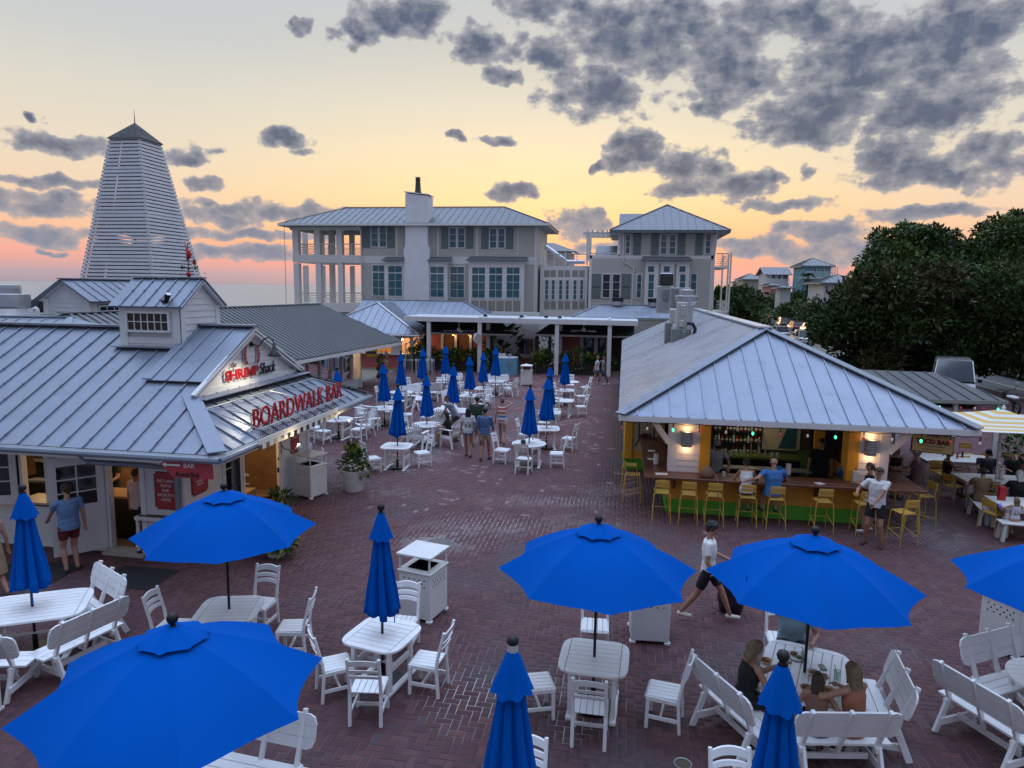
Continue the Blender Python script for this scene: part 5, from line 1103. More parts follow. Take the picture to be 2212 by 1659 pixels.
def build_retail():
 t = thing('shop_building', 'clothing shop with long dull corrugated roof and lit display windows', 'building', (-15.2,30,0))
 B = V(-13.07,40.04,2.45); e = V(1.13,12.5,0).normalized(); A = B-e*19; C_ = V(-17.6,38.6,4.62); D_ = C_-e*17.4; nrm = V(e.y,-e.x,0)
 B2 = B-nrm*9.6+e*.0
 mb = MB(); mb.add([A,B,C_,D_,B2,A-nrm*9.6],[(0,1,2,3),(1,4,2),(4,5,3,2),(0,5,4,1),(0,3,5)]); rf = mb.build('roof', GALV2, t)
 corr_roof(rf, [A,B,C_,D_], e, .34, GALV2, .06); corr_roof(rf, [B,B2,C_], nrm, .34, GALV2, .06)
 mb = MB(); mb.bar(D_+V(0,0,.05),C_+V(0,0,.05),.3,.04); mb.bar(B+V(0,0,.03),C_+V(0,0,.05),.2,.03); mb.build('ridge_cap', GALV2, rf)
 mb = MB(); mb.bar(A-V(0,0,.1),B-V(0,0,.1),.05,.16,(0,0,1)); mb.bar(B-V(0,0,.1),B2-V(0,0,.1),.05,.16); mb.build('fascia', WHITE, t)
 P = V(-14.66,37.3,0); w0 = P-e*15; n = nrm
 mb = MB(); mb.bar(w0+V(0,0,.28)-n*.06,P+V(0,0,.28)-n*.06,.12,.56); mb.bar(w0+V(0,0,2.5)-n*.06,P+V(0,0,2.5)-n*.06,.14,.34); mb.build('wall', WSIDE, t)
 mb = MB(); k = 0; mb.slab([w0-n*5+V(0,0,.05),P-n*5+V(0,0,.05),P+V(0,0,.05),w0+V(0,0,.05)],.04,(0,0,1)); mb.build('interior_floor', AMB, t)
 mb = MB(); mb.slab([w0-n*3.2,P-n*3.2,P-n*3.2+V(0,0,2.6),w0-n*3.2+V(0,0,2.6)],.05); mb.slab([P-n*3.2,P-n*.1,P-n*.1+V(0,0,2.6),P-n*3.2+V(0,0,2.6)],.08); mb.build('interior_wall', AMB, t)
 L = (P-w0).length; s = 0.0
 while s < L-.3:
  wd = 1.15 if s > 4 else 2.0
  a = w0+e*s; mb = MB(); mb.bar(a+V(0,0,.5),a+V(0,0,2.4),.11,.12,n); mb.build('post', WHITE, t)
  if s+wd < L+.2: g = MB(); g.obox(a+e*wd/2+V(0,0,1.45)-n*.03, e, n, V(0,0,1), wd/2-.06, .006, .9); g.build('pane', mat('shop_glass',(.9,.9,.9),.03,spec=.5,trans=1.0), t)
  s += wd
 mb = MB(); mb.bar(P+V(0,0,0),P+V(0,0,2.6),.16,.16,n); mb.build('corner_post', WHITE, t)
 siding(t, P-n*.1, -n, (0,1,0), 4.5, 0, 2.5, .2, WSIDE, as_parts=False)
 for i, (s, d) in enumerate(((6.5,1.0),(9.0,1.2),(11.5,1.0),(13.8,1.1))):
  q = w0+e*s-n*d; lt = thing('pendant_lamp', 'warm bulb hanging over the display, '+('first','second','third','last')[i]+' window along from the shrimp shack', 'lamp', q+V(0,0,2.2)); mb = MB(); mb.ico(q+V(0,0,2.15),.06,1); mb.build('bulb', BULB, lt); mb = MB(); mb.tube([q+V(0,0,2.2),q+V(0,0,2.6)],.01,5); mb.build('cord', BLACK, lt); lamp('lamp_light', q+V(0,0,2.05), 32, (1,.68,.38), .1, 'POINT', lt)
 for i in range(9):
  q = w0+e*(5.2+i*1.05)-n*.7; d = thing('mannequin', ('pale dress','navy shirt','rose dress','teal top','straw coloured dress','black top','white dress','plum top','cream skirt')[i]+' on a stand in the shop window', 'mannequin', q)
  mb = MB(); mb.lathe([(.2,.02),(.03,.05),(.02,.8)],8,q); mb.build('stand', BLACK, d); mb = MB(); mb.lathe([(.2,.75),(.13,1.15),(.17,1.4),(.06,1.52),(.04,1.58)],10,q); mb.build('garment', CLOTH[i % 8], d)
 # hat stand and clothes rail outside
 h = P+V(1.0,.9,0); t2 = thing('hat_stand', 'tall rack stacked with straw and green hats by the shop corner', 'hat stand', h); mb = MB(); mb.tube([h,h+V(0,0,2.0)],.025,6); mb.lathe([(.3,0),(.3,.03),(.02,.04)],10,h); mb.build('pole', BLACK, t2)
 HATS = [mat('straw',(.30,.22,.13),.8), mat('green_straw',(.05,.16,.08),.8), mat('dark_straw',(.10,.08,.06),.8)]
 for k in range(10):
  a = k*2.1; z = 1.85-.17*(k//1)*.9; c = h+V(.27*cos(a),.27*sin(a),max(.25,z)); o = thing('hat', ('pale straw','sand straw','green woven','brown straw','wide cream','dark felt','lime green','tan straw','dusky felt','woven grass')[k]+' hat hung on the tall rack by the shop', 'hat', c)
  d = V(cos(a),sin(a),.35).normalized(); mb = MB(); mb.lathe([(.19,0),(.19,.01),(.10,.015),(.085,.1),(.05,.115)],14); mb.xf(Matrix.Translation(c) @ d.to_track_quat('Z','Y').to_matrix().to_4x4()); mb.build('straw_body', HATS[(0,0,1,0,0,2,1,0,2,0)[k]], o)
 r0 = P+V(1.9,2.0,0); r = thing('clothes_rail', 'black rail packed with hanging shirts outside the shop', 'clothes rack', r0); mb = MB(); mb.tube([r0,r0+V(0,0,1.6),r0+V(1.9,.6,1.6),r0+V(1.9,.6,0)],.02,6); mb.tube([r0+V(0,-.3,.03),r0+V(0,.3,.03)],.02,5); mb.tube([r0+V(1.9,.3,.03),r0+V(1.9,.9,.03)],.02,5); mb.build('frame', BLACK, r)
 for k in range(16): c = r0+V(1.9,.6,0)*((k+.7)/17)+V(0,0,1.5); u = V(-.3,.95,0).normalized(); mb = MB(); mb.slab([c-u*.22+V(0,0,-.1),c-u*.24+V(0,0,-.8-.2*random.random()),c+u*.24+V(0,0,-.85),c+u*.22+V(0,0,-.1),c+V(0,0,.0)],.05); mb.build('shirt', CLOTH[k % 8], r)
 sgn = thing('surfboard_sign', 'yellow and blue board sign hanging on the shop corner wall', 'sign', P+V(.4,.1,1.8)); c = P+V(.62,.2,1.95); mb = MB(); mb.cbox(c.x-.35,c.x+.35,c.y-.03,c.y+.03,c.z-.2,c.z+.25,.05); mb.build('panel', mat('sign_yellow',(.5,.42,.05),.6), sgn); mb = MB(); mb.cbox(c.x-.28,c.x+.28,c.y-.045,c.y-.03,c.z-.05,c.z+.12,.01); mb.build('stripe', mat('sign_navy',(.03,.06,.12),.6), sgn)
build_retail()
# ------------------------------------------------------------------ pink café, white pergola, right-hand shop
def z5(zx, zy, Y): return atY((1400+zx*.2532)*.5486, (1230+zy*.2532)*.5486, Y)
def z6(zx, zy, Y): return atY((1250+zx*.5425)*.5486, (1250+zy*.5425)*.5486, Y)
def z7(zx, zy, Y): return atY((1900+zx*.2532)*.5486, (1230+zy*.2532)*.5486, Y)
def build_pavilions():
 t = thing('cafe_building', 'pink boarded cafe with pale hip roofs and glowing windows behind the pergola', 'building', (-14,48,0)); RM = mat('pale_seam_roof',(.27,.30,.36),.42,.35,var=.07,scale=.7)
 # left wing: hip roof running back, then the main hip roof behind
 c = z5(972,345,46.3); pk = Hq(805,1000,49.5); xl = 2*pk.x-c.x; ze = c.z
 Fp = [(xl,46.3,ze),(c.x,46.3,ze),(pk.x,49.5,pk.z)]; Rp = [(c.x,46.3,ze),(c.x,53,ze),(pk.x,53,pk.z),(pk.x,49.5,pk.z)]
 mb = MB(); mb.slab(Fp,.05); mb.slab(Rp,.05); mb.slab([(xl,53,ze),(xl,46.3,ze),(pk.x,49.5,pk.z),(pk.x,53,pk.z)],.05); mb.box(xl+.05,c.x-.05,46.35,53,ze-.16,ze-.06); rf = mb.build('roof', RM, t)
 seam_roof(rf, Fp, (1,0,0), .55, RM, .035); seam_roof(rf, Rp, (0,1,0), .55, RM, .035)
 mb = MB(); mb.bar(V(Fp[1])+V(0,0,.05),V(Fp[2])+V(0,0,.05),.16,.03); mb.bar(V(Fp[0])+V(0,0,.05),V(Fp[2])+V(0,0,.05),.16,.03); mb.tube([(xl,46.2,ze-.08),(c.x+.1,46.2,ze-.08)],.07,6); mb.build('ridge_cap', WHITE, rf)
 r0, r1 = Hq(965,985,53.2), Hq(1430,990,53.2); re = Hq(1670,1098,50.2); hw = 3.0
 mr = [(r0.x-3,50.2,re.z-.35),(re.x,50.2,re.z-.35),(r1.x,53.2,r1.z),(r0.x-3,53.2,r1.z)]; rr = [(re.x,50.2,re.z-.35),(re.x,56.2,re.z-.35),(r1.x,53.2,r1.z)]
 mb = MB(); mb.slab(mr,.05); mb.slab(rr,.05); mb.slab([(re.x,56.2,re.z-.35),(r0.x-3,56.2,re.z-.35),(r0.x-3,53.2,r1.z),(r1.x,53.2,r1.z)],.05); rf2 = mb.build('roof', RM, t); seam_roof(rf2, mr, (1,0,0), .55, RM, .035); seam_roof(rf2, rr, (0,1,0), .55, RM, .035, as_parts=False)
 mb = MB(); mb.bar(V(rr[0])+V(0,0,.05),V(rr[2])+V(0,0,.05),.16,.03); mb.bar((r0.x-3,53.2,r1.z+.05),(r1.x,53.2,r1.z+.05),.18,.03); mb.build('ridge_cap', RM, rf2)
 # low-eaved roof with white gutter, colour darkened for the pergola's shade
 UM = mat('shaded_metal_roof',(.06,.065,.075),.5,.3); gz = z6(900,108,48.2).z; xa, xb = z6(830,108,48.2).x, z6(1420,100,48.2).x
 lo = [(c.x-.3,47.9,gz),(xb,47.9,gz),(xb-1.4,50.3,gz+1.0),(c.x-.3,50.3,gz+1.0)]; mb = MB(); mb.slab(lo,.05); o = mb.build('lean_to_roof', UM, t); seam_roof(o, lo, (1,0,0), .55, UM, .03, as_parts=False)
 mb = MB(); mb.tube([(xa,47.8,gz-.05),(xb,47.8,gz-.05)],.07,6); mb.tube([z5(1060,345,46.6),z5(1050,390,46.7),z5(780,490,46.5),z5(780,940,46.5)],.06,6); mb.build('gutter', WHITE, t)
 # walls of the cafe
 Yw = 50.0; x0, x1 = z6(800,200,Yw).x, z6(1262,200,Yw).x; top = gz+.6
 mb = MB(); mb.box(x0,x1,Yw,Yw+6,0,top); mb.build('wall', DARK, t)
 def pk_panel(a, b): pa, pb = z6(a,100,Yw), z6(b,100,Yw); siding(t, (pa.x,Yw-.02,0), (1,0,0), (0,-1,0), pb.x-pa.x, 0, top-.05, .19, PINK)
 pk_panel(815,905); pk_panel(1118,1240)
 win_m = mat('cafe_glass',(.03,.02,.016),.1,emit=(.9,.28,.08),estr=.05)
 for (a, b) in ((918,995),(1022,1108)): pa, pb = z6(a,330,Yw), z6(b,110,Yw); window(t, (pa.x,Yw-.06,.2), (1,0,0), (0,-1,0), pb.x-pa.x, top-.3, 1, 1, mat('walnut_frame',(.05,.025,.018),.5), win_m, .09, .03)
 mb = MB()
 for a in (908,1006,1114): pa = z6(a,200,Yw); mb = MB(); mb.box(pa.x-.1,pa.x+.1,Yw-.16,Yw-.03,0,top); mb.split('trim_board', WHITE, t)
 for (a, b) in ((985,120),(1098,118)): q = z6(a,b,Yw-.3); l = thing('wall_bulb', 'glowing bulb over the cafe window '+('nearer the clothing shop' if a < 1000 else 'nearer the round sign'), 'lamp', q); mb = MB(); mb.ico(q,.09,1,(1,1,1.4)); mb.build('bulb', mat('orange_bulb',(1,.6,.2),.4,emit=(1.,.45,.12),estr=5), l); lamp('lamp_light', q+V(0,-.2,0), 8, (1,.6,.3), .1, 'POINT', l)
 # left wing wall with the lit hatch
 Yv = 47.0; xw0, xw1 = xl+1.0, c.x-.7; mb = MB(); mb.box(xw0,xw1-.1,Yv+2.2,Yv+6,0,ze-.2); mb.build('wall', AMB, t)
 for (a, b, d, e_) in ((285,700,0,6),): siding(t, (xw0,Yv,0), (1,0,0), (0,-1,0), xw1-xw0, 0, .95, .18, PINK); siding(t, (xw1,Yv,0), (0,1,0), (1,0,0), 4.5, 0, .95, .18, PINK)
 mb = MB(); mb.box(xw0,xw1,Yv-.25,Yv+.15,.95,1.05); mb.box(xw1-.15,xw1+.25,Yv,Yv+4.5,.951,1.049); mb.build('hatch_counter', WHITE, t)
 mb = MB(); mb.box(z5(560,500,Yv).x,z5(720,500,Yv).x,Yv-.03,Yv+.05,1.05,ze-.2); mb.build('menu_panel', WSIDE, t)
 for x in (xw0,(xw0+xw1)/2-.8,xw1): mb = MB(); mb.box(x-.1,x+.1,Yv-.08,Yv+.1,0,ze-.18); mb.bar((x,Yv,ze-.9),(x+.6,Yv-.5,ze-.25),.1,.1); mb.build('post', WHITE, t)
 mb = MB(); mb.box(xw0,xw1,Yv,Yv+4,ze-.32,ze-.2); mb.split('beam', WHITE, t)
 for (x, y, z, p) in ((xw1-1.0,Yv+1.0,ze-.5,60),(xw0+2,Yv+1.2,ze-.5,45),(xw1-.8,Yv+3,ze-.5,50)): l = thing('ceiling_lamp', 'warm lamp inside the cafe hatch '+('at the corner','towards the clothing shop','behind the hanging plant')[int(p == 45)+2*int(p == 50)], 'lamp', (x,y,z)); mb = MB(); mb.ico((x,y,z),.08,1); mb.build('bulb', BULB, l); lamp('lamp_light', (x,y,z-.15), p, (1,.58,.32), .1, 'POINT', l)
 hp = thing('hanging_plant', 'leafy plant in a basket hanging at the cafe hatch corner', 'plant', z5(990,500,47.2)); q = z5(990,500,47.2); mb = MB(); fluff(mb, q, .4, 120, .16); mb.build('foliage', LFOL[:3], hp); mb = MB(); mb.lathe([(.06,-.3),(.22,-.1),(.2,-.05)],10,q); mb.build('basket', BLACK, hp); mb = MB(); mb.tube([q,(q.x,q.y,ze-.2)],.01,4); mb.build('cord', BLACK, hp)
 # ---- pergola canopy
 p = thing('pergola', 'long flat white pergola roof on square posts across the end of the plaza', 'pergola', (-7,46,0)); a, b = atY(872,693,46.0), atY(1378,703,46.0); zt = atY(872,683,46.0).z
 mb = MB(); mb.box(a.x,b.x,46,46.12,a.z,zt); mb.box(a.x,a.x+.12,46.12,50,a.z,zt); mb.box(b.x-.12,b.x,46.12,50,a.z,zt); mb.box(a.x,b.x,49.9,50.02,a.z,zt); mb.build('fascia_beam', WHITE, p)
 xs = [a.x+.12]+[z7(v,120,46.).x for v in (-60,560,1170,1970)]+[b.x-.12]
 for k in range(5): mb = MB(); mb.box(xs[k]+.01,xs[k+1]-.01,46.13,49.9,zt-.06+.012*k,zt+.0+.02*(k % 2)); mb.build('roof_panel', mat('canopy_white',(.72,.73,.76),.4,var=.03), p)
 mb = MB()
 for k in range(1,5): mb.box(xs[k]-.05,xs[k]+.05,46.2,49.9,zt+.03,zt+.09)
 mb.split('batten', WHITE, p); mb = MB()
 for q in ((45,75),(605,85),(990,55),(1200,95)): v = z7(*q,46.6); mb = MB(); mb.cbox(v.x-.12,v.x+.12,46.5,46.7,zt+.06,zt+.2,.02); mb.build('clamp', BLACK, p)
 for (zx, Yp) in ((806,46.06),(1175,46.06),(1736,46.06),(2118,46.06),(1237,48.4),(1760,48.4)): v = z6(zx,200,Yp); mb = MB(); mb.box(v.x-.13,v.x+.13,Yp,Yp+.26,0,a.z if Yp < 47 else a.z+.2); mb.build('post', WHITE, p)
 for i, zx in enumerate((1027,1470,1932)):
  v = z6(zx,95,47.0); f = thing('ceiling_fan', 'white ceiling fan hanging under the pergola, '+('in front of the cafe windows','above the blue desk','in front of the coral wall panel')[i], 'ceiling fan', (v.x,47,a.z-.3)); z = v.z; mb = MB(); mb.tube([(v.x,47,a.z),(v.x,47,z)],.03,6); mb.lathe([(.12,.15),(.14,.0),(.1,-.05)],12,(v.x,47,z)); mb.build('motor', WHITE, f)
  for k in range(4): an = k*pi/2+.4+i; d = V(cos(an),sin(an),0); s = V(-sin(an),cos(an),.15).normalized(); mb = MB(); mb.obox((v.x+d.x*.62,47+d.y*.62,z-.02),d,s,d.cross(s),.5,.07,.008); mb.build('blade', WHITE, f)
 sg = thing('round_sign', 'round white sign projecting from the middle pergola post', 'sign', z6(1160,150,45.9)); v = z6(1160,150,45.8); mb = MB(); mb.lathe([(.35,-.05),(.35,.05)],24); mb.xf(Matrix.Translation(v) @ V(1,-.55,0).to_track_quat('Z','Y').to_matrix().to_4x4()); mb.build('disc', WHITE, sg); mb = MB(); mb.lathe([(.3,.052),(.3,.056)],24); mb.xf(Matrix.Translation(v) @ V(1,-.55,0).to_track_quat('Z','Y').to_matrix().to_4x4()); mb.build('face', mat('cream_face',(.5,.47,.42),.6), sg)
 # ---- back yard wall with clothes, steps
 w = thing('board_wall', 'white vertical board wall behind the clothes rack and wooden steps', 'wall', (-4,50.5,0)); q0, q1 = z6(1260,200,50.6), z6(1600,200,50.6)
 x = q0.x
 while x < q1.x: mb = MB(); mb.box(x+.005,x+.2,50.6+random.uniform(0,.01),50.7,0,a.z+.6); mb.build('board', WSIDE, w); x += .21
 s0 = thing('wooden_steps', 'reddish wooden steps below the clothes rack', 'steps', (q1.x-1,49.5,0)); u0, u1 = z6(1440,400,49.2).x, z6(1585,400,49.2).x
 for k in range(4): mb = MB(); mb.box(u0,u1,48.6+k*.3,50.0,k*.17,k*.17+.165); mb.build('step', mat('red_deck_wood',(.22,.085,.055),.6,var=.2), s0)
 cr = thing('clothes_rail', 'wooden rail of coral and dark shirts against the white board wall', 'clothes rack', ((u0+u1)/2,50,.68)); mb = MB(); mb.tube([(u0+.1,50,.68),(u0+.1,50,2.2),(u1-.2,50,2.2),(u1-.2,50,.68)],.03,6); mb.build('frame', mat('red_deck_wood',(.2,.08,.05),.6), cr)
 for k in range(9): x = u0+.25+k*(u1-u0-.6)/9; mb = MB(); mb.slab([(x-.1,50.2,2.1),(x-.12,50.2,1.0),(x+.12,49.75,1.0),(x+.1,49.75,2.1)],.06); mb.build('shirt', CLOTH[(5,2,0,1,4,7,4,2,0)[k]], cr)
 for k, q in enumerate(((1468,240),(1500,205),(1525,240),(1445,265))): v = z6(*q,50.3); mb = MB(); mb.lathe([(.17,0),(.17,.01),(.09,.02),(.07,.1)],10); mb.xf(Matrix.Translation(v) @ V(.2,-1,.3).to_track_quat('Z','Y').to_matrix().to_4x4()); o = mb.build('cap', [CLOTH[5],mat('orange_cap',(.6,.28,.03),.7),CLOTH[0],CLOTH[7]][k], None); tag(o, ('dark','orange','cream','plum')[k]+' cap shown on the white board wall', 'cap')
 # ---- blue reception desk
 d = thing('reception_desk', 'pale blue curved reception desk with gold lettering', 'desk', (-7.4,45,0)); xa, xb = z7(150,950,45.).x, z7(520,950,45.).x; DB = mat('desk_blue',(.13,.36,.52),.6,var=.05); n = 12; mb = MB()
 pts = [V(xa+(xb-xa)*k/n, 45.25-.35*sin(pi*k/n), 0) for k in range(n+1)]
 for k in range(n): mb.slab([pts[k],pts[k+1],pts[k+1]+V(0,0,1.12),pts[k]+V(0,0,1.12)],.05)
 mb.slab([V(xb,45.25,0),V(xb,46,0),V(xb,46,1.12),V(xb,45.25,1.12)],.05); mb.build('front', DB, d); mb = MB(); mb.slab([(*p.xy,1.17) for p in pts]+[(xb,46,1.17),(xa,46,1.17)],.05,(0,0,1)); mb.build('top', WSIDE, d)
 text(d, 'lettering', 'TRADER', (xb-1.0,44.93,.72), (1,.02,0), (0,0,1), mat('dull_gold',(.33,.27,.12),.5), .2, fit=.85, height=.16, ext=.004); text(d, 'lettering', 'DINE & SIP SLOWLY', (xb-1.0,44.92,.55), (1,.02,0), (0,0,1), MATS['dull_gold'], .2, fit=.8, height=.06, ext=.003)
 v = z7(425,690,45.4); tag(rng_box(None,'tablet_stand','grey tablet on a stand on the blue reception desk','tablet',v.x,45.4,1.17,.22,.05,.2,STEEL),None)
 # ---- right-hand shop
 r = thing('shop_building', 'right hand shop with coral wall panel, dark glazed doors and pale hip roof', 'building', (-2,50,0)); e0, e1 = Gq(372,1222,49.5), Gq(635,1108,52.5); re_ = 6.5
 fr = [(e0.x,49.4,e0.z),(re_,49.4,e0.z),(re_-3,52.5,e1.z),(e1.x,52.5,e1.z)]; mb = MB(); mb.slab(fr,.05); mb.slab([(e0.x,55.6,e0.z),(e0.x,49.4,e0.z),(e1.x,52.5,e1.z)],.05); mb.slab([(re_,55.6,e0.z),(e0.x,55.6,e0.z),(e1.x,52.5,e1.z),(re_-3,52.5,e1.z)],.05); rf = mb.build('roof', RM, r); seam_roof(rf, fr, (1,0,0), .55, RM, .035); mb = MB(); mb.bar(V(e0.x,49.4,e0.z+.05),e1+V(0,0,.05),.16,.03); mb.bar(e1+V(0,0,.05),V(re_-3,52.5,e1.z+.05),.18,.03); mb.build('ridge_cap', RM, rf)
 for q in ((818,1060),(1165,1070)): v = Gq(*q,52.4); c2 = thing('roof_vent', 'small dark capped vent on the pale roof '+('nearer the terrace' if q[0] < 900 else 'nearer the air handler'), 'vent', v); mb = MB(); mb.lathe([(.42,-.4),(.42,-.1),(.3,-.1)],12,v); mb.build('base', STEEL, c2); mb = MB(); mb.cbox(v.x-.42,v.x+.42,v.y-.4,v.y+.4,v.z-.1,v.z+.2,.03); mb.build('cap', BLACK, c2)
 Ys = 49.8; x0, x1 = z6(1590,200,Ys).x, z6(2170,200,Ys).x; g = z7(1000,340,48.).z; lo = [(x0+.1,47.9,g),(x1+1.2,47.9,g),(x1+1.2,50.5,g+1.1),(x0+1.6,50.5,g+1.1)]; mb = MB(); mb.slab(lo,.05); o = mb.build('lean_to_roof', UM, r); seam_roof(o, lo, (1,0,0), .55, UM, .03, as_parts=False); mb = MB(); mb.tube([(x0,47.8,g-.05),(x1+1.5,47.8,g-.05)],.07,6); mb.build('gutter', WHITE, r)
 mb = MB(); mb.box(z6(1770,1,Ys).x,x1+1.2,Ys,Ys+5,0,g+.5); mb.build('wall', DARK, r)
 pa, pb = z6(1780,1,Ys), z6(1915,1,Ys); siding(r, (pa.x,Ys-.02,0), (1,0,0), (0,-1,0), pb.x-pa.x, 0, g+.3, .19, PINK)
 for (a_, b_) in ((1935,2012),(2045,2100)): pa, pb = z6(a_,1,Ys), z6(b_,1,Ys); window(r, (pa.x,Ys-.06,.1), (1,0,0), (0,-1,0), pb.x-pa.x, g-.1, 1, 1, MATS['walnut_frame'], mat('blue_dusk_glass',(.02,.06,.12),.08,spec=.8), .1, .03)
 for a_ in (1770,1924,2028,2112): v = z6(a_,1,Ys); mb = MB(); mb.box(v.x-.12,v.x+.12,Ys-.12,Ys-.03,0,g+.3); mb.split('trim_board', WHITE, r)
 for a_ in (1596,1690): v = z6(a_,1,47.9); mb = MB(); mb.box(v.x-.1,v.x+.1,47.9,48.1,0,g); mb.build('post', BLACK, r)
 # planter boxes and shrubs in front
 for i, (xa, xb, lb) in enumerate(((650,1145,'long dark timber planter box below the cafe windows'),(1592,2110,'long dark timber planter box in front of the coral wall panel'))):
  va, vb = z6(xa,400,46.7), z6(xb,400,46.7); pl = thing('planter_box', lb, 'planter', ((va.x+vb.x)/2,46.7,0))
  for k in range(4): mb = MB(); mb.box(va.x,vb.x,46.45,46.5,.01+k*.17,.165+k*.17); mb.build('plank', mat('dark_timber',(.022,.017,.015),.7), pl)
  mb = MB(); mb.box(va.x,vb.x,46.5,47.4,0,.6); mb.build('soil_box', MATS['dark_timber'], pl)
 for i, (zx, zy, r_, mm) in enumerate(((700,330,.6,0),(755,300,.75,1),(830,310,.7,0),(905,335,.5,3),(980,325,.55,0),(1030,320,.65,3),(1090,330,.5,2),(1150,310,.7,0),(1250,310,.6,0),(1620,330,.7,2),(1660,290,.5,1),(1800,350,.5,3),(1890,340,1.0,1),(1975,345,.55,3),(2040,360,.5,0),(2090,345,.6,3),(1625,390,.5,2))):
  v = z6(zx,zy,46.9); s = thing('shrub', ('glossy dark','feathery green','dense dark','yellow flecked','compact green','golden croton','bright green','broad leaved','low dark','lime green','tall leafy','small croton','spreading philodendron','yellow croton','low green','coppery croton','pale trailing')[i]+' shrub '+('in the cafe planter box' if i < 8 else 'beside the blue desk' if i == 8 else 'in the planter by the coral panel'), 'shrub', (v.x,46.9,.6))
  ms = [LFOL[(mm) % 5],LFOL[(mm+1) % 5],LFOL[4]]; mb = MB(); fluff(mb, (v.x,46.9,max(.9,v.z)), r_, 260, .22); mb.build('foliage', ms, s); mb = MB(); mb.tube([(v.x,46.9,.5),(v.x+.05,46.9,max(.9,v.z))],.03,5); mb.build('stem', mat('bark',(.06,.045,.035),.9), s)
 # banana-like plants by the board wall
 for zx, zy, k in ((1350,200,0),(1660,230,1)):
  v = z6(zx,zy,49.3); s = thing('banana_plant' if k == 0 else 'small_tree', ('tall plant with paddle leaves behind the blue desk','spindly dark conifer in front of the white boards')[k], 'plant', (v.x,49.3,0)); mb = MB(); fluff(mb, (v.x,49.3,v.z), 1.0, 40 if k == 0 else 300, .9 if k == 0 else .2, (1,1,1.2)); mb.build('foliage', [LFOL[4]]*3, s); mb = MB(); mb.tube([(v.x,49.3,0),(v.x,49.3,v.z)],.06,6); mb.build('stem', MATS['bark'], s)
build_pavilions()
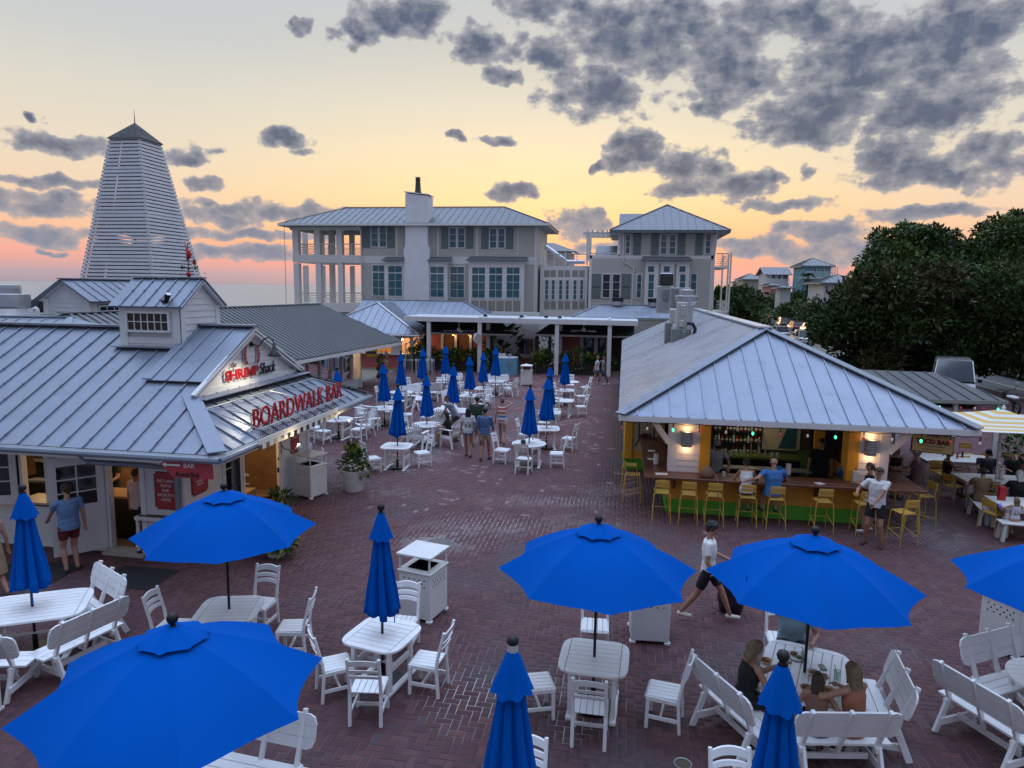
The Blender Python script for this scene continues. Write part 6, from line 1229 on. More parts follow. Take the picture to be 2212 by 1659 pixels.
# ------------------------------------------------------------------ taco bar
TE, TX0, TX1, TY0, TY1, TAX, TAZ = 2.6, 0.0, 8.32, 17.42, 43.0, 4.16, 4.62
TAY = TY0+TAX
def t1(zx, zy, Y): return atY((2350+zx*.3134)*.5486, (1580+zy*.3134)*.5486, Y)
def t2(zx, zy, Y): return atY((3150+zx*.4521)*.5486, (1500+zy*.4521)*.5486, Y)
def t3(zx, zy, z=None, Y=None):
 p = ((3400+zx*.3618)*.5486, (1580+zy*.3618)*.5486)
 return at(*p, z) if Y is None else atY(*p, Y)
def on_left_slope(px, py):
 d = ray(px, py); k = (TAZ-TE)/TAX   # z = TE + k*x
 t = (TE-EYE)/(d.z-k*d.x); return CAMP+d*t
MURAL = mat('mural_cream', (.50,.44,.26), .7, var=.1, scale=1.2)
def build_taco():
 t = thing('taco_bar_building', 'open sided bar with big pale metal hip roof, yellow posts and green base', 'building', (4,20,0))
 F = [(TX0,TY0,TE),(TX1,TY0,TE),(TAX,TAY,TAZ)]; Lf = [(TX0,TY1,TE),(TX0,TY0,TE),(TAX,TAY,TAZ),(TAX,TY1-1,TAZ)]; Rf = [(TX1,TY0,TE),(TX1,TY1,TE),(TAX,TY1-1,TAZ),(TAX,TAY,TAZ)]
 mb = MB()
 for P_ in (F, Lf, Rf): mb.slab(P_, .06)
 mb.box(TX0+.06,TX1-.06,TY0+.06,TY1,TE-.14,TE-.075); rf = mb.build('roof', WHITE, t)
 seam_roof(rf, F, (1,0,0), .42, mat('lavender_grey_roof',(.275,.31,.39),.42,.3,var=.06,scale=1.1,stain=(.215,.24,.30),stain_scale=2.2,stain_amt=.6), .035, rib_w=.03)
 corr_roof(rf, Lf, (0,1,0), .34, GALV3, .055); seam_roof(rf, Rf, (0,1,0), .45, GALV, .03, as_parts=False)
 mb = MB(); mb.bar(V(F[0])+V(0,0,.05),V(F[2])+V(0,0,.06),.34,.03); mb.build('hip_cap', GALV, rf); mb = MB(); mb.bar(V(F[1])+V(0,0,.05),V(F[2])+V(0,0,.06),.34,.03); mb.build('hip_cap', GALV, rf)
 mb = MB(); mb.bar((TAX,TAY-.1,TAZ+.07),(TAX,TY1-1,TAZ+.07),.42,.05); mb.build('ridge_cap', GALV3, rf)
 mb = MB(); mb.box(TX0-.02,TX1+.02,TY0-.03,TY0,TE-.13,TE+.005); mb.build('fascia', WHITE, rf); mb = MB(); mb.box(TX0-.03,TX0,TY0,TY1,TE-.13,TE+.005); mb.build('fascia', WHITE, rf)
 # bar base
 Yb = 18.0; xb0, xb1 = 1.3, 6.15
 siding(t, (xb0,Yb,0), (1,0,0), (0,-1,0), xb1-xb0, .36, .98, .155, YEL); siding(t, (xb1,Yb,0), (0,1,0), (1,0,0), 3.5, .36, .98, .155, YEL); siding(t, (xb0,21.9,0), (0,-1,0), (-1,0,0), 3.9, .36, .98, .155, YEL)
 mb = MB(); mb.box(xb0-.03,xb1+.03,Yb-.04,Yb+.06,0,.36); mb.box(xb1-.03,xb1+.04,Yb+.06,21.5,0,.36); mb.box(xb0-.04,xb0+.03,Yb+.06,21.9,0,.36); mb.split('base_board', GREEN, t)
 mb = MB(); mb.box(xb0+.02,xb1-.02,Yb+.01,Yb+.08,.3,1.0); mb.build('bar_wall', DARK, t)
 # plank counter tops: front, left and right arms
 for k in range(4): y = 17.34+k*.19; mb = MB(); mb.cbox(.66+k*.0,7.28,y,y+.188,1.03+.001*(k % 2),1.09+.001*(k % 2),.008); mb.build('counter_plank', WOODT, t)
 for k in range(4): x = .66+k*.19; mb = MB(); mb.cbox(x,x+.188,18.105,22.2,1.03,1.09+.001*(k % 2),.008); mb.build('counter_plank', WOODT, t)
 for k in range(5): x = 6.28+k*.2; mb = MB(); mb.cbox(x,x+.198,18.105,21.2,1.03,1.09+.001*(k % 2),.008); mb.build('counter_plank', WOODT, t)
 mb = MB()
 for x in (1.5,3.4,5.0): mb.slab([(x-.03,18.0,1.02),(x-.03,17.5,1.02),(x-.03,18.0,.62)],.06,(1,0,0))
 mb.split('bracket', WOODT, t)
 for (x, y) in ((7.15,17.5),(7.15,19.0),(7.15,20.9)): mb = MB(); mb.tube([(x,y,1.03),(x+.08,y-.02,0)],.025,6); mb.tube([(x-.2,y,1.03),(x-.28,y+.02,0)],.025,6); mb.build('table_leg', YELM, t)
 # siding piers with sconces, yellow posts, brackets
 px0, px1 = t2(512,600,Yb).x, t2(768,600,Yb).x; yl = 2.08
 pl = t1(905,600,Yb).x; pm = t1(1290,600,Yb).x
 for i, (a, b, ya, yb_) in enumerate(((pl,pm,pm+.0,pm+.26),(px0,px1,px0-.26,px0))):
  mb = MB(); mb.box(a,b,Yb+.02,Yb+.5,1.09,TE-.1); o = mb.build('pier', WSIDE, t); siding(o, (a,Yb,0), (1,0,0), (0,-1,0), b-a, 1.09, TE-.12, .155, WSIDE)
  mb = MB(); mb.box(a-.02,a+.2,Yb-.04,Yb-.0,1.09,TE-.12) if i == 0 else mb.box(b-.2,b+.02,Yb-.04,Yb,1.09,TE-.12); mb.split('corner_trim', WHITE, o)
  mb = MB(); mb.box(ya,yb_,Yb-.05,Yb+.45,1.09,TE-.1); mb.build('post', YEL, t)
  s = 1 if i else -1; e = b if i else a; mb = MB(); mb.bar((e+s*.02,Yb-.02,1.85),(e+s*.46,Yb-.22,TE-.12),.1,.14); mb.build('brace', WHITE, t)
  c = V((a+b)/2+(.05 if i == 0 else -.1),Yb-.09,1.98); sc = thing('wall_sconce', 'ribbed galvanized wall light glowing on the white pier '+('by the bags end' if False else ('beside the corner stool' if i == 0 else 'beside the hanging sign')), 'wall lamp', c)
  for k in range(7): mb = MB(); mb.lathe([(.135,0),(.14,.022),(.135,.044)],18,c+V(0,0,-.2+k*.058)); mb.build('ring', STEEL, sc)
  mb = MB(); mb.lathe([(.06,-.17),(.06,.17)],10,c); mb.build('glow_tube', mat('sconce_glow',(1,.6,.3),.4,emit=(1,.42,.14),estr=2.5), sc)
  lamp('lamp_light', c+V(0,-.05,-.26), 2.6, (1,.55,.25), .05, 'POINT', sc); lamp('lamp_light', c+V(0,-.05,.25), 2.0, (1,.55,.25), .05, 'POINT', sc)
 # interior: floor, back bar, coloured panels, shelving
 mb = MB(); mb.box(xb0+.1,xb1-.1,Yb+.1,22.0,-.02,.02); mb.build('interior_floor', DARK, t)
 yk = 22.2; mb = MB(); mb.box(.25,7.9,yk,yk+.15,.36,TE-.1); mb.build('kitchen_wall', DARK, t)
 siding(t, (.2,TY1,0), (0,-1,0), (-1,0,0), TY1-yk, .36, TE-.1, .2, YEL); mb = MB(); mb.box(.17,.3,yk-.02,TY1,0,.36); mb.box(.3,1.3,yk-.02,yk+.1,0,.36); mb.split('base_board', GREEN, t)
 mb = MB(); mb.box(.18,.42,yk-.1,yk+.1,.36,TE-.1); mb.box(1.25,1.42,yk-.1,yk+.1,.36,TE-.1); mb.build('post', YEL, t)
 mp = MB(); mp.box(.43,1.24,yk-.03,yk,.62,TE-.1); o = mp.build('mural_panel', MURAL, t); siding(t, (.42,yk-.01,0), (1,0,0), (0,-1,0), .84, .36, .62, .13, YEL)
 mb = MB(); mb.tube([(.62,yk-.04,2.5),(.7,yk-.04,2.2),(.95,yk-.04,1.95),(.98,yk-.04,1.5)],.012,5); mb.tube([(.5,yk-.04,.75),(.7,yk-.04,1.1),(.95,yk-.04,1.2),(1.15,yk-.04,.9)],.02,5); mb.tube([(.48,yk-.04,2.3),(.6,yk-.04,2.45)],.012,5); mb.build('mural_line', TEXTK, o); mb = MB(); mb.lathe([(.16,0),(.16,.01)],16); mb.xf(Matrix.Translation((.8,yk-.035,1.05)) @ Matrix.Rotation(pi/2,4,'X')); mb.build('mural_arc', mat('mural_plum',(.16,.03,.05),.7), o)
 mb = MB(); mb.tube([(.62,yk-.35,1.09),(.62,yk-.35,1.75),(.72,yk-.36,1.92),(.95,yk-.38,1.95),(1.08,yk-.4,1.8),(1.08,yk-.4,1.09)],.03,8); mb.build('hoop_rail', mat('worn_bronze',(.10,.085,.06),.5,.6), t)
 Yk = 20.6; mb = MB(); mb.box(2.3,5.5,Yk+.3,Yk+.42,0,TE-.1); mb.build('back_bar_wall', mat('back_bar_dark',(.05,.055,.03),.7), t)
 a, b = t1(1640,600,Yk).x, t1(2200,600,Yk).x
 mb = MB(); mb.box(4.15,5.2,Yk+.27,Yk+.3,1.15,TE-.12); o = mb.build('mural_panel', MURAL, t); mb = MB(); mb.slab([(4.6,Yk+.26,1.2),(5.1,Yk+.26,1.2),(5.1,Yk+.26,2.1),(4.85,Yk+.26,1.9)],.01,(0,-1,0)); mb.build('mural_wave', mat('mural_teal',(.02,.09,.10),.7), o); mb = MB(); mb.slab([(4.5,Yk+.255,2.2),(4.7,Yk+.255,2.45),(4.65,Yk+.255,2.2),(4.85,Yk+.255,2.35),(4.7,Yk+.255,1.95)],.008,(0,-1,0)); mb.build('mural_bolt', mat('mural_purple',(.06,.025,.05),.7), o)
 mb = MB(); mb.box(2.45,5.3,Yk-.35,Yk+.28,.98,1.04); mb.build('back_counter', mat('green_counter',(.10,.15,.02),.5), t); mb = MB(); mb.box(2.5,5.2,Yk-.3,Yk+.25,.02,.98); mb.build('back_cabinet', BLACK, t); mb = MB(); mb.box(2.5,5.2,Yk-1.35,Yk-1.0,.9,.94); mb.build('steel_rail', STEEL, t)
 for z in (1.35,1.68,2.0): mb = MB(); mb.box(2.75,4.1,Yk+.1,Yk+.3,z-.03,z); mb.build('shelf', BLACK, t)
 BT = [MATS['bottle_amber'],MATS['bottle_green'],MATS['bottle_clear'],MATS['bottle_red']]; LB = mat('bottle_label',(.5,.48,.42),.7); pb = []
 for q in range(4): mb = MB(); mb.lathe([(.036,0),(.036,.15),(.013,.2),(.013,.26)],8); me1 = mb.mesh('bottle',BT[q]); mb = MB(); mb.lathe([(.0375,.04),(.0375,.1)],8); pb.append((me1, mb.mesh('label',LB)))
 for z in (1.35,1.68,2.0,1.04):
  for k, x in enumerate(np.arange(2.8,4.08,.105)):
   if random.random() < .1: continue
   o = bpy.data.objects.new('bottle', pb[(k+int(z*10)) % 4][0]); COL.objects.link(o); o.location = (float(x)+random.uniform(-.01,.01), Yk+.2, z); o.scale = (1,1,random.uniform(.85,1.15)); tag(o, ('amber','green','clear','red')[(k+int(z*10)) % 4]+' bottle with pale label on the '+{1.35:'lowest shelf',1.68:'middle shelf',2.0:'top shelf',1.04:'green counter'}[z]+' behind the taco bar', 'bottle', 'bottles behind the taco bar'); l = bpy.data.objects.new('label', pb[(k+int(z*10)) % 4][1]); COL.objects.link(l); l.parent = o
 for x in (3.75,3.95,4.15): tp = MB(); tp.tube([(x,Yk-.25,1.04),(x,Yk-.25,1.4)],.02,6); tp.lathe([(.02,0),(.03,.1),(.01,.16)],6,(x,Yk-.25,1.42)); tag(tp.build('beer_tap',STEEL,None), 'chrome beer tap handle standing on the green back counter', 'beer tap', 'beer taps')
 for i, x in enumerate((3.2,3.35,3.5,4.35,4.5)): o = MB(); o.lathe([(.04,0),(.05,.13)],8,(x,Yk-.2,1.04)); tag(o.build('glass_stack',MATS['bottle_clear'],None), 'stack of clear glasses on the green back counter', 'glasses', 'glass stacks behind the bar')
 mb = MB(); mb.box(5.1,5.5,19.4,20.6,.02,1.25); mb.build('end_cabinet', mat('dark_green',(.02,.07,.015),.6), t); mb = MB(); mb.box(5.55,5.8,Yk+.0,Yk+.2,.3,TE-.1); mb.build('post', YEL, t)
 lamp('bar_light', (3.6,20.2,2.35), 13, (1,.82,.6), .3, 'POINT', t)
 # hanging sign
 s = thing('hanging_sign', 'yellow TACO BAR board sign hanging under the roof corner', 'sign', (7.5,18,2.2)); q0, q1, q2, q3 = t3(515,535,Y=18.), t3(975,592,Y=18.), t3(990,320,Y=18.), t3(525,300,Y=18.)
 ux = (q1-q0); w = ux.length; u = ux.normalized(); up = V(0,-.02,1).normalized(); h = .46; o = q0+V(0,0,0)
 mb = MB(); mb.slab([o,o+u*w,o+u*w+up*h,o+up*h],.04); b_ = mb.build('frame', mat('sign_maroon',(.13,.015,.01),.6), s); n = u.cross(up); c_ = .022; mb = MB(); mb.slab([o+u*c_+up*c_+n*.004,o+u*(w-c_)+up*c_+n*.004,o+u*(w-c_)+up*(h-c_)+n*.004,o+u*c_+up*(h-c_)+n*.004],.004); mb.build('face', mat('sign_mustard',(.56,.39,.16),.6), s)
 SM = MATS['sign_maroon']
 text(s,'lettering','TACO BAR',o+u*.09+up*.22+n*.006,u,up,SM,.2,fit=w-.18,height=.125,ext=.003,bold=.012); text(s,'lettering',"ALLEY'S",o+u*.3+up*.38+n*.006,u,up,SM,.1,fit=w-.5,height=.05,ext=.002); text(s,'lettering','TACOS, TEQUILA & CERVEZA',o+u*.18+up*.15+n*.006,u,up,TEXTK,.1,fit=w-.36,height=.035,ext=.002); text(s,'lettering','SEASIDE  FLORIDA',o+u*.25+up*.07+n*.006,u,up,TEXTK,.1,fit=w-.5,height=.03,ext=.002)
 mb = MB()
 for k in (.1,.9): q = o+u*(w*k)+up*h; mb.tube([q,q+V(0,0,.2)],.01,4)
 mb.build('chain', BLACK, s)
 # string lights
 st = thing('string_lights', 'black cable of coloured bulbs strung along the taco bar eave', 'string lights', (4,TY0,2.45)); mb = MB(); cm = {'red':(1,.05,.06),'white':(1,.85,.6),'green':(.05,.9,.35)}; xs = [.05+.635*k for k in range(14)]; pts = []
 for k, x in enumerate(xs): pts += [V(x,TY0-.05,2.47)]+([V(x+.32,TY0-.05,2.43)] if k < 13 else [])
 mb.tube(pts,.009,5); mb.build('cable', BLACK, st)
 for k, x in enumerate(xs):
  c = ('red','white','green')[k % 3]; mb = MB(); mb.tube([(x,TY0-.05,2.47),(x,TY0-.05,2.36)],.016,6); mb.build('socket', BLACK, st); mb = MB(); mb.ico((x,TY0-.05,2.30),.032,1,(1,1,1.5)); mb.build('bulb', mat('bulb_'+c,cm[c],.3,emit=cm[c],estr=2.2), st)
 # roof machinery
 def rp(zx, zy): return on_left_slope((2100+zx*.4069)*.5486,(750+zy*.4069)*.5486)
 g = rp(1400,1470); Ym = g.y; q = lambda zx, zy, dy=0: Gq(zx, zy, Ym+dy)
 GP = mat('grey_curb_paint',(.22,.24,.235),.6,var=.1); IV = mat('ivory_unit',(.50,.49,.44),.5,var=.05)
 def mbox(nm, lb, cat, parts, z0=None):
  T = None
  for (pn, x0, y0, x1, y1, dy, dp, m_) in parts:
   a, b = q(x0,y1,dy), q(x1,y0,dy); mb = MB(); mb.cbox(a.x,b.x,Ym+dy,Ym+dy+dp,min(a.z,b.z),b.z,.03)
   if T is None: T = thing(nm, lb, cat, ((a.x+b.x)/2,Ym+dy,a.z))
   mb.build(pn, m_, T)
  return T
 mbox('equipment_curb','tall grey roof curb nearest the eave carrying the split unit','roof curb',[('curb_box',1335,1340,1530,1530,0,.9,GP),('conduit_box',1435,1360,1482,1450,-.12,.12,GP)])
 mbox('equipment_curb','narrower grey roof curb behind the split unit','roof curb',[('curb_box',1270,1280,1350,1500,.9,.6,GP)])
 m1 = mbox('split_unit','ivory split air conditioning unit on the nearest grey roof curb','air conditioner',[('case',1383,1083,1500,1338,.1,.5,IV),('vent_panel',1420,1110,1478,1215,.07,.03,STEEL),('valve_box',1410,1258,1458,1325,.0,.1,IV)])
 mbox('split_unit','smaller ivory unit tucked behind the narrow curb','air conditioner',[('case',1320,1148,1380,1285,1.0,.5,IV)])
 mb = MB(); mb.tube([q(1490,1285,.05),q(1540,1290,0),q(1568,1340,0),q(1555,1400,0),q(1485,1440,-.05)],.07,8); tag(mb.build('black_hose',BLACK,None),'thick black hose looping beside the split unit on the roof','hose')
 f = thing('exhaust_fan','bowl shaped steel exhaust fan on the taco bar roof','exhaust fan',q(1480,1100,2)); c0 = q(1480,1100,2.2); zz = lambda v: q(1480,v,2.2).z; r = (q(1597,1020,2.2).x-q(1365,1020,2.2).x)/2
 mb = MB(); mb.lathe([(r*.62,zz(1120)),(r*.75,zz(1098)),(r*.97,zz(1070)),(r,zz(1022)),(r*.95,zz(1018))],20,(c0.x,c0.y,0)); mb.build('bowl',STEEL,f); mb = MB(); mb.lathe([(r*.66,zz(1030)),(r*.66,zz(965)),(r*.3,zz(955))],18,(c0.x,c0.y,0)); mb.build('cap',STEEL,f); mb = MB(); mb.cbox(c0.x-r*.5,c0.x+r*.55,c0.y-r*.5,c0.y+r*.5,4.0,zz(1118),.02); mb.build('duct',STEEL,f)
 mbox('air_handler','dark louvred air handler raised on a steel stand above the ridge','air conditioner',[('case',1228,808,1358,920,5,1.0,BLACK),('louvre',1240,822,1348,912,4.97,.03,mat('louvre_grey',(.03,.03,.032),.5)),('top',1232,800,1350,812,5,.9,STEEL),('stand',1195,925,1330,1190,5,1.0,STEEL),('hood',1250,950,1315,1065,4.8,.2,GP)])
 mbox('sheet_duct','square grey sheet metal duct between the fan and the air handler','duct',[('duct_body',1332,942,1530,1140,3.4,.8,mat('duct_grey',(.27,.28,.29),.5,.5))])
 # right: dark shed roof, posts, second string
 sh = thing('patio_shelter', 'low dark metal lean-to roof on white posts beyond the patio', 'shelter', (10,23,0)); a, b, c, d = (8.4,23.05,2.5), (11.75,23.2,2.5), (10.9,26.3,3.0), (8.0,26.3,3.0); RD = mat('dark_patio_roof',(.07,.072,.078),.55,.3,var=.15,scale=2)
 mb = MB(); mb.slab([a,b,c,d],.05); r_ = mb.build('roof',RD,sh); seam_roof(r_,[a,b,c,d],(1,.045,0),.42,RD,.03); mb = MB(); mb.bar(V(a)+V(0,-.03,-.05),V(b)+V(0,-.03,-.05),.04,.12); mb.build('fascia',mat('grey_trim',(.3,.3,.29),.6),sh)
 for (x, y) in ((8.7,23.3),(10.35,23.35),(11.6,23.4),(10.8,26.1),(8.3,26.1)): mb = MB(); mb.box(x-.06,x+.06,y-.06,y+.06,0,2.45); mb.build('post',WHITE,sh)
 s2 = thing('string_lights', 'short string of coloured bulbs along the dark lean-to roof', 'string lights', (10,23,2.4)); mb = MB(); mb.tube([(8.6,23.0,2.42),(10.2,23.0,2.38),(11.8,23.1,2.42)],.009,5); mb.build('cable',BLACK,s2)
 for k, (x, c) in enumerate(((9.15,'white'),(9.75,'green'),(10.35,'red'),(10.75,'white'),(11.0,'red'),(11.4,'green'))): mb = MB(); mb.ico((x,23.0,2.27),.035,1,(1,1,1.5)); mb.build('bulb', MATS['bulb_'+c], s2)
 # striped square parasol
 P_ = thing('striped_parasol', 'square yellow and white striped parasol over the patio table', 'umbrella', (10.1,20.0,0)); ap = V(10.1,20.1,2.72); hs = 1.5; ze = 2.36; YS, WS = mat('stripe_yellow',(.66,.42,.10),.8), mat('stripe_white',(.66,.65,.62),.8)
 mb = MB(); cr = [V(10.1-hs,20.1-hs,ze),V(10.1+hs,20.1-hs,ze),V(10.1+hs,20.1+hs,ze),V(10.1-hs,20.1+hs,ze)]; n = 11
 for k in range(4):
  A, B = cr[k], cr[(k+1) % 4]
  for j in range(n):
   f0, f1 = j/n, (j+1)/n; mb.cur = j % 2; sg = lambda f: V(0,0,-.06*sin(pi*f))
   pts = [ap.lerp(A,f0)+sg(f0),ap.lerp(B,f0)+sg(f0),ap.lerp(B,f1)+sg(f1),ap.lerp(A,f1)+sg(f1)]
   mb.poly([pts[3],pts[2],pts[1],pts[0]] if j else [pts[3],pts[2],pts[0]])
 mb.build('canopy',[WS,YS],P_); mb = MB(); mb.tube([(10.1,20.1,0),(10.1,20.1,2.7)],.03,8); mb.build('pole',WHITE,P_); mb = MB(); mb.lathe([(.03,2.68),(.05,2.76),(.01,2.84)],8,(10.1,20.1,0)); mb.build('finial',WHITE,P_)
 # terracotta pots
 for i, (x, y, h, lb) in enumerate(((11.0,25.8,.95,'large terracotta pot with a leafy plant behind the taco sign'),(12.3,23.3,.8,'terracotta pot with a bushy plant by the patio edge'))):
  p = t3(1120 if i == 0 else 1590, 530 if i == 0 else 660, .0 if i == 0 else .0); p = V(x,y,0); o = thing('terracotta_pot', lb, 'planter', p); mb = MB(); mb.lathe([(.26,0),(.40,h*.9),(.45,h*.9),(.45,h),(.38,h),(.36,h-.08)],16,p); mb.build('pot',mat('terracotta',(.24,.085,.045),.8,var=.1),o); mb = MB(); fluff(mb,p+V(0,0,h+.3),.55,240,.2,(1,1,.8)); mb.build('foliage',[LFOL[0],LFOL[1],LFOL[4]],o)
build_taco()
# ------------------------------------------------------------------ plaza furniture
def p_chair():
 t = thing('side_chair', '', 'chair')
 for s in (-1, 1):
  mb = MB(); x = s*.205
  mb.bar((x,-.23,0),(x,-.20,.44),.04,.045,(1,0,0),.006); mb.bar((x,-.20,.43),(x,-.225,.62),.04,.045,(1,0,0),.006); mb.bar((x,-.225,.61),(x,-.32,1.0),.04,.042,(1,0,0),.008); mb.build('rear_leg', POLY, t)
  mb = MB(); mb.bar((x,.2,0),(x,.19,.43),.045,.045,(1,0,0),.006); mb.build('front_leg', POLY, t)
  mb = MB(); mb.bar((x,-.2,.42),(x,.22,.425),.03,.06,(0,0,1),.006); mb.build('seat_rail', POLY, t)
  mb = MB(); mb.bar((x,-.2,.17),(x,.19,.17),.025,.045,(0,0,1)); mb.build('stretcher', POLY, t)
 mb = MB(); mb.bar((-.2,0.02,.17),(.2,0.02,.17),.025,.045); mb.build('stretcher', POLY, t)
 me = MB(); me.bar((0,-.2,.462),(0,.21,.455),.075,.018,(0,0,1),.005); me.bar((0,.20,.456),(0,.232,.43),.075,.016,(0,0,1)); me = me.mesh('seat_slat', POLY)
 for k in range(5): inst(me, 'seat_slat', t, ((k-2)*.081,0,0))
 for (z, y, h, a) in ((.92,-.30,.085,.045),(.805,-.275,.05,.03),(.715,-.252,.05,.03)):
  mb = MB(); n = 6; pr = None
  for k in range(n+1):
   f = k/n*2-1; q = V(f*.19, y-.03*(1-f*f), z+a*(1-f*f)*.7)
   if pr is not None: mb.slab([pr-V(0,.01,h/2),q-V(0,.01,h/2),q+V(0,-.03,h/2),pr+V(0,-.03,h/2)],.02,(0,-1,.2))
   pr = q
  mb.build('back_slat', POLY, t)
 return Proto(t)
def p_arm():
 t = thing('fan_back_armchair', '', 'chair')
 for s in (-1, 1):
  x = s*.28; mb = MB(); mb.bar((x,.24,0),(x,.22,.66),.03,.09,(1,0,0),.006); mb.build('front_leg', POLY, t)
  mb = MB(); mb.bar((x,-.34,0),(x,-.22,.66),.03,.08,(1,0,0),.006); mb.build('rear_leg', POLY, t)
  mb = MB(); mb.bar((x,-.32,.675),(x,.30,.675),.12,.022,(0,0,1),.006); mb.build('armrest', POLY, t)
  mb = MB(); mb.bar((x,-.3,.34),(x,.26,.42),.03,.09,(0,0,1),.005); mb.build('side_rail', POLY, t)
 for k in range(5): mb = MB(); y = -.2+k*.1; mb.cbox(-.265,.265,y,y+.088,.40+k*.012,.42+k*.012,.005); mb.build('seat_slat', POLY, t)
 for k in range(7): f = (k-3)/3; mb = MB(); b = V(f*.19,-.21,.40); e = V(f*.27,-.40,1.04-.10*f*f); mb.bar(b,e,.052 if True else 0,.018,(0,1,0),.005); mb.build('back_slat', POLY, t)
 for z in (.55,.82): mb = MB(); y = -.245-.3*(z-.4); mb.bar((-.25,y-.03,z),(.25,y-.03,z),.02,.06,(0,0,1)); mb.build('back_rail', POLY, t)
 return Proto(t)
def rslab(mb, x0, x1, y, dv, z0, z1, t, rc, ends):
 """board in a tilted plane with rounded outer corners"""
 def pt(x, z): return V(x, y+dv*(z-z0), z)
 pts = []
 if ends == 'b': pts = [pt(x0+rc,z0),pt(x1-rc,z0),pt(x1-rc*.3,z0+rc*.3),pt(x1,z0+rc),pt(x1,z1),pt(x0,z1),pt(x0,z0+rc),pt(x0+rc*.3,z0+rc*.3)]
 elif ends == 't': pts = [pt(x0,z0),pt(x1,z0),pt(x1,z1-rc),pt(x1-rc*.3,z1-rc*.3),pt(x1-rc,z1),pt(x0+rc,z1),pt(x0+rc*.3,z1-rc*.3),pt(x0,z1-rc)]
 else: pts = [pt(x0,z0),pt(x1,z0),pt(x1,z1),pt(x0,z1)]
 mb.slab(pts, t); return mb
def p_bench():
 t = thing('slatted_bench', '', 'bench'); L = .62
 for k, e in enumerate('bmt'):
  z0 = .60+k*.125; mb = MB(); rslab(mb,-L,L,-.235-.035*k,-.28,z0,z0+.115,.024,.09,e); mb.build('back_slat', POLY, t)
 for k in range(3):
  y0 = -.14+k*.135; mb = MB(); r = .05; pts = [(-L,y0),(L,y0),(L,y0+.125),(-L,y0+.125)]
  if k == 2: pts = [(-L,y0),(L,y0),(L,y0+.06),(L-.03,y0+.11),(L-.08,y0+.125),(-L+.08,y0+.125),(-L+.03,y0+.11),(-L,y0+.06)]
  mb.slab([(x,y,.45) for x, y in pts],.028,(0,0,1)); mb.build('seat_slat', POLY, t)
 for x in (-.45,0,.45):
  mb = MB(); mb.bar((x,-.08,.30),(x,-.36,1.0),.06,.045,(1,0,0),.005); mb.build('back_support', POLY, t)
 for x in (-.45,.45):
  for (a, b) in (((x,-.34,0),(x,-.16,.43)),((x,.36,0),(x,.18,.42))): mb = MB(); mb.bar(a,b,.085,.04,(1,0,0),.005); mb.build('leg', POLY, t)
  mb = MB(); mb.bar((x+.03,-.30,.16),(x+.03,.32,.16),.03,.09,(0,0,1)); mb.build('stretcher', POLY, t)
  mb = MB(); mb.bar((x-.03,-.2,.395),(x-.03,.25,.395),.03,.06,(0,0,1)); mb.build('seat_rail', POLY, t)
 mb = MB(); mb.bar((-.42,0,.2),(.42,0,.2),.03,.07); mb.build('stretcher', POLY, t)
 return Proto(t)
def outline(kind, hx, hy, n=48):
 out = []
 for k in range(n):
  a = 2*pi*k/n; c, s = cos(a), sin(a); e = {'round':1.0,'square':.42,'rect':.36}[kind]
  out.append((hx*math.copysign(abs(c)**e, c), hy*math.copysign(abs(s)**e, s)))
 return out
def p_table(kind, hx, hy, nslat):
 t = thing('dining_table', '', 'table'); o = outline(kind, hx, hy); B = .11 if kind != 'round' else 0
 def strip(x0, x1, y0, y1):
  c = clip2(clip2(clip2(clip2(o,1,0,x0),-1,0,-x1),0,1,y0),0,-1,-y1)
  if len(c) > 2: mb = MB(); mb.slab([(x,y,.74) for x, y in c],.03,(0,0,1)); mb.build('table_slat' if x1-x0 > B+.01 else 'end_board', POLY, t)
 g = .005; h = 2*hy/nslat
 for k in range(nslat): strip(-hx+B+g, hx-B-g, -hy+k*h+g, -hy+(k+1)*h-g)
 if B: strip(-hx,-hx+B-g,-hy,hy); strip(hx-B+g,hx,-hy,hy)
 mb = MB(); c = [(x*.9,y*.9) for x, y in o]; mb.slab([(x,y,.709) for x, y in c],.02,(0,0,1)); mb.build('under_panel', POLY, t)
 lx, ly = hx*.62, hy*.62
 for s in (-1, 1):
  for r in (-1, 1): mb = MB(); mb.bar((s*lx,r*ly,.06),(s*lx,r*ly,.69),.075,.06,(1,0,0),.006); mb.build('leg', POLY, t)
  mb = MB(); mb.cbox(s*lx-.045,s*lx+.045,-ly-.12,ly+.12,0,.06,.015); mb.build('foot', POLY, t)
  mb = MB(); mb.cbox(s*lx-.02,s*lx+.02,-ly+.04,ly-.04,.33,.42,.006); mb.build('stretcher', POLY, t)
 mb = MB(); mb.cbox(-lx+.03,lx-.03,-.02,.02,.29,.328,.006); mb.build('stretcher', POLY, t)
 return Proto(t)
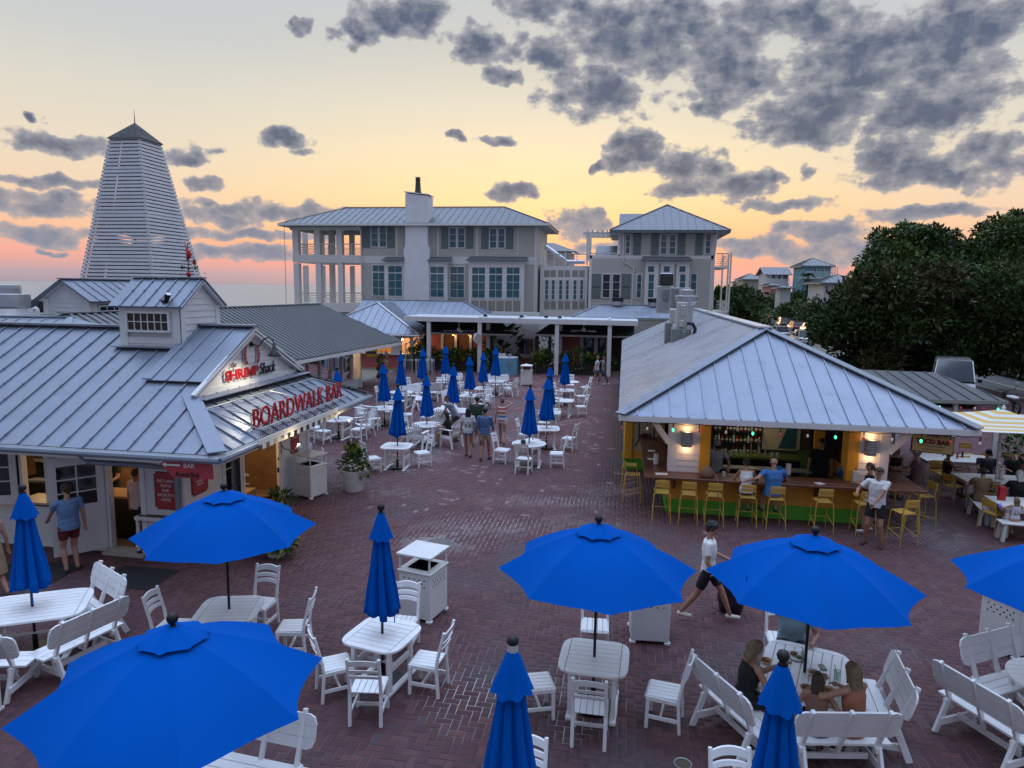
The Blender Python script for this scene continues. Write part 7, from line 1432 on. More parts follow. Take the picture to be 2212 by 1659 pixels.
def p_open(R=1.34, za=2.58, zt=2.0, seed=0):
 t = thing('open_parasol', '', 'umbrella'); n = 8; m = 7; w = 6; mb = MB()
 for k in range(n):
  a0, a1 = 2*pi*k/n, 2*pi*(k+1)/n; rows = []
  for i in range(m+1):
   f = .06+.94*i/m; row = []
   for j in range(w+1):
    g = j/w; q0 = V(cos(a0),sin(a0),0)*R*f; q1 = V(cos(a1),sin(a1),0)*R*f; p = q0.lerp(q1,g); ed = 4*g*(1-g)
    p *= 1-.085*ed*f**2; z = za-(za-zt)*(f**1.12)+.05*sin(pi*f)-.07*ed*f*(1-.3*f)+mnoise.noise((p.x*2.2+seed,p.y*2.2,0))*.02*f
    row.append((p.x,p.y,z))
   rows.append(row)
  o = len(mb.v); vs = [p for r in rows for p in r]; mb.add(vs, [(i*(w+1)+j,(i+1)*(w+1)+j,(i+1)*(w+1)+j+1,i*(w+1)+j+1) for i in range(m) for j in range(w)])
 c = mb.build('canopy', BLUE, t, smooth=True)
 for e in c.data.edges: pass
 mb = MB(); r0, q = .30, 6; nn = 32
 rows = []
 for i in range(5):
  f = .12+.88*i/4; rows.append([(cos(2*pi*j/nn)*r0*f*(1+.03*cos(j*pi)*(f > .9)), sin(2*pi*j/nn)*r0*f*(1+.03*cos(j*pi)*(f > .9)), za+.06-.115*f**1.35+.012*f*cos(2*pi*j/nn*8)+random.uniform(-.005,.005)*f) for j in range(nn)])
 mb.add([p for r in rows for p in r], [(i*nn+j,(i+1)*nn+j,(i+1)*nn+(j+1) % nn,i*nn+(j+1) % nn) for i in range(4) for j in range(nn)]); mb.build('vent_cap', BLUE, t, smooth=True)
 mb = MB(); mb.tube([(0,0,.05),(0,0,za+.06)],.02,8); mb.build('pole', BLACK, t)
 mb = MB(); mb.lathe([(.025,za+.03),(.03,za+.06),(.018,za+.07),(.045,za+.095),(.055,za+.13),(.04,za+.165),(.005,za+.18)],14); mb.build('finial', BLACK, t, smooth=True)
 mb = MB(); mb.lathe([(.27,0),(.27,.04),(.24,.055),(.04,.06),(.035,.3),(.02,.3)],20); mb.build('base', BLACK, t)
 for k in range(n): a = 2*pi*k/n; mb = MB(); mb.bar((.04*cos(a),.04*sin(a),za-.04),(R*.95*cos(a),R*.95*sin(a),zt-.015),.012,.016); mb.bar((.03*cos(a),.03*sin(a),1.95),(R*.5*cos(a),R*.5*sin(a),(za+zt)/2+.03),.01,.014); mb.build('rib', BLACK, t)
 a = 2.1; e = V(R*.72*cos(a),R*.72*sin(a),zt-.02); mb = MB(); mb.tube([e+V(0,0,.19),e+V(.04,0,.02),e+V(.05,.02,-.16),e+V(.03,.03,-.02)],.008,5); mb.build('tie_strap', BLUE, t)
 return Proto(t)
def p_closed(seed=0, flare=1.0, topz=2.56, zb=1.08):
 random.seed(40+seed); t = thing('closed_parasol', '', 'umbrella'); n = 64; mb = MB(); rows = []; ph = random.uniform(0,6)
 for i in range(13):
  f = i/12; z = topz-.05-(topz-.05-zb)*f; base = (.045+.155*f**.85)*flare; row = []; base *= 1.16
  for j in range(n):
   a = 2*pi*j/n; fold = (.5+.5*cos(8*a+ph+.35*sin(3*f+seed)))**4; amp = .85*f**.4; r = base*(1+.22*f-amp*fold*.72)*(1+.05*sin(3*a+seed))+.004*sin(17*a+i); zz = z+(.05*sin(3*a+seed)*f if i == 12 else 0)
   row.append((r*cos(a+.25*f*sin(seed)),r*sin(a+.25*f*sin(seed)),zz))
  rows.append(row)
 mb.add([p for r in rows for p in r], [(i*n+j,(i+1)*n+j,(i+1)*n+(j+1) % n,i*n+(j+1) % n) for i in range(12) for j in range(n)]+[tuple(12*n+j for j in range(n-1,-1,-1))]); mb.build('canopy', BLUE, t, smooth=True)
 mb = MB(); rows = []; nn = 40
 for i in range(6):
  f = i/5; z = topz-.36*f; row = []
  for j in range(nn): a = 2*pi*j/nn; fo = .5+.5*cos(8*a+ph+1.0); r = (.042+.118*f**.8+.035*f*f)*flare*(1-.16*f*fo); row.append((r*cos(a),r*sin(a),z-.02*f*(1-fo)+.012*f*sin(3*a)))
  rows.append(row)
 mb.add([p for r in rows for p in r], [(i*nn+j,(i+1)*nn+j,(i+1)*nn+(j+1) % nn,i*nn+(j+1) % nn) for i in range(5) for j in range(nn)]); mb.build('vent_cap', BLUE, t, smooth=True)
 mb = MB(); mb.tube([(0,0,.05),(0,0,topz)],.02,8); mb.build('pole', BLACK, t)
 mb = MB(); mb.lathe([(.03,topz-.02),(.035,topz+.02),(.02,topz+.03),(.045,topz+.05),(.056,topz+.085),(.042,topz+.12),(.005,topz+.138)],14); mb.build('finial', BLACK, t, smooth=True)
 mb = MB(); mb.lathe([(.27,0),(.27,.04),(.24,.055),(.04,.06),(.035,.3),(.02,.3)],20); mb.build('base', BLACK, t)
 mb = MB(); mb.tube([(.1,-.12,zb+.1),(.12,-.16,zb-.05),(.115,-.15,zb-.22)],.008,5); mb.build('tie_strap', BLUE, t)
 return Proto(t)
CH, AR, BE = p_chair(), p_arm(), p_bench(); TS, TR, TQ = p_table('square',.47,.47,8), p_table('round',.56,.56,9), p_table('rect',.78,.55,9)
OPN = p_open(); CLO = [p_closed(0), p_closed(1, .95), p_closed(2, 1.06)]
def face(x, y, tx, ty): return atan2(ty-y, tx-x)-pi/2
SIDES = {0:'taco bar side',1:'far side',2:'shack side',3:'near side'}
GC, GT, GU = 'white chairs set round the plaza tables', 'white dining tables on the plaza', 'closed blue parasols on the plaza'
cols = {}
def side_of(x, y, tx, ty): return SIDES[int(((math.degrees(atan2(y-ty, x-tx))+45) % 360)//90)]
def seat(proto, x, y, tx, ty, phrase, dr=0.0):
 kind = {id(CH):'white slat-back chair',id(AR):'white fan-back armchair',id(BE):'white slatted bench'}[id(proto)]; s = side_of(x, y, tx, ty)
 key = (kind, s, phrase); k = cols.get(key, 0); cols[key] = k+1; ex = ('', 'second ', 'third ')[min(k,2)]
 return proto.put(x, y, face(x, y, tx, ty)+dr, f'{ex}{kind}, {s} of {phrase}', GC if proto is not BE else 'white slatted benches on the plaza')
def P0(px, py, z=.45): p = at(px, py, z); return p.x, p.y
# (pole pixel, table kind, table rotation, parasol, phrase, seats by pixel, seats by angle)
NEAR = [
 ((70,1310),TQ,.5,CLO[0],'the big table before the half-glazed door',[(BE,198,1308),(BE,172,1380),(BE,-30,1428)],[]),
 ((495,1315),TS,.25,OPN,'the table nearest the tray cart',[(CH,372,1350),(CH,560,1302),(CH,634,1352)],[]),
 ((826,1368),TS,-.22,CLO[1],'the square table next to the roofed bin',[(CH,724,1432),(CH,797,1480),(CH,925,1424),(CH,868,1344)],[]),
 ((1284,1418),TS,-.05,OPN,'the square table under the middle parasol',[(CH,1285,1350),(CH,1158,1472),(CH,1275,1524),(CH,1436,1492)],[]),
 ((1738,1452),TQ,1.25,OPN,'the table where the family is eating',[(BE,1592,1530),(BE,1888,1520),(BE,1803,1590),(CH,1690,1380)],[]),
]
TABLES = {}
def put_table(x, y, proto, rz, phrase):
 nm = {id(TS):'white square slatted table',id(TR):'white round slatted table',id(TQ):'large white slatted table'}[id(proto)]
 w = phrase.replace('the square table','').replace('the round table','').replace('the big table','').replace('the table','').strip()
 o = proto.put(x, y, rz, (nm+' '+w), GT); TABLES[phrase] = (x, y); return o
for (px, tb, rz, um, ph, seats, angs) in NEAR:
 x, y = P0(*px, .74); put_table(x, y, tb, rz, ph); lab = ph.split(' under ')[0].split(' next to ')[0]
 um.put(x, y, rz+.2 if um is OPN else random.uniform(0,6), {0:'',1:''}.get(9,'')+{'(70, 1310)':'closed blue parasol standing before the half-glazed shack door','(495, 1315)':'open blue parasol beside the shack tray cart','(826, 1368)':'closed blue parasol beside the roofed white bin','(1284, 1418)':'open blue parasol over the empty table in the middle','(1738, 1452)':'open blue parasol sheltering the eating family'}[str(px)], 'open blue parasols' if um is OPN else GU)
 for (pr, sx_, sy) in seats: a, b = P0(sx_, sy); seat(pr, a, b, x, y, ph)
# foreground parasols whose tables leave the frame
x, y = P0(372, 1330, 2.73); put_table(x, y, TR, .3, 'under the largest open parasol'); OPN.put(x, y, .62, 'largest open blue parasol, cut by the lower frame edge', 'open blue parasols'); a, b = P0(548,1655); seat(BE, a, b, x, y, 'the round table under the largest open parasol'); seat(CH, x-.2, y-.85, x, y, 'the round table under the largest open parasol')
for (px, z, k, lb, cx_) in (((1108,1372),2.70,2,'tall closed blue parasol with silver collar at the lower frame edge',(1128,1735)),((1693,1403),2.70,0,'tall closed blue parasol in front of the eating family',(1592,1765))):
 p = at(*px, z); CLO[k].put(p.x, p.y, 1.0+k, lb, GU); put_table(p.x, p.y, TS, .1, 'below '+('the silver-collared parasol' if k == 2 else 'the parasol hiding the family')); a, b = P0(*cx_); seat(CH, a, b, p.x, p.y, 'the table below '+('the silver-collared parasol' if k == 2 else 'the nearest parasol'))
 if k == 2: mb = MB(); mb.lathe([(.047,2.53),(.05,2.56),(.048,2.62),(.045,2.63)],14,(p.x,p.y,0)); tag(mb.build('silver_collar',mat('duct_tape',(.5,.5,.5),.5,.3),None),'silver tape wrapped round the closed parasol tip','tape')
x, y = 5.8, 9.55; OPN.put(x, y, .15, 'open blue parasol reaching in from the side near the perforated bin', 'open blue parasols'); put_table(x, y, TR, 0, 'below the parasol that reaches in by the perforated bin'); a, b = P0(2178,1462); seat(BE, a, b, x, y, 'the round table by the perforated bin'); a, b = P0(2138,1546); seat(BE, a, b, x, y, 'the round table by the perforated bin')
# the cluster further down the plaza: table spot, kind, parasol, chairs by compass angle (0 = taco bar side, 90 = far)
MID = [
 (-10.51,24.48,TR,1,'the round table closest to the banner end',[(CH,200),(CH,255),(AR,40),(CH,-15)]),
 (-9.62,18.3,TS,2,'the square table under the banner',[(CH,215),(CH,20),(CH,80)]),
 (-9.66,27.24,TR,0,'the round table level with the shop windows',[(CH,262),(AR,165),(CH,20),(CH,95)]),
 (-10.35,31.61,TR,1,'the round table nearest the hat stand',[(BE,90),(CH,190),(CH,285),(BE,10)]),
 (-10.09,34.38,TR,2,'the round table nearest the cafe hatch',[(CH,150),(BE,300),(CH,60)]),
 (-9.46,36.6,TS,0,'the square table nearest the cafe planter',[(CH,-60),(BE,85),(CH,200)]),
 (-6.98,24.25,TR,1,'the table of the woman in black',[(AR,268),(AR,-15),(CH,150)]),
 (-6.94,20.70,TS,0,'the small table by the flower pot',[(CH,222),(CH,35)]),
 (-6.82,27.42,TQ,2,'the table with the red lid',[(AR,110),(AR,262),(CH,0),(CH,190)]),
 (-6.95,31.36,TS,0,'the square table with the glass jar lantern',[(BE,185),(AR,60),(CH,-50)]),
 (-6.82,33.85,TR,1,'the round table with the wire caddy',[(CH,235),(CH,-60),(CH,170)]),
 (-6.70,36.55,TS,2,'the square table closest to the blue desk',[(BE,90),(AR,-20),(CH,240)]),
 (-2.89,21.97,TR,0,'the end table of the taco side row',[(CH,172),(CH,268),(CH,2)]),
 (-2.60,24.54,TS,2,'the second table of the taco side row',[(CH,165),(CH,-10),(CH,240)]),
 (-2.85,27.84,TS,1,'the third table of the taco side row',[(CH,260),(CH,100)]),
 (-2.55,31.0,TS,None,'the bare table of the taco side row',[(CH,20),(CH,250)]),
 (-2.75,34.18,TS,0,'the fifth table of the taco side row',[(CH,15),(CH,250),(CH,130)]),
 (-2.8,37.4,TR,None,'the last table of the taco side row',[(CH,10),(CH,90)]),
]
ULAB = ['near the banner end','behind the banner','level with the shop windows','nearest the hat stand','nearest the cafe hatch','nearest the cafe planter','over the woman in black','beside the white flower pot','over the black napkin box','over the glass jar lantern','over the wire caddy','closest to the blue desk','at the open end of the taco side row','second in the taco side row','third in the taco side row','','over the fifth table of the taco side row','']
for i, (x, y, tb, um, ph, ch) in enumerate(MID):
 put_table(x, y, tb, random.uniform(-.15,.15), ph)
 if um is not None:
  dz = -.32 if i == 1 else 0
  CLO[um].put(x, y, random.uniform(0,6), 'closed blue parasol '+ULAB[i], GU, sc=(1,1,(2.2/2.7 if i == 1 else random.uniform(.985,1.02))), tilt=(random.gauss(0,.012),random.gauss(0,.012)))
 for pr, a in ch: d = (.92 if tb is TR else .84)+(.08 if pr is AR else 0)+(.25 if tb is TQ else 0); seat(pr, x+d*cos(RAD(a)), y+d*sin(RAD(a)), x, y, ph, random.gauss(0,.12))
# ------------------------------------------------------------------ bins, pots, mats, cart
def p_bin():
 t = thing('litter_bin', '', 'bin'); s = .31; BW = WHITE; mb = MB(); mb.cbox(-s,s,-s,s,.05,.86,.012); mb.build('body', BW, t)
 mb = MB(); mb.cbox(-s-.02,s+.02,-s-.02,s+.02,.86,.9,.01); mb.build('rim', BW, t); mb = MB(); mb.box(-.2,.2,-.2,.2,.9,.904); mb.build('liner_opening', mat('bin_void',(.003,.003,.003),1.0,spec=0), t)
 for i in (-1,1):
  for j in (-1,1): mb = MB(); mb.box(i*(s-.02)-.014,i*(s-.02)+.014,j*(s-.02)-.014,j*(s-.02)+.014,.9,1.16); mb.build('roof_post', BW, t); mb = MB(); mb.cbox(i*(s-.03)-.05,i*(s-.03)+.05,j*(s-.03)-.05,j*(s-.03)+.05,0,.05,.01); mb.build('foot', BW, t)
 r = s+.03; mb = MB(); mb.add([(-r,-r,1.16),(r,-r,1.16),(r,r,1.16),(-r,r,1.16),(-r,-r,1.19),(r,-r,1.19),(r,r,1.19),(-r,r,1.19),(0,0,1.29)],[(0,1,5,4),(1,2,6,5),(2,3,7,6),(3,0,4,7),(4,5,8),(5,6,8),(6,7,8),(7,4,8),(3,2,1,0)]); mb.build('roof', BW, t)
 mb = MB(); d = .012
 for a in range(4):
  c, q = cos(a*pi/2), sin(a*pi/2); u, n = V(c,q,0), V(q,-c,0)
  for row in range(3):
   for k in range(5 if row != 1 else 4): x = -.2+.1*k+(.05 if row == 1 else 0); mb.obox(n*(s+.0005)+u*x+V(0,0,.76-row*.06),u,n,V(0,0,1),d,.002,d)
 mb.build('perforations', BLACK, t, kind='stuff'); return Proto(t)
BIN = p_bin()
for (px, py, rz, lb) in ((915,1325,-.25,'white perforated bin with pyramid roof behind the closed parasol'),(1400,1372,.05,'white perforated bin half hidden under the middle open parasol'),(2178,1400,.55,'white perforated bin turned to the corner behind the bench'),(672,1070,-.35,'white perforated bin against the shack by the chalkboard door'),(1137,832,0,'white perforated bin far off by the blue desk'),(-82,1560,.1,'white perforated bin cut off by the frame beside the largest parasol')): p = at(px, py, 0); BIN.put(p.x, p.y, rz, lb, 'white roofed litter bins')
def pot(px, py, h, r, lb, n, hs):
 p = at(px, py, 0); t = thing('flower_pot', lb, 'planter', (p.x,p.y,0)); mb = MB(); mb.lathe([(r*.62,0),(r*.68,.02),(r*.97,h-.02),(r,h),(r*.9,h),(r*.87,h-.06)],24,p); mb.build('pot', mat('white_resin',(.62,.62,.6),.5,var=.04), t, smooth=False)
 for k, (dx, dy, dz, rr, col, cnt, sz) in enumerate(hs): mb = MB(); fluff(mb, p+V(dx,dy,h+dz), rr, int(cnt*n), sz, (1,1,.9)); mb.build('foliage', [LFOL[col],LFOL[(col+1) % 5],LFOL[(col+2) % 5]], t)
 return t, p
t, p = pot(764,1060,.62,.36,'big white flower pot overflowing with mixed leaves and small white flowers',1,((0,.05,.22,.3,1,200,.13),(-.26,0,.12,.2,2,90,.12),(.3,-.05,.0,.2,3,90,.13),(-.02,.08,.5,.17,3,60,.2),(.2,.08,.4,.2,4,100,.1)))
mb = MB()
for k in range(7): mb.ico(p+V(random.uniform(-.2,.25),-.32+random.uniform(-.05,.1),.72+random.uniform(-.05,.25)),.028,1)
mb.build('flowers', WHITE, t, kind='stuff')
pot(597,1200,.4,.26,'white flower pot with lime leaves half hidden under the open parasol',1,((0,0,.1,.32,2,150,.2),(.25,-.1,0,.22,3,80,.2)))
pot(606,1118,.3,.2,'small pot with broad dark leaves beside the chalkboard door',1,((0,0,.18,.24,4,110,.19),))
MATM = mat('black_rubber', (.012,.014,.017), .85, bump=.2, bscale=60)
for (c, lb) in (((245,1242),'black rubber door mat nearest the tray cart'),((95,1236),'black rubber door mat under the man at the door')):
 a = at(c[0], c[1], 0); t = MB(); t.cbox(a.x-.1 if c[0] > 200 else a.x-1.0,a.x+1.15 if c[0] > 200 else a.x+.55,a.y-.5,a.y+.45,.002,.012,.004); tag(t.build('door_mat', MATM, None), lb, 'mat')
def z3d(zx, zy, z): return at(zx*.6028*.5486, (1700+zy*.6028)*.5486, z)
def build_cart():
 a, b = z3d(885,560,.85), z3d(1165,570,.85); x0, x1, y0, y1 = a.x, a.x+.95, a.y, a.y+.55; t = thing('tray_cart', 'white wheeled tray return cart with dark trays by the red sign', 'cart', (a.x+.5,a.y+.3,0))
 for x in (x0,x1-.05):
  for y in (y0,y1-.05): mb = MB(); mb.box(x,x+.05,y,y+.05,.12,.85); mb.build('leg', WHITE, t); mb = MB(); mb.tube([(x+.025,y+.01,.06),(x+.025,y+.04,.06)],.06,12); mb.build('wheel', BLACK, t)
 for z in (.2,.8): mb = MB(); mb.box(x0-.02,x1+.02,y0-.02,y1+.02,z,z+.07); mb.build('shelf', WHITE, t)
 mb = MB(); mb.cbox(x0+.03,x1-.03,y0+.03,y1-.03,.872,.89,.01); tag(mb.build('tray', mat('navy_tray',(.015,.02,.04),.3), None), 'dark navy tray lying on the tray cart', 'tray'); mb = MB(); mb.cbox(x0+.1,x1-.1,y0+.05,y1-.05,.272,.31,.01); tag(mb.build('tray', MATS['navy_tray'], None), 'dark tray stored on the lower shelf of the tray cart', 'tray')
build_cart()
# ------------------------------------------------------------------ yellow stools and chairs, patio tables
def p_stool(h=.75, w=.36):
 t = thing('bar_stool' if h > .6 else 'yellow_chair', '', 'stool' if h > .6 else 'chair'); x = w/2; r = .012; yb, yf = -.2, .17
 mb = MB(); mb.tube([(-x-.05,yb-.06,0),(-x-.02,yb-.02,h-.1),(-x-.01,yb-.01,h-.03),(-x+.03,yb,h-.005),(x-.03,yb,h-.005),(x+.01,yb-.01,h-.03),(x+.02,yb-.02,h-.1),(x+.05,yb-.06,0)],r,8); mb.build('rear_leg_frame', YELM, t)
 for s in (-1,1): mb = MB(); mb.tube([(s*(x+.02),yf+.06,0),(s*x,yf,h-.01)],r,8); mb.build('front_leg', YELM, t); mb = MB(); mb.tube([(s*(x-.01),yb+.02,h),(s*(x-.02),yb-.05,h+.33)],r,6); mb.build('back_post', YELM, t)
 for k in range(6): mb = MB(); y = yb+.02+k*.062; mb.cbox(-x,x,y,y+.05,h-.005-.01*(1-abs(k-2.5)/2.5),h+.012-.01*(1-abs(k-2.5)/2.5),.004); mb.build('seat_slat', YELM, t)
 for k in range(2): mb = MB(); z = h+.16+k*.1; mb.cbox(-x+.01,x-.01,yb-.035-.015*k-.012,yb-.035-.015*k,z,z+.085,.004); mb.build('back_slat', YELM, t)
 if h > .6:
  mb = MB(); mb.tube([(-x-.03,yf+.04,.28),(x+.03,yf+.04,.28)],r*.8,6); mb.tube([(-x-.04,yb-.05,.2),(-x-.03,yf+.03,.32)],r*.8,6); mb.tube([(x+.04,yb-.05,.2),(x+.03,yf+.03,.32)],r*.8,6); mb.build('foot_rail', YELM, t)
 return Proto(t)
STO, YCH = p_stool(), p_stool(.45, .40)
def t0x(zx): return at((2350+zx*.4521)*.5486, 1052, .75).x
for i, (zx, lb) in enumerate(((555,'yellow bar stool at the corner end of the counter'),(775,'second yellow bar stool from the counter corner'),(980,'yellow bar stool with the brown bag hung on it'),(1245,'yellow bar stool under the woman in the white vest'),(1465,'yellow bar stool under the bald man in blue'),(1830,'empty yellow bar stool right of the bald man'),(2140,'empty yellow bar stool nearest the standing couple'))): STO.put(at((2350+zx*.4521)*.5486, 1045, .75).x, 17.28+random.uniform(-.03,.03), random.gauss(0,.04), lb, 'yellow bar stools')
for (x, y, rz, lb) in ((.42,18.75,-pi/2,'yellow bar stool on the corridor side nearest the corner'),(.36,19.8,-pi/2,'yellow bar stool on the corridor side further back'),(6.55,16.75,.35,'yellow bar stool beside the man in the white shirt'),(7.55,18.25,pi/2+.2,'yellow bar stool under the man in the brown shirt'),(6.0,19.6,-.5,'yellow bar stool under the blonde woman')): STO.put(x, y, rz, lb, 'yellow bar stools')
def p_ptable(w, d):
 t = thing('patio_table', '', 'table'); mb = MB(); PW = mat('chalky_white_table',(.60,.59,.56),.5,var=.08)
 n = 5
 for k in range(n): mb = MB(); mb.cbox(-w/2,w/2,-d/2+k*d/n+.002,-d/2+(k+1)*d/n-.002,.71,.745,.004); mb.build('plank', PW, t)
 mb = MB(); mb.box(-w/2+.05,w/2-.05,-d/2+.05,d/2-.05,.62,.708); mb.build('apron', PW, t)
 for i in (-1,1):
  for j in (-1,1): mb = MB(); mb.bar((i*(w/2-.09),j*(d/2-.09),0),(i*(w/2-.08),j*(d/2-.08),.62),.09,.09,(1,0,0),.006); mb.build('leg', PW, t)
 return Proto(t)
PT = p_ptable(2.1,1.05)
PT.put(10.35,20.35,0,'long white patio table under the striped parasol','white patio tables'); PT.put(10.25,22.8,.03,'long white patio table below the hanging sign','white patio tables'); PT.put(10.15,18.05,0,'long white patio table where the small girl sits','white patio tables')
def p_pbench():
 t = thing('backless_bench', '', 'bench'); PW = MATS['chalky_white_table']
 for k in range(3): mb = MB(); mb.cbox(-.55,.55,-.18+k*.122,-.062+k*.122,.42,.45,.004); mb.build('plank', PW, t)
 for i in (-1,1):
  for j in (-1,1): mb = MB(); mb.bar((i*.5,j*.15,0),(i*.46,j*.12,.42),.08,.07,(1,0,0)); mb.build('leg', PW, t)
  mb = MB(); mb.bar((i*.46,-.12,.36),(i*.46,.12,.36),.04,.08,(0,0,1)); mb.build('rail', PW, t)
 return Proto(t)
PB = p_pbench(); p = t3(1640,1320,.45); PB.put(p.x+.25,p.y,-.1,'white backless bench with the small girl on it','white backless benches'); p = t3(1290,1110,.45); PB.put(p.x,p.y,pi/2-.2,'white backless bench standing end on beside the yellow chairs','white backless benches')
for (q, rz, lb) in (((990,920),-1.15,'empty yellow chair turned towards the parasol table'),((760,740),0,'yellow chair facing the far patio table near the counter'),((1440,1215),-1.2,'yellow chair pulled out beside the backless bench'),((1340,980),0,'yellow chair with a person in tan'),((1690,1000),0,'yellow chair with the white haired person'),((1030,690),.1,'yellow chair behind the woman in the pink cap'),((690,560),pi,'yellow chair on the far side of the far patio table'),((1140,580),pi,'yellow chair beyond the bottles on the far patio table'),((890,790),-1.5,'yellow chair with the woman in the pink cap'),((1380,700),pi,'yellow chair under the man in the dark cap'),((1660,720),pi,'yellow chair under the woman with glasses')): p = t3(*q, .45); YCH.put(p.x, p.y, rz, lb, 'yellow patio chairs')
# ------------------------------------------------------------------ small things on tables and counters
PAPER = mat('paper_white',(.68,.67,.64),.8); NAP = mat('napkin_black',(.02,.02,.022),.4)
def small(nm, lb, cat, x, y, z, w, d, h, m, rz=0, group=None): return rng_box(None, nm, lb, cat, x, y, z, w, d, h, m, group, rz)
small('napkin_box','black napkin box on the round table of the taco side row','napkin box',-3.05,21.75,.74,.15,.15,.14,NAP,.1); small('napkin_box','black napkin box beside the red lid','napkin box',-6.75,27.35,.74,.15,.13,.16,NAP,.2); mb = MB(); mb.lathe([(.1,.74),(.1,.77),(.05,.79)],12,(-7.0,27.0,0)); tag(mb.build('red_lid',RED,None),'red plastic lid lying on the table beside the napkin box','lid')
for i, (x, y, lb) in enumerate(((-10.1,31.45,'wire caddy of jars on the table nearest the hat stand'),(-6.85,31.1,'glass jar lantern on the square table'),(-6.7,33.6,'wire caddy of sauces on the round table'))):
 c = thing('table_caddy', lb, 'caddy', (x,y,.74)); mb = MB(); mb.tube([(x+.1*cos(a),y+.1*sin(a),.85) for a in np.linspace(0,6.1,12)],.008,4,closed=True); mb.lathe([(.1,.742),(.1,.75)],12,(x,y,0)); mb.build('rack',NAP,c)
 for k in range(3): mb = MB(); a = k*2.1; mb.lathe([(.035,.75),(.035,.86),(.02,.88)],8,(x+.045*cos(a),y+.045*sin(a),0)); mb.build('jar',MATS['bottle_clear'],c)
def roll(x, y, z, lb): o = thing('paper_towel', lb, 'paper towel', (x,y,z)); mb = MB(); mb.lathe([(.09,0),(.09,.006),(.012,.007),(.012,.34),(.02,.35)],12,(x,y,z)); mb.build('holder',BLACK,o); mb = MB(); mb.lathe([(.065,.01),(.065,.29),(.02,.29)],16,(x,y,z)); mb.build('roll',PAPER,o)
for (q, lb) in (((1665,810),'paper towel roll standing on the bar beside the blue napkin crate'),):  p = at((2350+1665*.4521)*.5486,(1500+815*.4521)*.5486,1.1); roll(p.x,p.y,1.092,lb)
p = t2(478,880,17.85); roll(p.x,17.85,1.092,'paper towel roll by the yellow post nearest the standing woman'); roll(1.0,18.6,1.092,'paper towel roll on the corridor arm of the bar'); p = t3(1490,840,.75); roll(p.x,p.y,.745,'paper towel roll on the patio table under the parasol')
for (x, y, lb, rz) in ((1.1,17.65,'large cream menu card lying at the counter corner',.1),(.95,20.2,'cream menu card on the corridor arm near the mural',-.1),(.9,19.2,'small cream card on the corridor arm by the paper towel',.2),(4.9,17.55,'folded white napkin lying on the empty stretch of bar',.5)): small('menu_card' if 'menu' in lb else 'card',lb,'card',x,y,1.092,.3 if 'large' in lb else .2,.2,.004,PAPER,rz)
p = at((2350+1565*.4521)*.5486,(1500+800*.4521)*.5486,1.1); c = thing('napkin_crate','small wooden crate of bright blue napkins on the bar','crate',p); mb = MB(); mb.box(p.x-.15,p.x+.15,p.y-.1,p.y+.1,1.092,1.18); mb.build('crate',INT_W,c); mb = MB(); mb.slab([(p.x-.1,p.y,1.18),(p.x+.02,p.y,1.18),(p.x+.05,p.y,1.28),(p.x-.12,p.y,1.27)],.05); mb.slab([(p.x+.02,p.y-.02,1.18),(p.x+.12,p.y,1.18),(p.x+.15,p.y,1.26),(p.x+.02,p.y,1.29)],.05); mb.build('napkins',mat('cyan_napkin',(.01,.25,.5),.7),c)
p = at((2350+2140*.4521)*.5486,(1500+830*.4521)*.5486,1.12); c = thing('drink_bucket','round blue bucket with cyan napkins on the bar by the yellow post','bucket',p); mb = MB(); mb.lathe([(.09,1.092),(.115,1.27),(.11,1.28)],14,(p.x,p.y,0)); mb.build('bucket',mat('bucket_blue',(.01,.05,.16),.4),c); mb = MB(); mb.slab([(p.x-.08,p.y,1.26),(p.x+.08,p.y,1.26),(p.x+.1,p.y,1.38),(p.x-.06,p.y,1.37)],.05); mb.build('napkins',MATS['cyan_napkin'],c)
p = at((2350+960*.4521)*.5486,(1500+830*.4521)*.5486,1.12); b = thing('handbag','tan leather shoulder bag slumped on the bar with its strap hanging','handbag',p); LE = mat('tan_leather',(.20,.10,.06),.6); mb = MB(); mb.lathe([(.16,0),(.19,.06),(.16,.17),(.07,.27),(.02,.3)],14); mb.xf(Matrix.Translation((p.x,17.55,1.092)) @ Matrix.Diagonal((1,.6,1,1))); mb.build('bag_body',LE,b,smooth=True); mb = MB(); mb.tube([(p.x+.08,17.5,1.3),(p.x+.2,17.38,1.2),(p.x+.22,17.25,1.05),(p.x+.22,17.05,.95),(p.x+.22,17.03,.75)],.012,5); mb.build('strap',LE,b)
for k, x in enumerate((2.26,2.34,2.42,2.3)): mb = MB(); mb.lathe([(.028,0),(.028,.12),(.012,.16),(.012,.2)],8,(x,17.75+.04*k,1.092)); tag(mb.build('sauce_bottle',BT_[k] if False else (MATS['bottle_red'],MATS['bottle_amber'],MATS['bottle_green'],MATS['bottle_red'])[k],None),('red','amber','green','second red')[k]+' sauce bottle beside the leather bag on the bar','bottle')
mb = MB(); mb.lathe([(.035,0),(.042,.13)],10,(2.65,17.72,1.092)); tag(mb.build('water_glass',MATS['bottle_clear'],None),'clear plastic cup of water on the bar by the sauce bottles','cup')
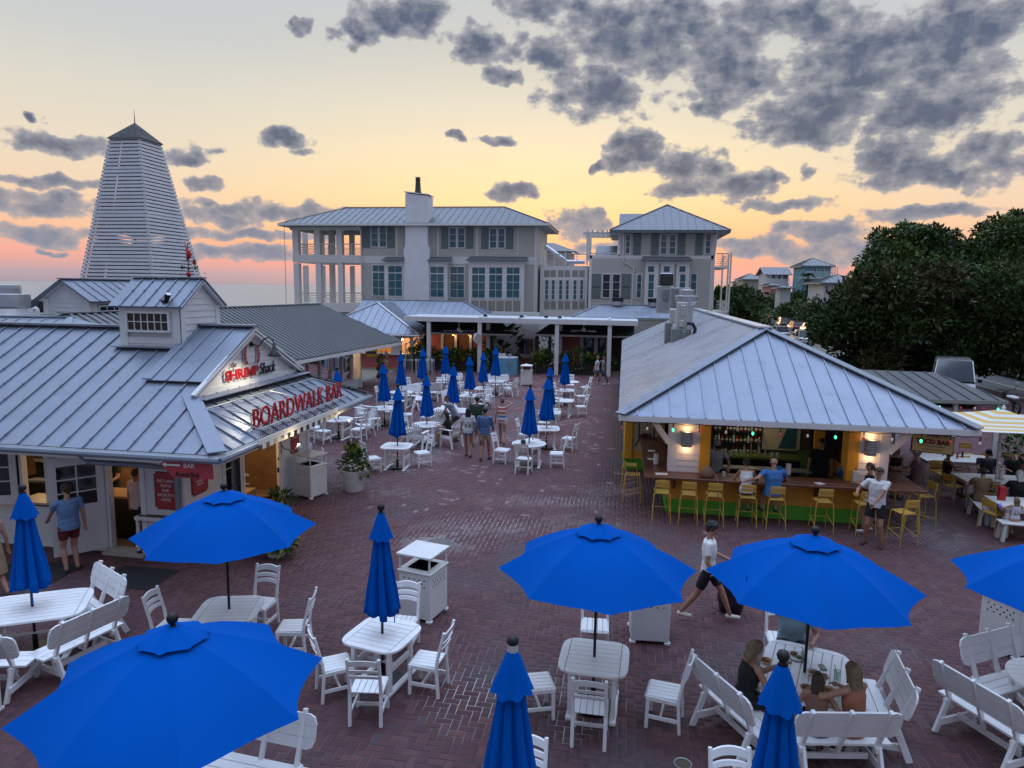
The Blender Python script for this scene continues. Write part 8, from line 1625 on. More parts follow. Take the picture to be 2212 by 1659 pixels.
# the family's meal
FOOD = mat('fried_food',(.26,.12,.05),.8,var=.4,scale=40); BOAT = mat('paper_boat',(.55,.38,.2),.8)
def zf(zx, zy): p = at((2250+zx*.6173)*.5486,(2000+zy*.6173)*.5486,.745); return p
for i, (q, lb) in enumerate((((1240,990),'paper food boat with a fork nearest the woman in black'),((1640,1180),'paper food boat of fried food nearest the blonde woman'),((1500,1165),'paper food boat beside the brown haired girl'),((1540,1065),'crumpled food wrapper beside the parasol pole'))):
 p = zf(*q); o = thing('food_boat', lb, 'food tray', p); mb = MB(); mb.lathe([(.05,.002),(.085,.05),(.08,.05),(.05,.012)],8,p); mb.build('boat',BOAT if i < 3 else PAPER,o); mb = MB()
 for k in range(6): mb.ico((p.x+random.uniform(-.04,.04),p.y+random.uniform(-.04,.04),.775+random.uniform(0,.02)),.022,1,jit=.2)
 mb.build('food',FOOD,o)
p = zf(1435,950); o = thing('dinner_plate','white plate with a sandwich and salad in front of the man','plate',p); mb = MB(); mb.lathe([(.08,.002),(.14,.015),(.14,.02),(.08,.008)],18,p); mb.build('plate',PAPER,o); mb = MB(); mb.ico(p+V(-.03,.03,.035),.05,1,(1.2,.8,.6)); mb.build('sandwich',FOOD,o); mb = MB(); mb.ico(p+V(.03,-.04,.03),.04,1,(1.3,.9,.5),.2); mb.build('salad',LFOL[2],o)
small('phone','dark grey phone lying face up on the family table','phone',*zf(1603,1018).xy,.745,.075,.15,.01,mat('phone_grey',(.03,.035,.045),.25),.1)
GLS = mat('clear_plastic_cup',(.75,.9,.85),.08,spec=.6,trans=.85)
for (q, lb) in (((1480,975),'clear plastic cup beside the dinner plate'),((1690,1095),'clear plastic cup with a dark straw near the table end')): p = zf(*q); o = thing('plastic_cup', lb, 'cup', p); mb = MB(); mb.lathe([(.03,.002),(.042,.13),(.04,.13),(.028,.008)],14,p); mb.build('cup',GLS,o); mb = MB(); mb.tube([p+V(.01,0,.02),p+V(-.03,.02,.2)],.004,4); mb.build('straw',BLACK,o)
p = t3(1510,1080,.75); small('gift_bag','tall red patterned paper bag standing on the patio table','paper bag',p.x,p.y+.05,.745,.16,.1,.34,RED,.1)
for (q, lb) in (((1020,610),'ketchup bottle on the far patio table'),((1075,600),'dark sauce bottle on the far patio table')): p = t3(q[0],q[1]+10,.75); mb = MB(); mb.lathe([(.03,0),(.03,.14),(.012,.19)],8,(p.x,p.y,.745)); tag(mb.build('sauce_bottle',MATS['bottle_red'] if 'ketchup' in lb else BLACK,None),lb,'bottle')
# ------------------------------------------------------------------ people
SKIN = [mat('skin_%d' % i, c, .55, var=.06, scale=6) for i, c in enumerate(((.42,.23,.16),(.34,.17,.11),(.22,.10,.06)))]
HAIR = {n: mat('hair_'+n, c, .6, var=.3, scale=30, bump=.4, bscale=120) for n, c in (('black',(.008,.007,.007)),('brown',(.045,.025,.015)),('blonde',(.30,.20,.10)),('ash',(.17,.115,.065)),('white',(.5,.48,.45)),('grey',(.2,.19,.18)))}
def cm_(c): return mat('fabric_%d_%d_%d' % c, lin(c), .85, var=.07, scale=5, bump=.2, bscale=30)
def capsule(mb, a, b, r0, r1, flat=False, sq=(1, 1), up=(0,0,1)):
 a, b = V(a), V(b)
 if (b-a).length < 1e-4: b = a+V(0,0,1e-3)
 x, y, d = frame_of(b-a, up); n = 12; L = (b-a).length; prof = [(0,.0005),(0,r0*.98),(L,r1*.98),(L,.0005)] if flat else [(-r0,.0005),(-r0*.75,r0*.66),(-r0*.35,r0*.94),(0,r0),(L,r1),(L+r1*.35,r1*.94),(L+r1*.75,r1*.66),(L+r1,.0005)]
 vs = []
 for (t, r) in prof: vs += [a+d*t+x*(r*cos(2*pi*k/n)*sq[0])+y*(r*sin(2*pi*k/n)*sq[1]) for k in range(n)]
 m = len(prof); fs = [(i*n+k,i*n+(k+1) % n,(i+1)*n+(k+1) % n,(i+1)*n+k) for i in range(m-1) for k in range(n)]+[tuple(range(n-1,-1,-1)),tuple((m-1)*n+k for k in range(n))]
 mb.add(vs, fs)
def loft(mb, rings):
 n = 20; vs = []
 for (c, rx, ry, ax, ay) in rings: vs += [V(c)+V(ax)*(rx*cos(2*pi*k/n))+V(ay)*(ry*sin(2*pi*k/n)) for k in range(n)]
 m = len(rings); mb.add(vs, [(i*n+k,i*n+(k+1) % n,(i+1)*n+(k+1) % n,(i+1)*n+k) for i in range(m-1) for k in range(n)]+[tuple(range(n-1,-1,-1)),tuple((m-1)*n+k for k in range(n))])
def fuse(mb, name, m, parent, vox=.014, it=3, wrinkle=0.0):
 me = bpy.data.meshes.new(name); me.from_pydata(mb.v, [], mb.f); o = bpy.data.objects.new(name, me); COL.objects.link(o)
 r = o.modifiers.new('r','REMESH'); r.mode = 'VOXEL'; r.voxel_size = vox; s = o.modifiers.new('s','SMOOTH'); s.iterations = it; s.factor = .5
 o.parent = parent; me.materials.append(m); PENDING.append((o, wrinkle)); return o
PENDING = []
def settle():
 """one evaluation for all fused bodies and garments"""
 dg = bpy.context.evaluated_depsgraph_get(); dg.update()
 new = [(o, bpy.data.meshes.new_from_object(o.evaluated_get(dg)), w) for o, w in PENDING]
 for o, me2, wrinkle in new:
  m = o.data.materials[0]; o.modifiers.clear(); o.data = me2; me2.materials.clear(); me2.materials.append(m)
  if wrinkle:
   n = len(me2.vertices); co = np.empty(n*3, np.float32); me2.vertices.foreach_get('co', co); no = np.empty(n*3, np.float32); me2.vertices.foreach_get('normal', no); co = co.reshape(-1,3); no = no.reshape(-1,3)
   w = np.sin(co[:,2]*26+co[:,0]*19+3*np.sin(co[:,1]*14))*np.sin(co[:,0]*23-co[:,2]*11+2*np.sin(co[:,2]*9)); co += no*(w*wrinkle)[:,None]; me2.vertices.foreach_set('co', co.ravel())
  me2.polygons.foreach_set('use_smooth', [True]*len(me2.polygons))
def ik(a, b, l1, l2, pole):
 a, b = V(a), V(b); d = b-a; L = d.length
 if L > (l1+l2)*.995: b = a+d*((l1+l2)*.995/L); d = b-a; L = d.length
 if L < abs(l1-l2)+.02: L = abs(l1-l2)+.02
 u = d.normalized(); x = (l1*l1-l2*l2+L*L)/(2*L); h = sqrt(max(0, l1*l1-x*x)); p = V(pole); p = p-u*p.dot(u); p = p.normalized() if p.length > 1e-5 else V(0,1,0)
 return a+u*x+p*h, b
def person(label, x, y, rz, H=1.75, z=0.0, fem=False, pel=None, lean=0.0, feet=((-.1,.0),(.1,.0)), hands=None, head=(0,0), skin=0, shirt=None, sleeve=.5, bottom='shorts', bcol=(60,60,70), blen=.55, shoes=(60,60,60), hair=('short','brown'), cap=None, dress=None, vox=.014, wide=1.0, extra=None, twist=0.0, group=None):
 k = H/1.75; t = thing('person', label, 'person', (0,0,0), group); hipz = pel if pel is not None else .93*k
 sw = (.165 if fem else .19)*k*wide; hw = .095*k; P = V(0,0,hipz); T = V(0,sin(lean),cos(lean)); Fd = V(0,cos(lean),-sin(lean)); X = V(cos(twist),sin(twist),0)
 ch = P+T*.34*k; sh = P+T*.49*k; nk = P+T*.56*k; S = [sh-X*sw, sh+X*sw]; hd = nk+T*.07*k+V(0,.025*k*cos(head[1]),.08*k)
 HR_ = Matrix.Rotation(head[0],3,'Z') @ Matrix.Rotation(-head[1],3,'X'); hx, hy, hz = HR_ @ V(1,0,0), HR_ @ V(0,1,0), HR_ @ V(0,0,1)
 hips = [P-X*hw+V(0,0,-.02*k), P+X*hw+V(0,0,-.02*k)]; legs = []; arms = []
 for i in (0,1):
  f = feet[i]; an = V(f[0]*k, f[1]*k, (f[2] if len(f) > 2 else 0)+.085*k); kn, an = ik(hips[i], an, .43*k, .42*k, (f[3] if len(f) > 3 else (0,1,.05))); legs.append((hips[i],kn,an))
 hands = hands or ((-.30,.02,.80),(.30,.02,.80))
 for i in (0,1):
  h = V(hands[i][0]*k,hands[i][1]*k,hands[i][2] if pel is not None and len(hands[i]) == 3 else hands[i][2]*k); pole = hands[i][3] if len(hands[i]) > 3 else ((-.5 if i == 0 else .5),-1,-.3); el, wr = ik(S[i], h, .285*k, .26*k, pole); arms.append((S[i],el,wr))
 ws = wide; fx = Fd
 mb = MB()
 tor = lambda g, z0: [(P+T*(.49*k+g*.4),(sw*.86+g),(.085*k*ws+g),X,fx),(P+T*(.36*k),(.165*k*ws*(.92 if fem else 1)+g),(.11*k*ws+g),X,fx),(P+T*(.18*k),((.125 if fem else .15)*k*ws+g),(.09*k*ws+g),X,fx),(P+T*(.03*k),(.16*k*ws+g),(.105*k*ws+g),X,fx),(P+T*z0,(.165*k*ws+g),(.11*k*ws+g),X,fx)]
 loft(mb, tor(0,-.08*k)[::-1])
 capsule(mb, S[0], S[1], .052*k, .052*k); capsule(mb, sh-T*.02, nk+T*.08*k, .056*k, .05*k)
 me = lambda q, r, sc: capsule(mb, q-hz*r*.3*sc, q+hz*r*.3*sc, r, r)
 # head: skull, jaw, nose, ears
 capsule(mb, hd-hy*.012*k+hz*.02*k, hd+hy*.012*k+hz*.025*k, .078*k, .076*k); capsule(mb, hd+hy*.02*k-hz*.04*k, hd+hy*.035*k-hz*.065*k, .056*k, .035*k); capsule(mb, hd+hy*.085*k-hz*.0*k, hd+hy*.097*k-hz*.025*k, .009*k, .014*k)
 for s in (-1,1): capsule(mb, hd+hx*s*.076*k+hz*.012*k, hd+hx*s*.08*k-hz*.018*k, .016*k, .011*k)
 for i, (a, b, c) in enumerate(arms):
  capsule(mb, a, b, .048*k*ws, .04*k); capsule(mb, b, c, .04*k, .027*k); d = (c-b).normalized(); pal = c+d*.045*k; sd = d.cross(V(0,0,1)) if abs(d.z) < .9 else V(1,0,0); sd = sd.normalized(); dn = d.cross(sd).normalized()
  if dn.z > 0: dn = -dn
  capsule(mb, c, pal+d*.03*k, .03*k, .033*k, sq=(1,.62))
  for q in range(4): o = pal+d*.03*k+sd*((q-1.5)*.019*k); l = (.06,.072,.068,.052)[q]*k; m1 = o+d*l*.55+dn*l*.12; capsule(mb, o, m1, .0098*k, .009*k); capsule(mb, m1, m1+d*l*.35+dn*l*.35, .009*k, .0075*k)
  th = pal-d*.015*k+sd*(.035*k*(1 if i == 0 else -1)); capsule(mb, th, th+d*.05*k+sd*(.022*k*(1 if i == 0 else -1))+dn*.02*k, .011*k, .009*k)
 for i, (a, b, c) in enumerate(legs): capsule(mb, a, b, .085*k*ws, .056*k); capsule(mb, b, b.lerp(c,.35), .054*k, .055*k); capsule(mb, b.lerp(c,.35), c, .055*k, .036*k); capsule(mb, c+V(0,-.03*k,-.045*k), c+V((-.02 if i == 0 else .02)*k,.13*k,-.06*k), .036*k, .026*k)
 fuse(mb, 'body', SKIN[skin], t, vox)
 e = MB(); [e.ico(hd+hx*s*.03*k+hy*.075*k+hz*.014*k, .0105*k, 1) for s in (-1,1)]; e.build('eyes', BLACK, t, kind='stuff'); e = MB(); e.bar(hd+hx*-.02*k+hy*.076*k-hz*.048*k, hd+hx*.02*k+hy*.076*k-hz*.048*k, .006*k, .006*k); e.build('mouth', mat('lips',(.2,.06,.05),.5), t)
 if dress:
  mb = MB(); kn = (legs[0][1]+legs[1][1])/2; r = tor(.016*k,-.08*k); kz = kn if pel is not None and pel < .8*k else P+V(0,0,-.48*k); loft(mb, ([(kz,.24*k,.17*k,X,V(0,1,0) if kz.y < .2 else V(0,0,1))]+r[::-1][1:])); fuse(mb, 'dress', cm_(dress), t, vox, 4, .004)
 if shirt:
  mb = MB(); r = tor(.018*k,-.06*k if bottom else 0); loft(mb, r[::-1])
  if sleeve > 0:
   capsule(mb, S[0], S[1], .060*k, .060*k)
   for (a, b, c) in arms:
    if sleeve <= 1: capsule(mb, a, a.lerp(b,sleeve*1.25), .062*k*ws, .060*k, True); capsule(mb, a, a.lerp(b,.1), .061*k*ws, .061*k)
    else: capsule(mb, a, b, .066*k*ws, .055*k); capsule(mb, b, b.lerp(c,.9), .055*k, .043*k, True)
  fuse(mb, 'shirt', shirt if not isinstance(shirt, tuple) else cm_(shirt), t, vox, 3, .005)
 if bottom and not dress:
  mb = MB(); r = tor(.012*k,-.09*k); loft(mb, [r[4],r[3],(P+T*(.10*k),.152*k*ws,.102*k*ws,X,fx)])
  if bottom == 'skirt': loft(mb, [(P+V(0,0,-.42*k),.22*k,.16*k,X,fx),(P,.17*k,.12*k,X,fx)])
  else:
   for (a, b, c) in legs:
    if blen <= 1: capsule(mb, a+V(0,0,.03), a.lerp(b,blen), .10*k*ws, .085*k*ws, True)
    else: capsule(mb, a, b, .098*k, .075*k); capsule(mb, b, b.lerp(c,.93), .072*k, .055*k, True)
  fuse(mb, 'shorts' if blen <= 1 else 'trousers', cm_(bcol), t, vox, 3, .004)
 if shoes:
  mb = MB()
  for i, (a, b, c) in enumerate(legs): capsule(mb, c+V(0,-.03*k,-.045*k), c+V((-.022 if i == 0 else .022)*k,.15*k,-.058*k), .044*k, .036*k)
  fuse(mb, 'shoes', cm_(shoes), t, vox, 2)
 hs, hc = hair; hm = HAIR.get(hc)
 if hs != 'bald':
  mb = MB(); capsule(mb, hd-hy*.03*k+hz*.03*k, hd+hy*.005*k+hz*.045*k, .086*k, .08*k); capsule(mb, hd-hy*.045*k+hz*.0*k, hd-hy*.04*k-hz*.05*k, .066*k, .04*k)
  if hs in ('long','bob'):
   L = .56 if hs == 'long' else .17; q = hd-hy*.06*k
   for s in (-1,0,1): capsule(mb, q+hx*s*.045*k, q+hx*s*.06*k-T*(L*.5)*k-V(0,0,L*.45*k)-Fd*.05*k, .05*k, .028*k)
   for s in (-1,1): capsule(mb, hd+hx*s*.07*k+hz*.03*k, hd+hx*s*.078*k-hz*(.13 if hs == 'long' else .1)*k-hy*.02*k, .026*k, .02*k)
  if hs == 'bun': capsule(mb, hd-hy*.10*k+hz*.02*k, hd-hy*.115*k+hz*.01*k, .036*k, .034*k)
  if hs == 'tail': capsule(mb, hd-hy*.10*k+hz*.01*k, hd-hy*.14*k-hz*.14*k, .03*k, .014*k)
  if hs == 'curly':
   for q in range(46):
    a, b = random.uniform(0,6.28), random.uniform(-.25,1.35); d = hx*(cos(a)*cos(b))+hy*(sin(a)*cos(b))+hz*sin(b)
    if d.dot(hy) > .62 and d.dot(hz) < .55: continue
    c = hd-hy*.012*k+hz*.03*k+d*.088*k; capsule(mb, c, c+d*.01*k, .026*k, .022*k)
  fuse(mb, 'hair', hm, t, min(vox,.012), 1 if hs == 'curly' else 2, .004)
 if cap:
  cmn = cm_(cap[0]); mb = MB(); capsule(mb, hd+hz*.045*k-hy*.006*k, hd+hz*.055*k, .092*k, .09*k); c = hd+hz*.045*k; o = fuse(mb, 'cap', cmn, t, .012, 2); mb = MB(); b = -1 if len(cap) > 2 and cap[2] else 1
  pts = [c+hy*(b*.07*k)+hx*.075*k,c+hy*(b*.13*k)+hx*.06*k-hz*.015*k,c+hy*(b*.165*k)-hz*.025*k,c+hy*(b*.13*k)-hx*.06*k-hz*.015*k,c+hy*(b*.07*k)-hx*.075*k]; mb.slab(pts, .008*k, hz); mb.build('brim', cm_(cap[1]), o)
 if extra: extra(t, dict(P=P,T=T,S=S,hd=hd,arms=arms,legs=legs,hx=hx,hy=hy,hz=hz,k=k,X=X,F=Fd))
 t.location = (x,y,z); t.rotation_euler = (0,0,rz); return t
D = RAD
def seatp(px, py, z): p = at(px, py, z); return p.x, p.y
W_, NV, BK = (215,215,214), (22,26,40), (18,18,20)
WALK = ((-.1,.24),(.1,-.22,.05)); WALK2 = ((-.1,-.22,.05),(.1,.24))
SEAT = ((-.12,.40),(.12,.40))
def held(nm, lb, cat, t, m, dims, off=(0,0,0), i=1):
 """a thing held in a hand: top-level, placed at the palm"""
 def f(root, J):
  a, b, c = J['arms'][i]; d = (c-b).normalized(); q = c+d*.09*J['k']+V(*off); J['q'] = (q, root)
  HELD.append((nm, lb, cat, q, root, m, dims))
 return f
HELD = []
x, y = -10.72, 11.72
person('man in blue T-shirt and maroon shorts reaching for the open door handle', x, y, D(62), 1.78, shirt=(95,125,165), bcol=(95,30,35), hands=((-.22,.40,1.02),(.30,.02,.82)), head=(.3,.25), shoes=(50,45,42), hair=('curly','brown'), skin=0, vox=.012, wide=1.08)
x, y = seatp(4,1290,0); person('woman in patterned beige dress cut off by the picture edge', x-.12, y, D(70), 1.68, fem=True, dress=(165,140,115), shoes=(120,80,60), hair=('long','brown'), feet=WALK)
person('cook in black shirt and cap behind the order counter', atY(243,1010,14.3).x, 14.3, D(170), 1.78, z=.03, shirt=BK, bcol=BK, head=(-.2,.5), hands=((-.2,.35,1.08),(.2,.35,1.08)), hair=('short','black'), cap=(BK,BK)); person('customer in pale pink T-shirt at the doorway counter', atY(296,1090,13.1).x, 13.1, D(-20), 1.75, z=.03, shirt=(205,175,165), bcol=BK, skin=1, hair=('short','brown'))
person('man in grey T-shirt leaning over the table, hand to his face', -6.05, 24.95, D(118), 1.84, lean=.55, shirt=(135,140,155), bcol=(40,45,60), hands=((.02,.42,1.48,(-1,0,-.5)),(.28,.52,.80)), skin=1, hair=('short','brown'), head=(.2,-.1)); person('woman in black seated in a fan-back armchair', -6.08, 24.0, D(92), 1.68, fem=True, pel=.52, feet=((-.1,.42),(.1,.40)), shirt=BK, sleeve=.6, bcol=BK, hands=((-.16,.42,.80),(.16,.42,.80)), hair=('long','black'), lean=.15)
p = seatp(1011,988,0); person('woman with long black hair in white tee and denim shorts', *p, D(4), 1.72, fem=True, shirt=(196,196,200), bcol=(110,130,160), blen=.32, feet=((-.09,.2),(.09,-.16,.04)), hair=('long','black'), skin=1, shoes=(60,40,30), hands=((-.27,.05,.84),(.34,.04,.82))); p = seatp(1047,995,0); person('man in chambray shirt, khaki shorts and grey cap holding her hand', *p, D(-4), 1.80, shirt=(75,105,145), sleeve=1.5, bcol=(175,150,125), feet=((-.09,-.16,.04),(.09,.2)), hair=('short','black'), cap=((75,75,78),(70,70,72)), skin=1, shoes=(40,42,55), hands=((-.34,.02,.82),(.2,.28,1.0))); p = seatp(1030,962,0)
person('man in dark green T-shirt and grey cap walking ahead', *p, D(5), 1.82, shirt=(38,62,50), bcol=(150,150,150), feet=WALK2, cap=((120,120,122),(110,110,112)), hair=('short','black'), skin=1, shoes=(70,70,72), wide=1.08); p = seatp(1084,960,0); STRIPE = cm_((225,150,140)); person('woman in striped tank top and white shorts shading her eyes', *p, D(-3), 1.72, fem=True, shirt=STRIPE, sleeve=0, bcol=(205,200,200), blen=.3, feet=WALK, hair=('bun','brown'), skin=0, shoes=(120,85,60), hands=((-.28,.02,.84),(.12,.14,1.62,(1,.1,-.2))))
# stripes of her top follow its height
nt = STRIPE.node_tree; g = nt.nodes.new('ShaderNodeNewGeometry'); sz = nt.nodes.new('ShaderNodeSeparateXYZ'); nt.links.new(g.outputs['Position'], sz.inputs[0]); mr = nt.nodes.new('ShaderNodeMapRange'); nt.links.new(sz.outputs[2], mr.inputs[0]); mr.inputs[1].default_value = .88; mr.inputs[2].default_value = 1.45; cr = nt.nodes.new('ShaderNodeValToRGB'); cr.color_ramp.interpolation = 'CONSTANT'; nt.links.new(mr.outputs[0], cr.inputs[0])
for i, c in enumerate(((200,120,130),(200,200,205),(60,110,170),(205,195,190),(205,110,60),(205,200,195),(190,60,60),(205,205,205))):
 e = cr.color_ramp.elements[0] if i == 0 else cr.color_ramp.elements.new(i/8); e.position = i/8; e.color = (*lin(c),1)
nt.links.new(cr.outputs[0], nt.nodes['Principled BSDF'].inputs['Base Color'])
p = seatp(1289,833,0); person('man in white shirt and blue shorts walking by the pergola post', *p, D(-92), 1.80, shirt=(190,195,215), bcol=(95,105,130), feet=((-.1,.34),(.1,-.34,.03)), hair=('short','ash'), shoes=(200,200,200), hands=((.0,.22,1.45),(.3,-.2,.85)), vox=.018); person('companion in blue jeans walking just behind the man in white', p[0]+.35, p[1]+.55, D(-92), 1.72, shirt=(120,130,150), bcol=(70,85,115), blen=1.5, feet=((-.1,-.3,.03),(.1,.3)), hair=('short','brown'), shoes=(200,200,200), vox=.018); person('attendant in white bent over the blue reception desk', z7(305,680,45.9).x, 46.0, D(180), 1.7, lean=.5, shirt=(205,200,200), bcol=BK, hands=((-.2,.4,1.16),(.2,.4,1.16)), head=(0,.5), hair=('bun','black'), skin=2, vox=.018); person('bald diner seated behind the cafe planter box', z6(1088,290,48.0).x, 48.0, D(180), 1.75, pel=.52, feet=SEAT, shirt=(40,90,95), bcol=BK, hair=('bald',''), vox=.018)
# the walker with the black bag
person('curly haired boy in white T-shirt and black shorts striding past', 1.61, 11.9, D(-97), 1.80, shirt=W_, bcol=BK, blen=.72, feet=((-.08,.42,0),(.08,-.44,.03)), hands=((-.1,.34,1.10),(.22,.12,.93)), head=(0,.45), skin=1, hair=('curly','black'), shoes=(200,192,175), vox=.011, extra=held('phone','black phone held in front of the curly haired boy','phone',None,BLACK,(.08,.015,.15),i=0))
q = at(1578,1320,0); b = thing('bin_bag','bulging black bag standing beside the curly haired boy','bag',q); mb = MB(); mb.lathe([(.12,0),(.2,.03),(.25,.25),(.24,.5),(.22,.72),(.24,.75)],16,(q.x,q.y,0)); mb.build('bag_body',mat('black_plastic',(.012,.014,.02),.35,bump=.4,bscale=14),b,smooth=True)
# taco bar
p = atY(1546,1000,18.95); person('bartender in white T-shirt and black cap bent over his work', p.x, 18.95, D(176), 1.80, z=.02, lean=.2, shirt=(170,172,176), bcol=BK, hands=((-.3,.32,1.05),(.28,.3,1.05)), head=(0,.9), cap=((150,150,150),BK), hair=('short','black'), skin=1, vox=.012); p = atY(1772,1000,19.3); person('bartender in black shirt standing behind the bar', p.x, 19.3, D(180), 1.85, z=.02, shirt=BK, bcol=BK, skin=1, hair=('short','black'), head=(0,.3), wide=1.1)
def stool_x(zx): return at((2350+zx*.4521)*.5486, 1045, .75).x
person('woman in white vest and grey shorts on a stool, seen from behind', stool_x(1240), 17.36, D(0), 1.66, fem=True, pel=.86, feet=((-.1,.22,.28),(.12,.24,.28)), shirt=W_, sleeve=0, bcol=(75,80,85), hands=((-.2,.42,1.12),(.2,.42,1.12)), lean=.2, hair=('short','black'), cap=(NV,NV,1), skin=1, shoes=(45,60,75), head=(0,.6), vox=.012); person('bald man in blue T-shirt with his arm round the next stool', stool_x(1455), 17.36, D(8), 1.80, pel=.86, feet=((-.14,.28,.28),(.16,.2,.28)), shirt=(60,115,175), bcol=(120,130,150), hands=((-.62,.02,1.14),(.3,.42,1.12)), hair=('bald',''), head=(1.0,.05), skin=0, wide=1.18, shoes=(60,65,70), vox=.012, lean=.1)
p = seatp(1872,1150,0); person('woman in black top and white shorts beside the bar', p[0], p[1]+.1, D(75), 1.70, fem=True, shirt=BK, bcol=(200,190,192), blen=.3, hands=((-.06,.28,1.22),(.1,.3,1.18)), hair=('tail','brown'), shoes=(205,205,205), skin=1, feet=((-.13,.05),(.13,-.1)), vox=.012)
def fd(root, J): HELD.append(('tortilla_chip','orange crisp held by the man in the white T-shirt','food',J['arms'][1][2]+V(0,.12,.0),root,mat('crisp',(.6,.3,.04),.7),(.09,.02,.07))); HELD.append(('phone','black phone in the hand of the man in white','phone',J['arms'][0][2]+(J['arms'][0][2]-J['arms'][0][1]).normalized()*.09+V(0,0,.03),root,BLACK,(.075,.14,.012)))
person('man in white T-shirt and navy shorts holding a crisp and phone', 5.84, 16.42, D(150), 1.84, shirt=W_, bcol=NV, blen=.62, hands=((-.02,.34,1.03),(.34,.30,1.18)), head=(-.5,.05), skin=1, hair=('short','brown'), shoes=(75,50,38), feet=((-.16,.02),(.17,-.02)), vox=.011, extra=fd)
p = t3(350,640,1.25); person('blonde woman in black vest at the side arm of the bar', p.x, p.y, D(172), 1.68, fem=True, pel=.86, feet=((-.1,.3,.28),(.1,.3,.28)), shirt=BK, sleeve=0, bcol=BK, hands=((-.05,.36,1.12),(.12,.36,1.12)), hair=('long','blonde'), skin=0); p = t3(575,740,1.15); person('man in brown T-shirt and white cap at the bar arm', p.x, p.y, D(62), 1.80, pel=.86, feet=((-.1,.3,.28),(.1,.3,.28)), shirt=(90,68,66), bcol=(60,60,64), hands=((-.24,.42,1.12),(.1,.42,1.12)), cap=((205,200,188),(90,88,84)), hair=('short','grey'), wide=1.15, skin=0)
# patio diners
PD = dict(pel=.53, feet=SEAT)
for (q, rz, lb, kw) in (((915,690),-92,'woman in black vest and pink cap looking at her phone',dict(fem=True,shirt=BK,sleeve=0,cap=((205,95,115),(205,95,115)),hair=('tail','black'),skin=2,head=(0,.4),hands=((-.1,.42,.85),(.1,.42,.85)))),((1340,680),178,'man in navy T-shirt and dark cap behind the patio table',dict(shirt=(40,44,62),cap=(BK,BK),hair=('short','grey'),head=(.3,.45),hands=((-.2,.4,.8),(.2,.4,.8)),wide=1.15)),((1640,690),165,'woman in black top and glasses resting her chin on her hand',dict(fem=True,shirt=BK,hair=('bun','black'),hands=((.02,.24,1.16),(.2,.38,.8)),wide=1.1)),((1290,900),-5,'person in tan T-shirt seen from behind at the patio table',dict(shirt=(120,98,72),hair=('short','black'),hands=((-.2,.4,.8),(.2,.4,.8)))),((1690,930),5,'white haired person in black seen from behind',dict(shirt=BK,hair=('bob','white'),hands=((-.2,.4,.8),(.2,.4,.8)),wide=1.12))):
 p = t3(*q, .9); person(lb, p.x, p.y, D(rz), 1.70, bcol=(50,50,58), **PD, **kw)
p = t3(1660,1170,.75); person('small girl with long brown hair in white flowered dress', p.x, p.y, D(0), 1.12, fem=True, pel=.50, feet=((-.1,.3,.1),(.1,.3,.1)), dress=(196,194,204), hair=('long','ash'), hands=((-.3,.4,.72),(.28,.42,.74)), shoes=(200,200,200), vox=.012, extra=held('toy','small blue glowing toy in the hand of the small girl','toy',None,mat('toy_blue',(.02,.04,.5),.4,emit=(.02,.05,.9),estr=1.0),(.04,.03,.09),i=0))
# the family at the nearest occupied table
tx, ty = TABLES['the table where the family is eating']
def tow(px, py, z): a, b = seatp(px, py, z); return a, b, face(a, b, tx, ty)
a, b, r = tow(1606,1508,.55); person('woman in black vest and dark shorts eating on the bench', a, b, r-.1, 1.70, fem=True, pel=.54, feet=((-.1,.42),(.1,.36)), shirt=BK, sleeve=0, bcol=(28,28,38), hands=((.05,.50,.98),(.22,.42,.78)), hair=('bob','ash'), skin=1, lean=.18, head=(-.2,.4), vox=.011)
a, b, r = tow(1712,1385,.6); person('man in pale blue T-shirt eating at the far side of the table', a, b+.1, r, 1.82, pel=.55, feet=SEAT, shirt=(150,185,195), bcol=(60,62,70), hands=((-.22,.42,.79),(.06,.26,1.12)), hair=('short','grey'), skin=0, lean=.22, head=(0,.35), vox=.011, wide=1.1)
a, b, r = tow(1846,1560,.6); person('woman with long blonde hair in patterned top on the near bench', a, b, r+.1, 1.68, fem=True, pel=.54, feet=((-.1,.4),(.1,.38)), shirt=(150,95,75), sleeve=0, bcol=(175,105,70), hands=((-.2,.34,1.0),(.2,.42,.80)), hair=('long','ash'), skin=1, lean=.12, vox=.011)
a, b, r = tow(1763,1568,.55); person('girl with brown hair leaning to the table on the near bench', a, b, r-.1, 1.38, fem=True, pel=.52, feet=((-.1,.36),(.1,.36)), shirt=(120,85,75), sleeve=0, bcol=(80,60,60), hands=((-.15,.38,.79),(.2,.3,.80)), hair=('long','brown'), skin=1, lean=.35, vox=.011)
settle(); bpy.context.view_layer.update()
for (nm, lb, cat, q, root, m, dm) in HELD: w = root.matrix_world @ q; tag(rng_box(None,nm,lb,cat,w.x,w.y,w.z-dm[2]/2,*dm,m,rz=root.rotation_euler.z),None)
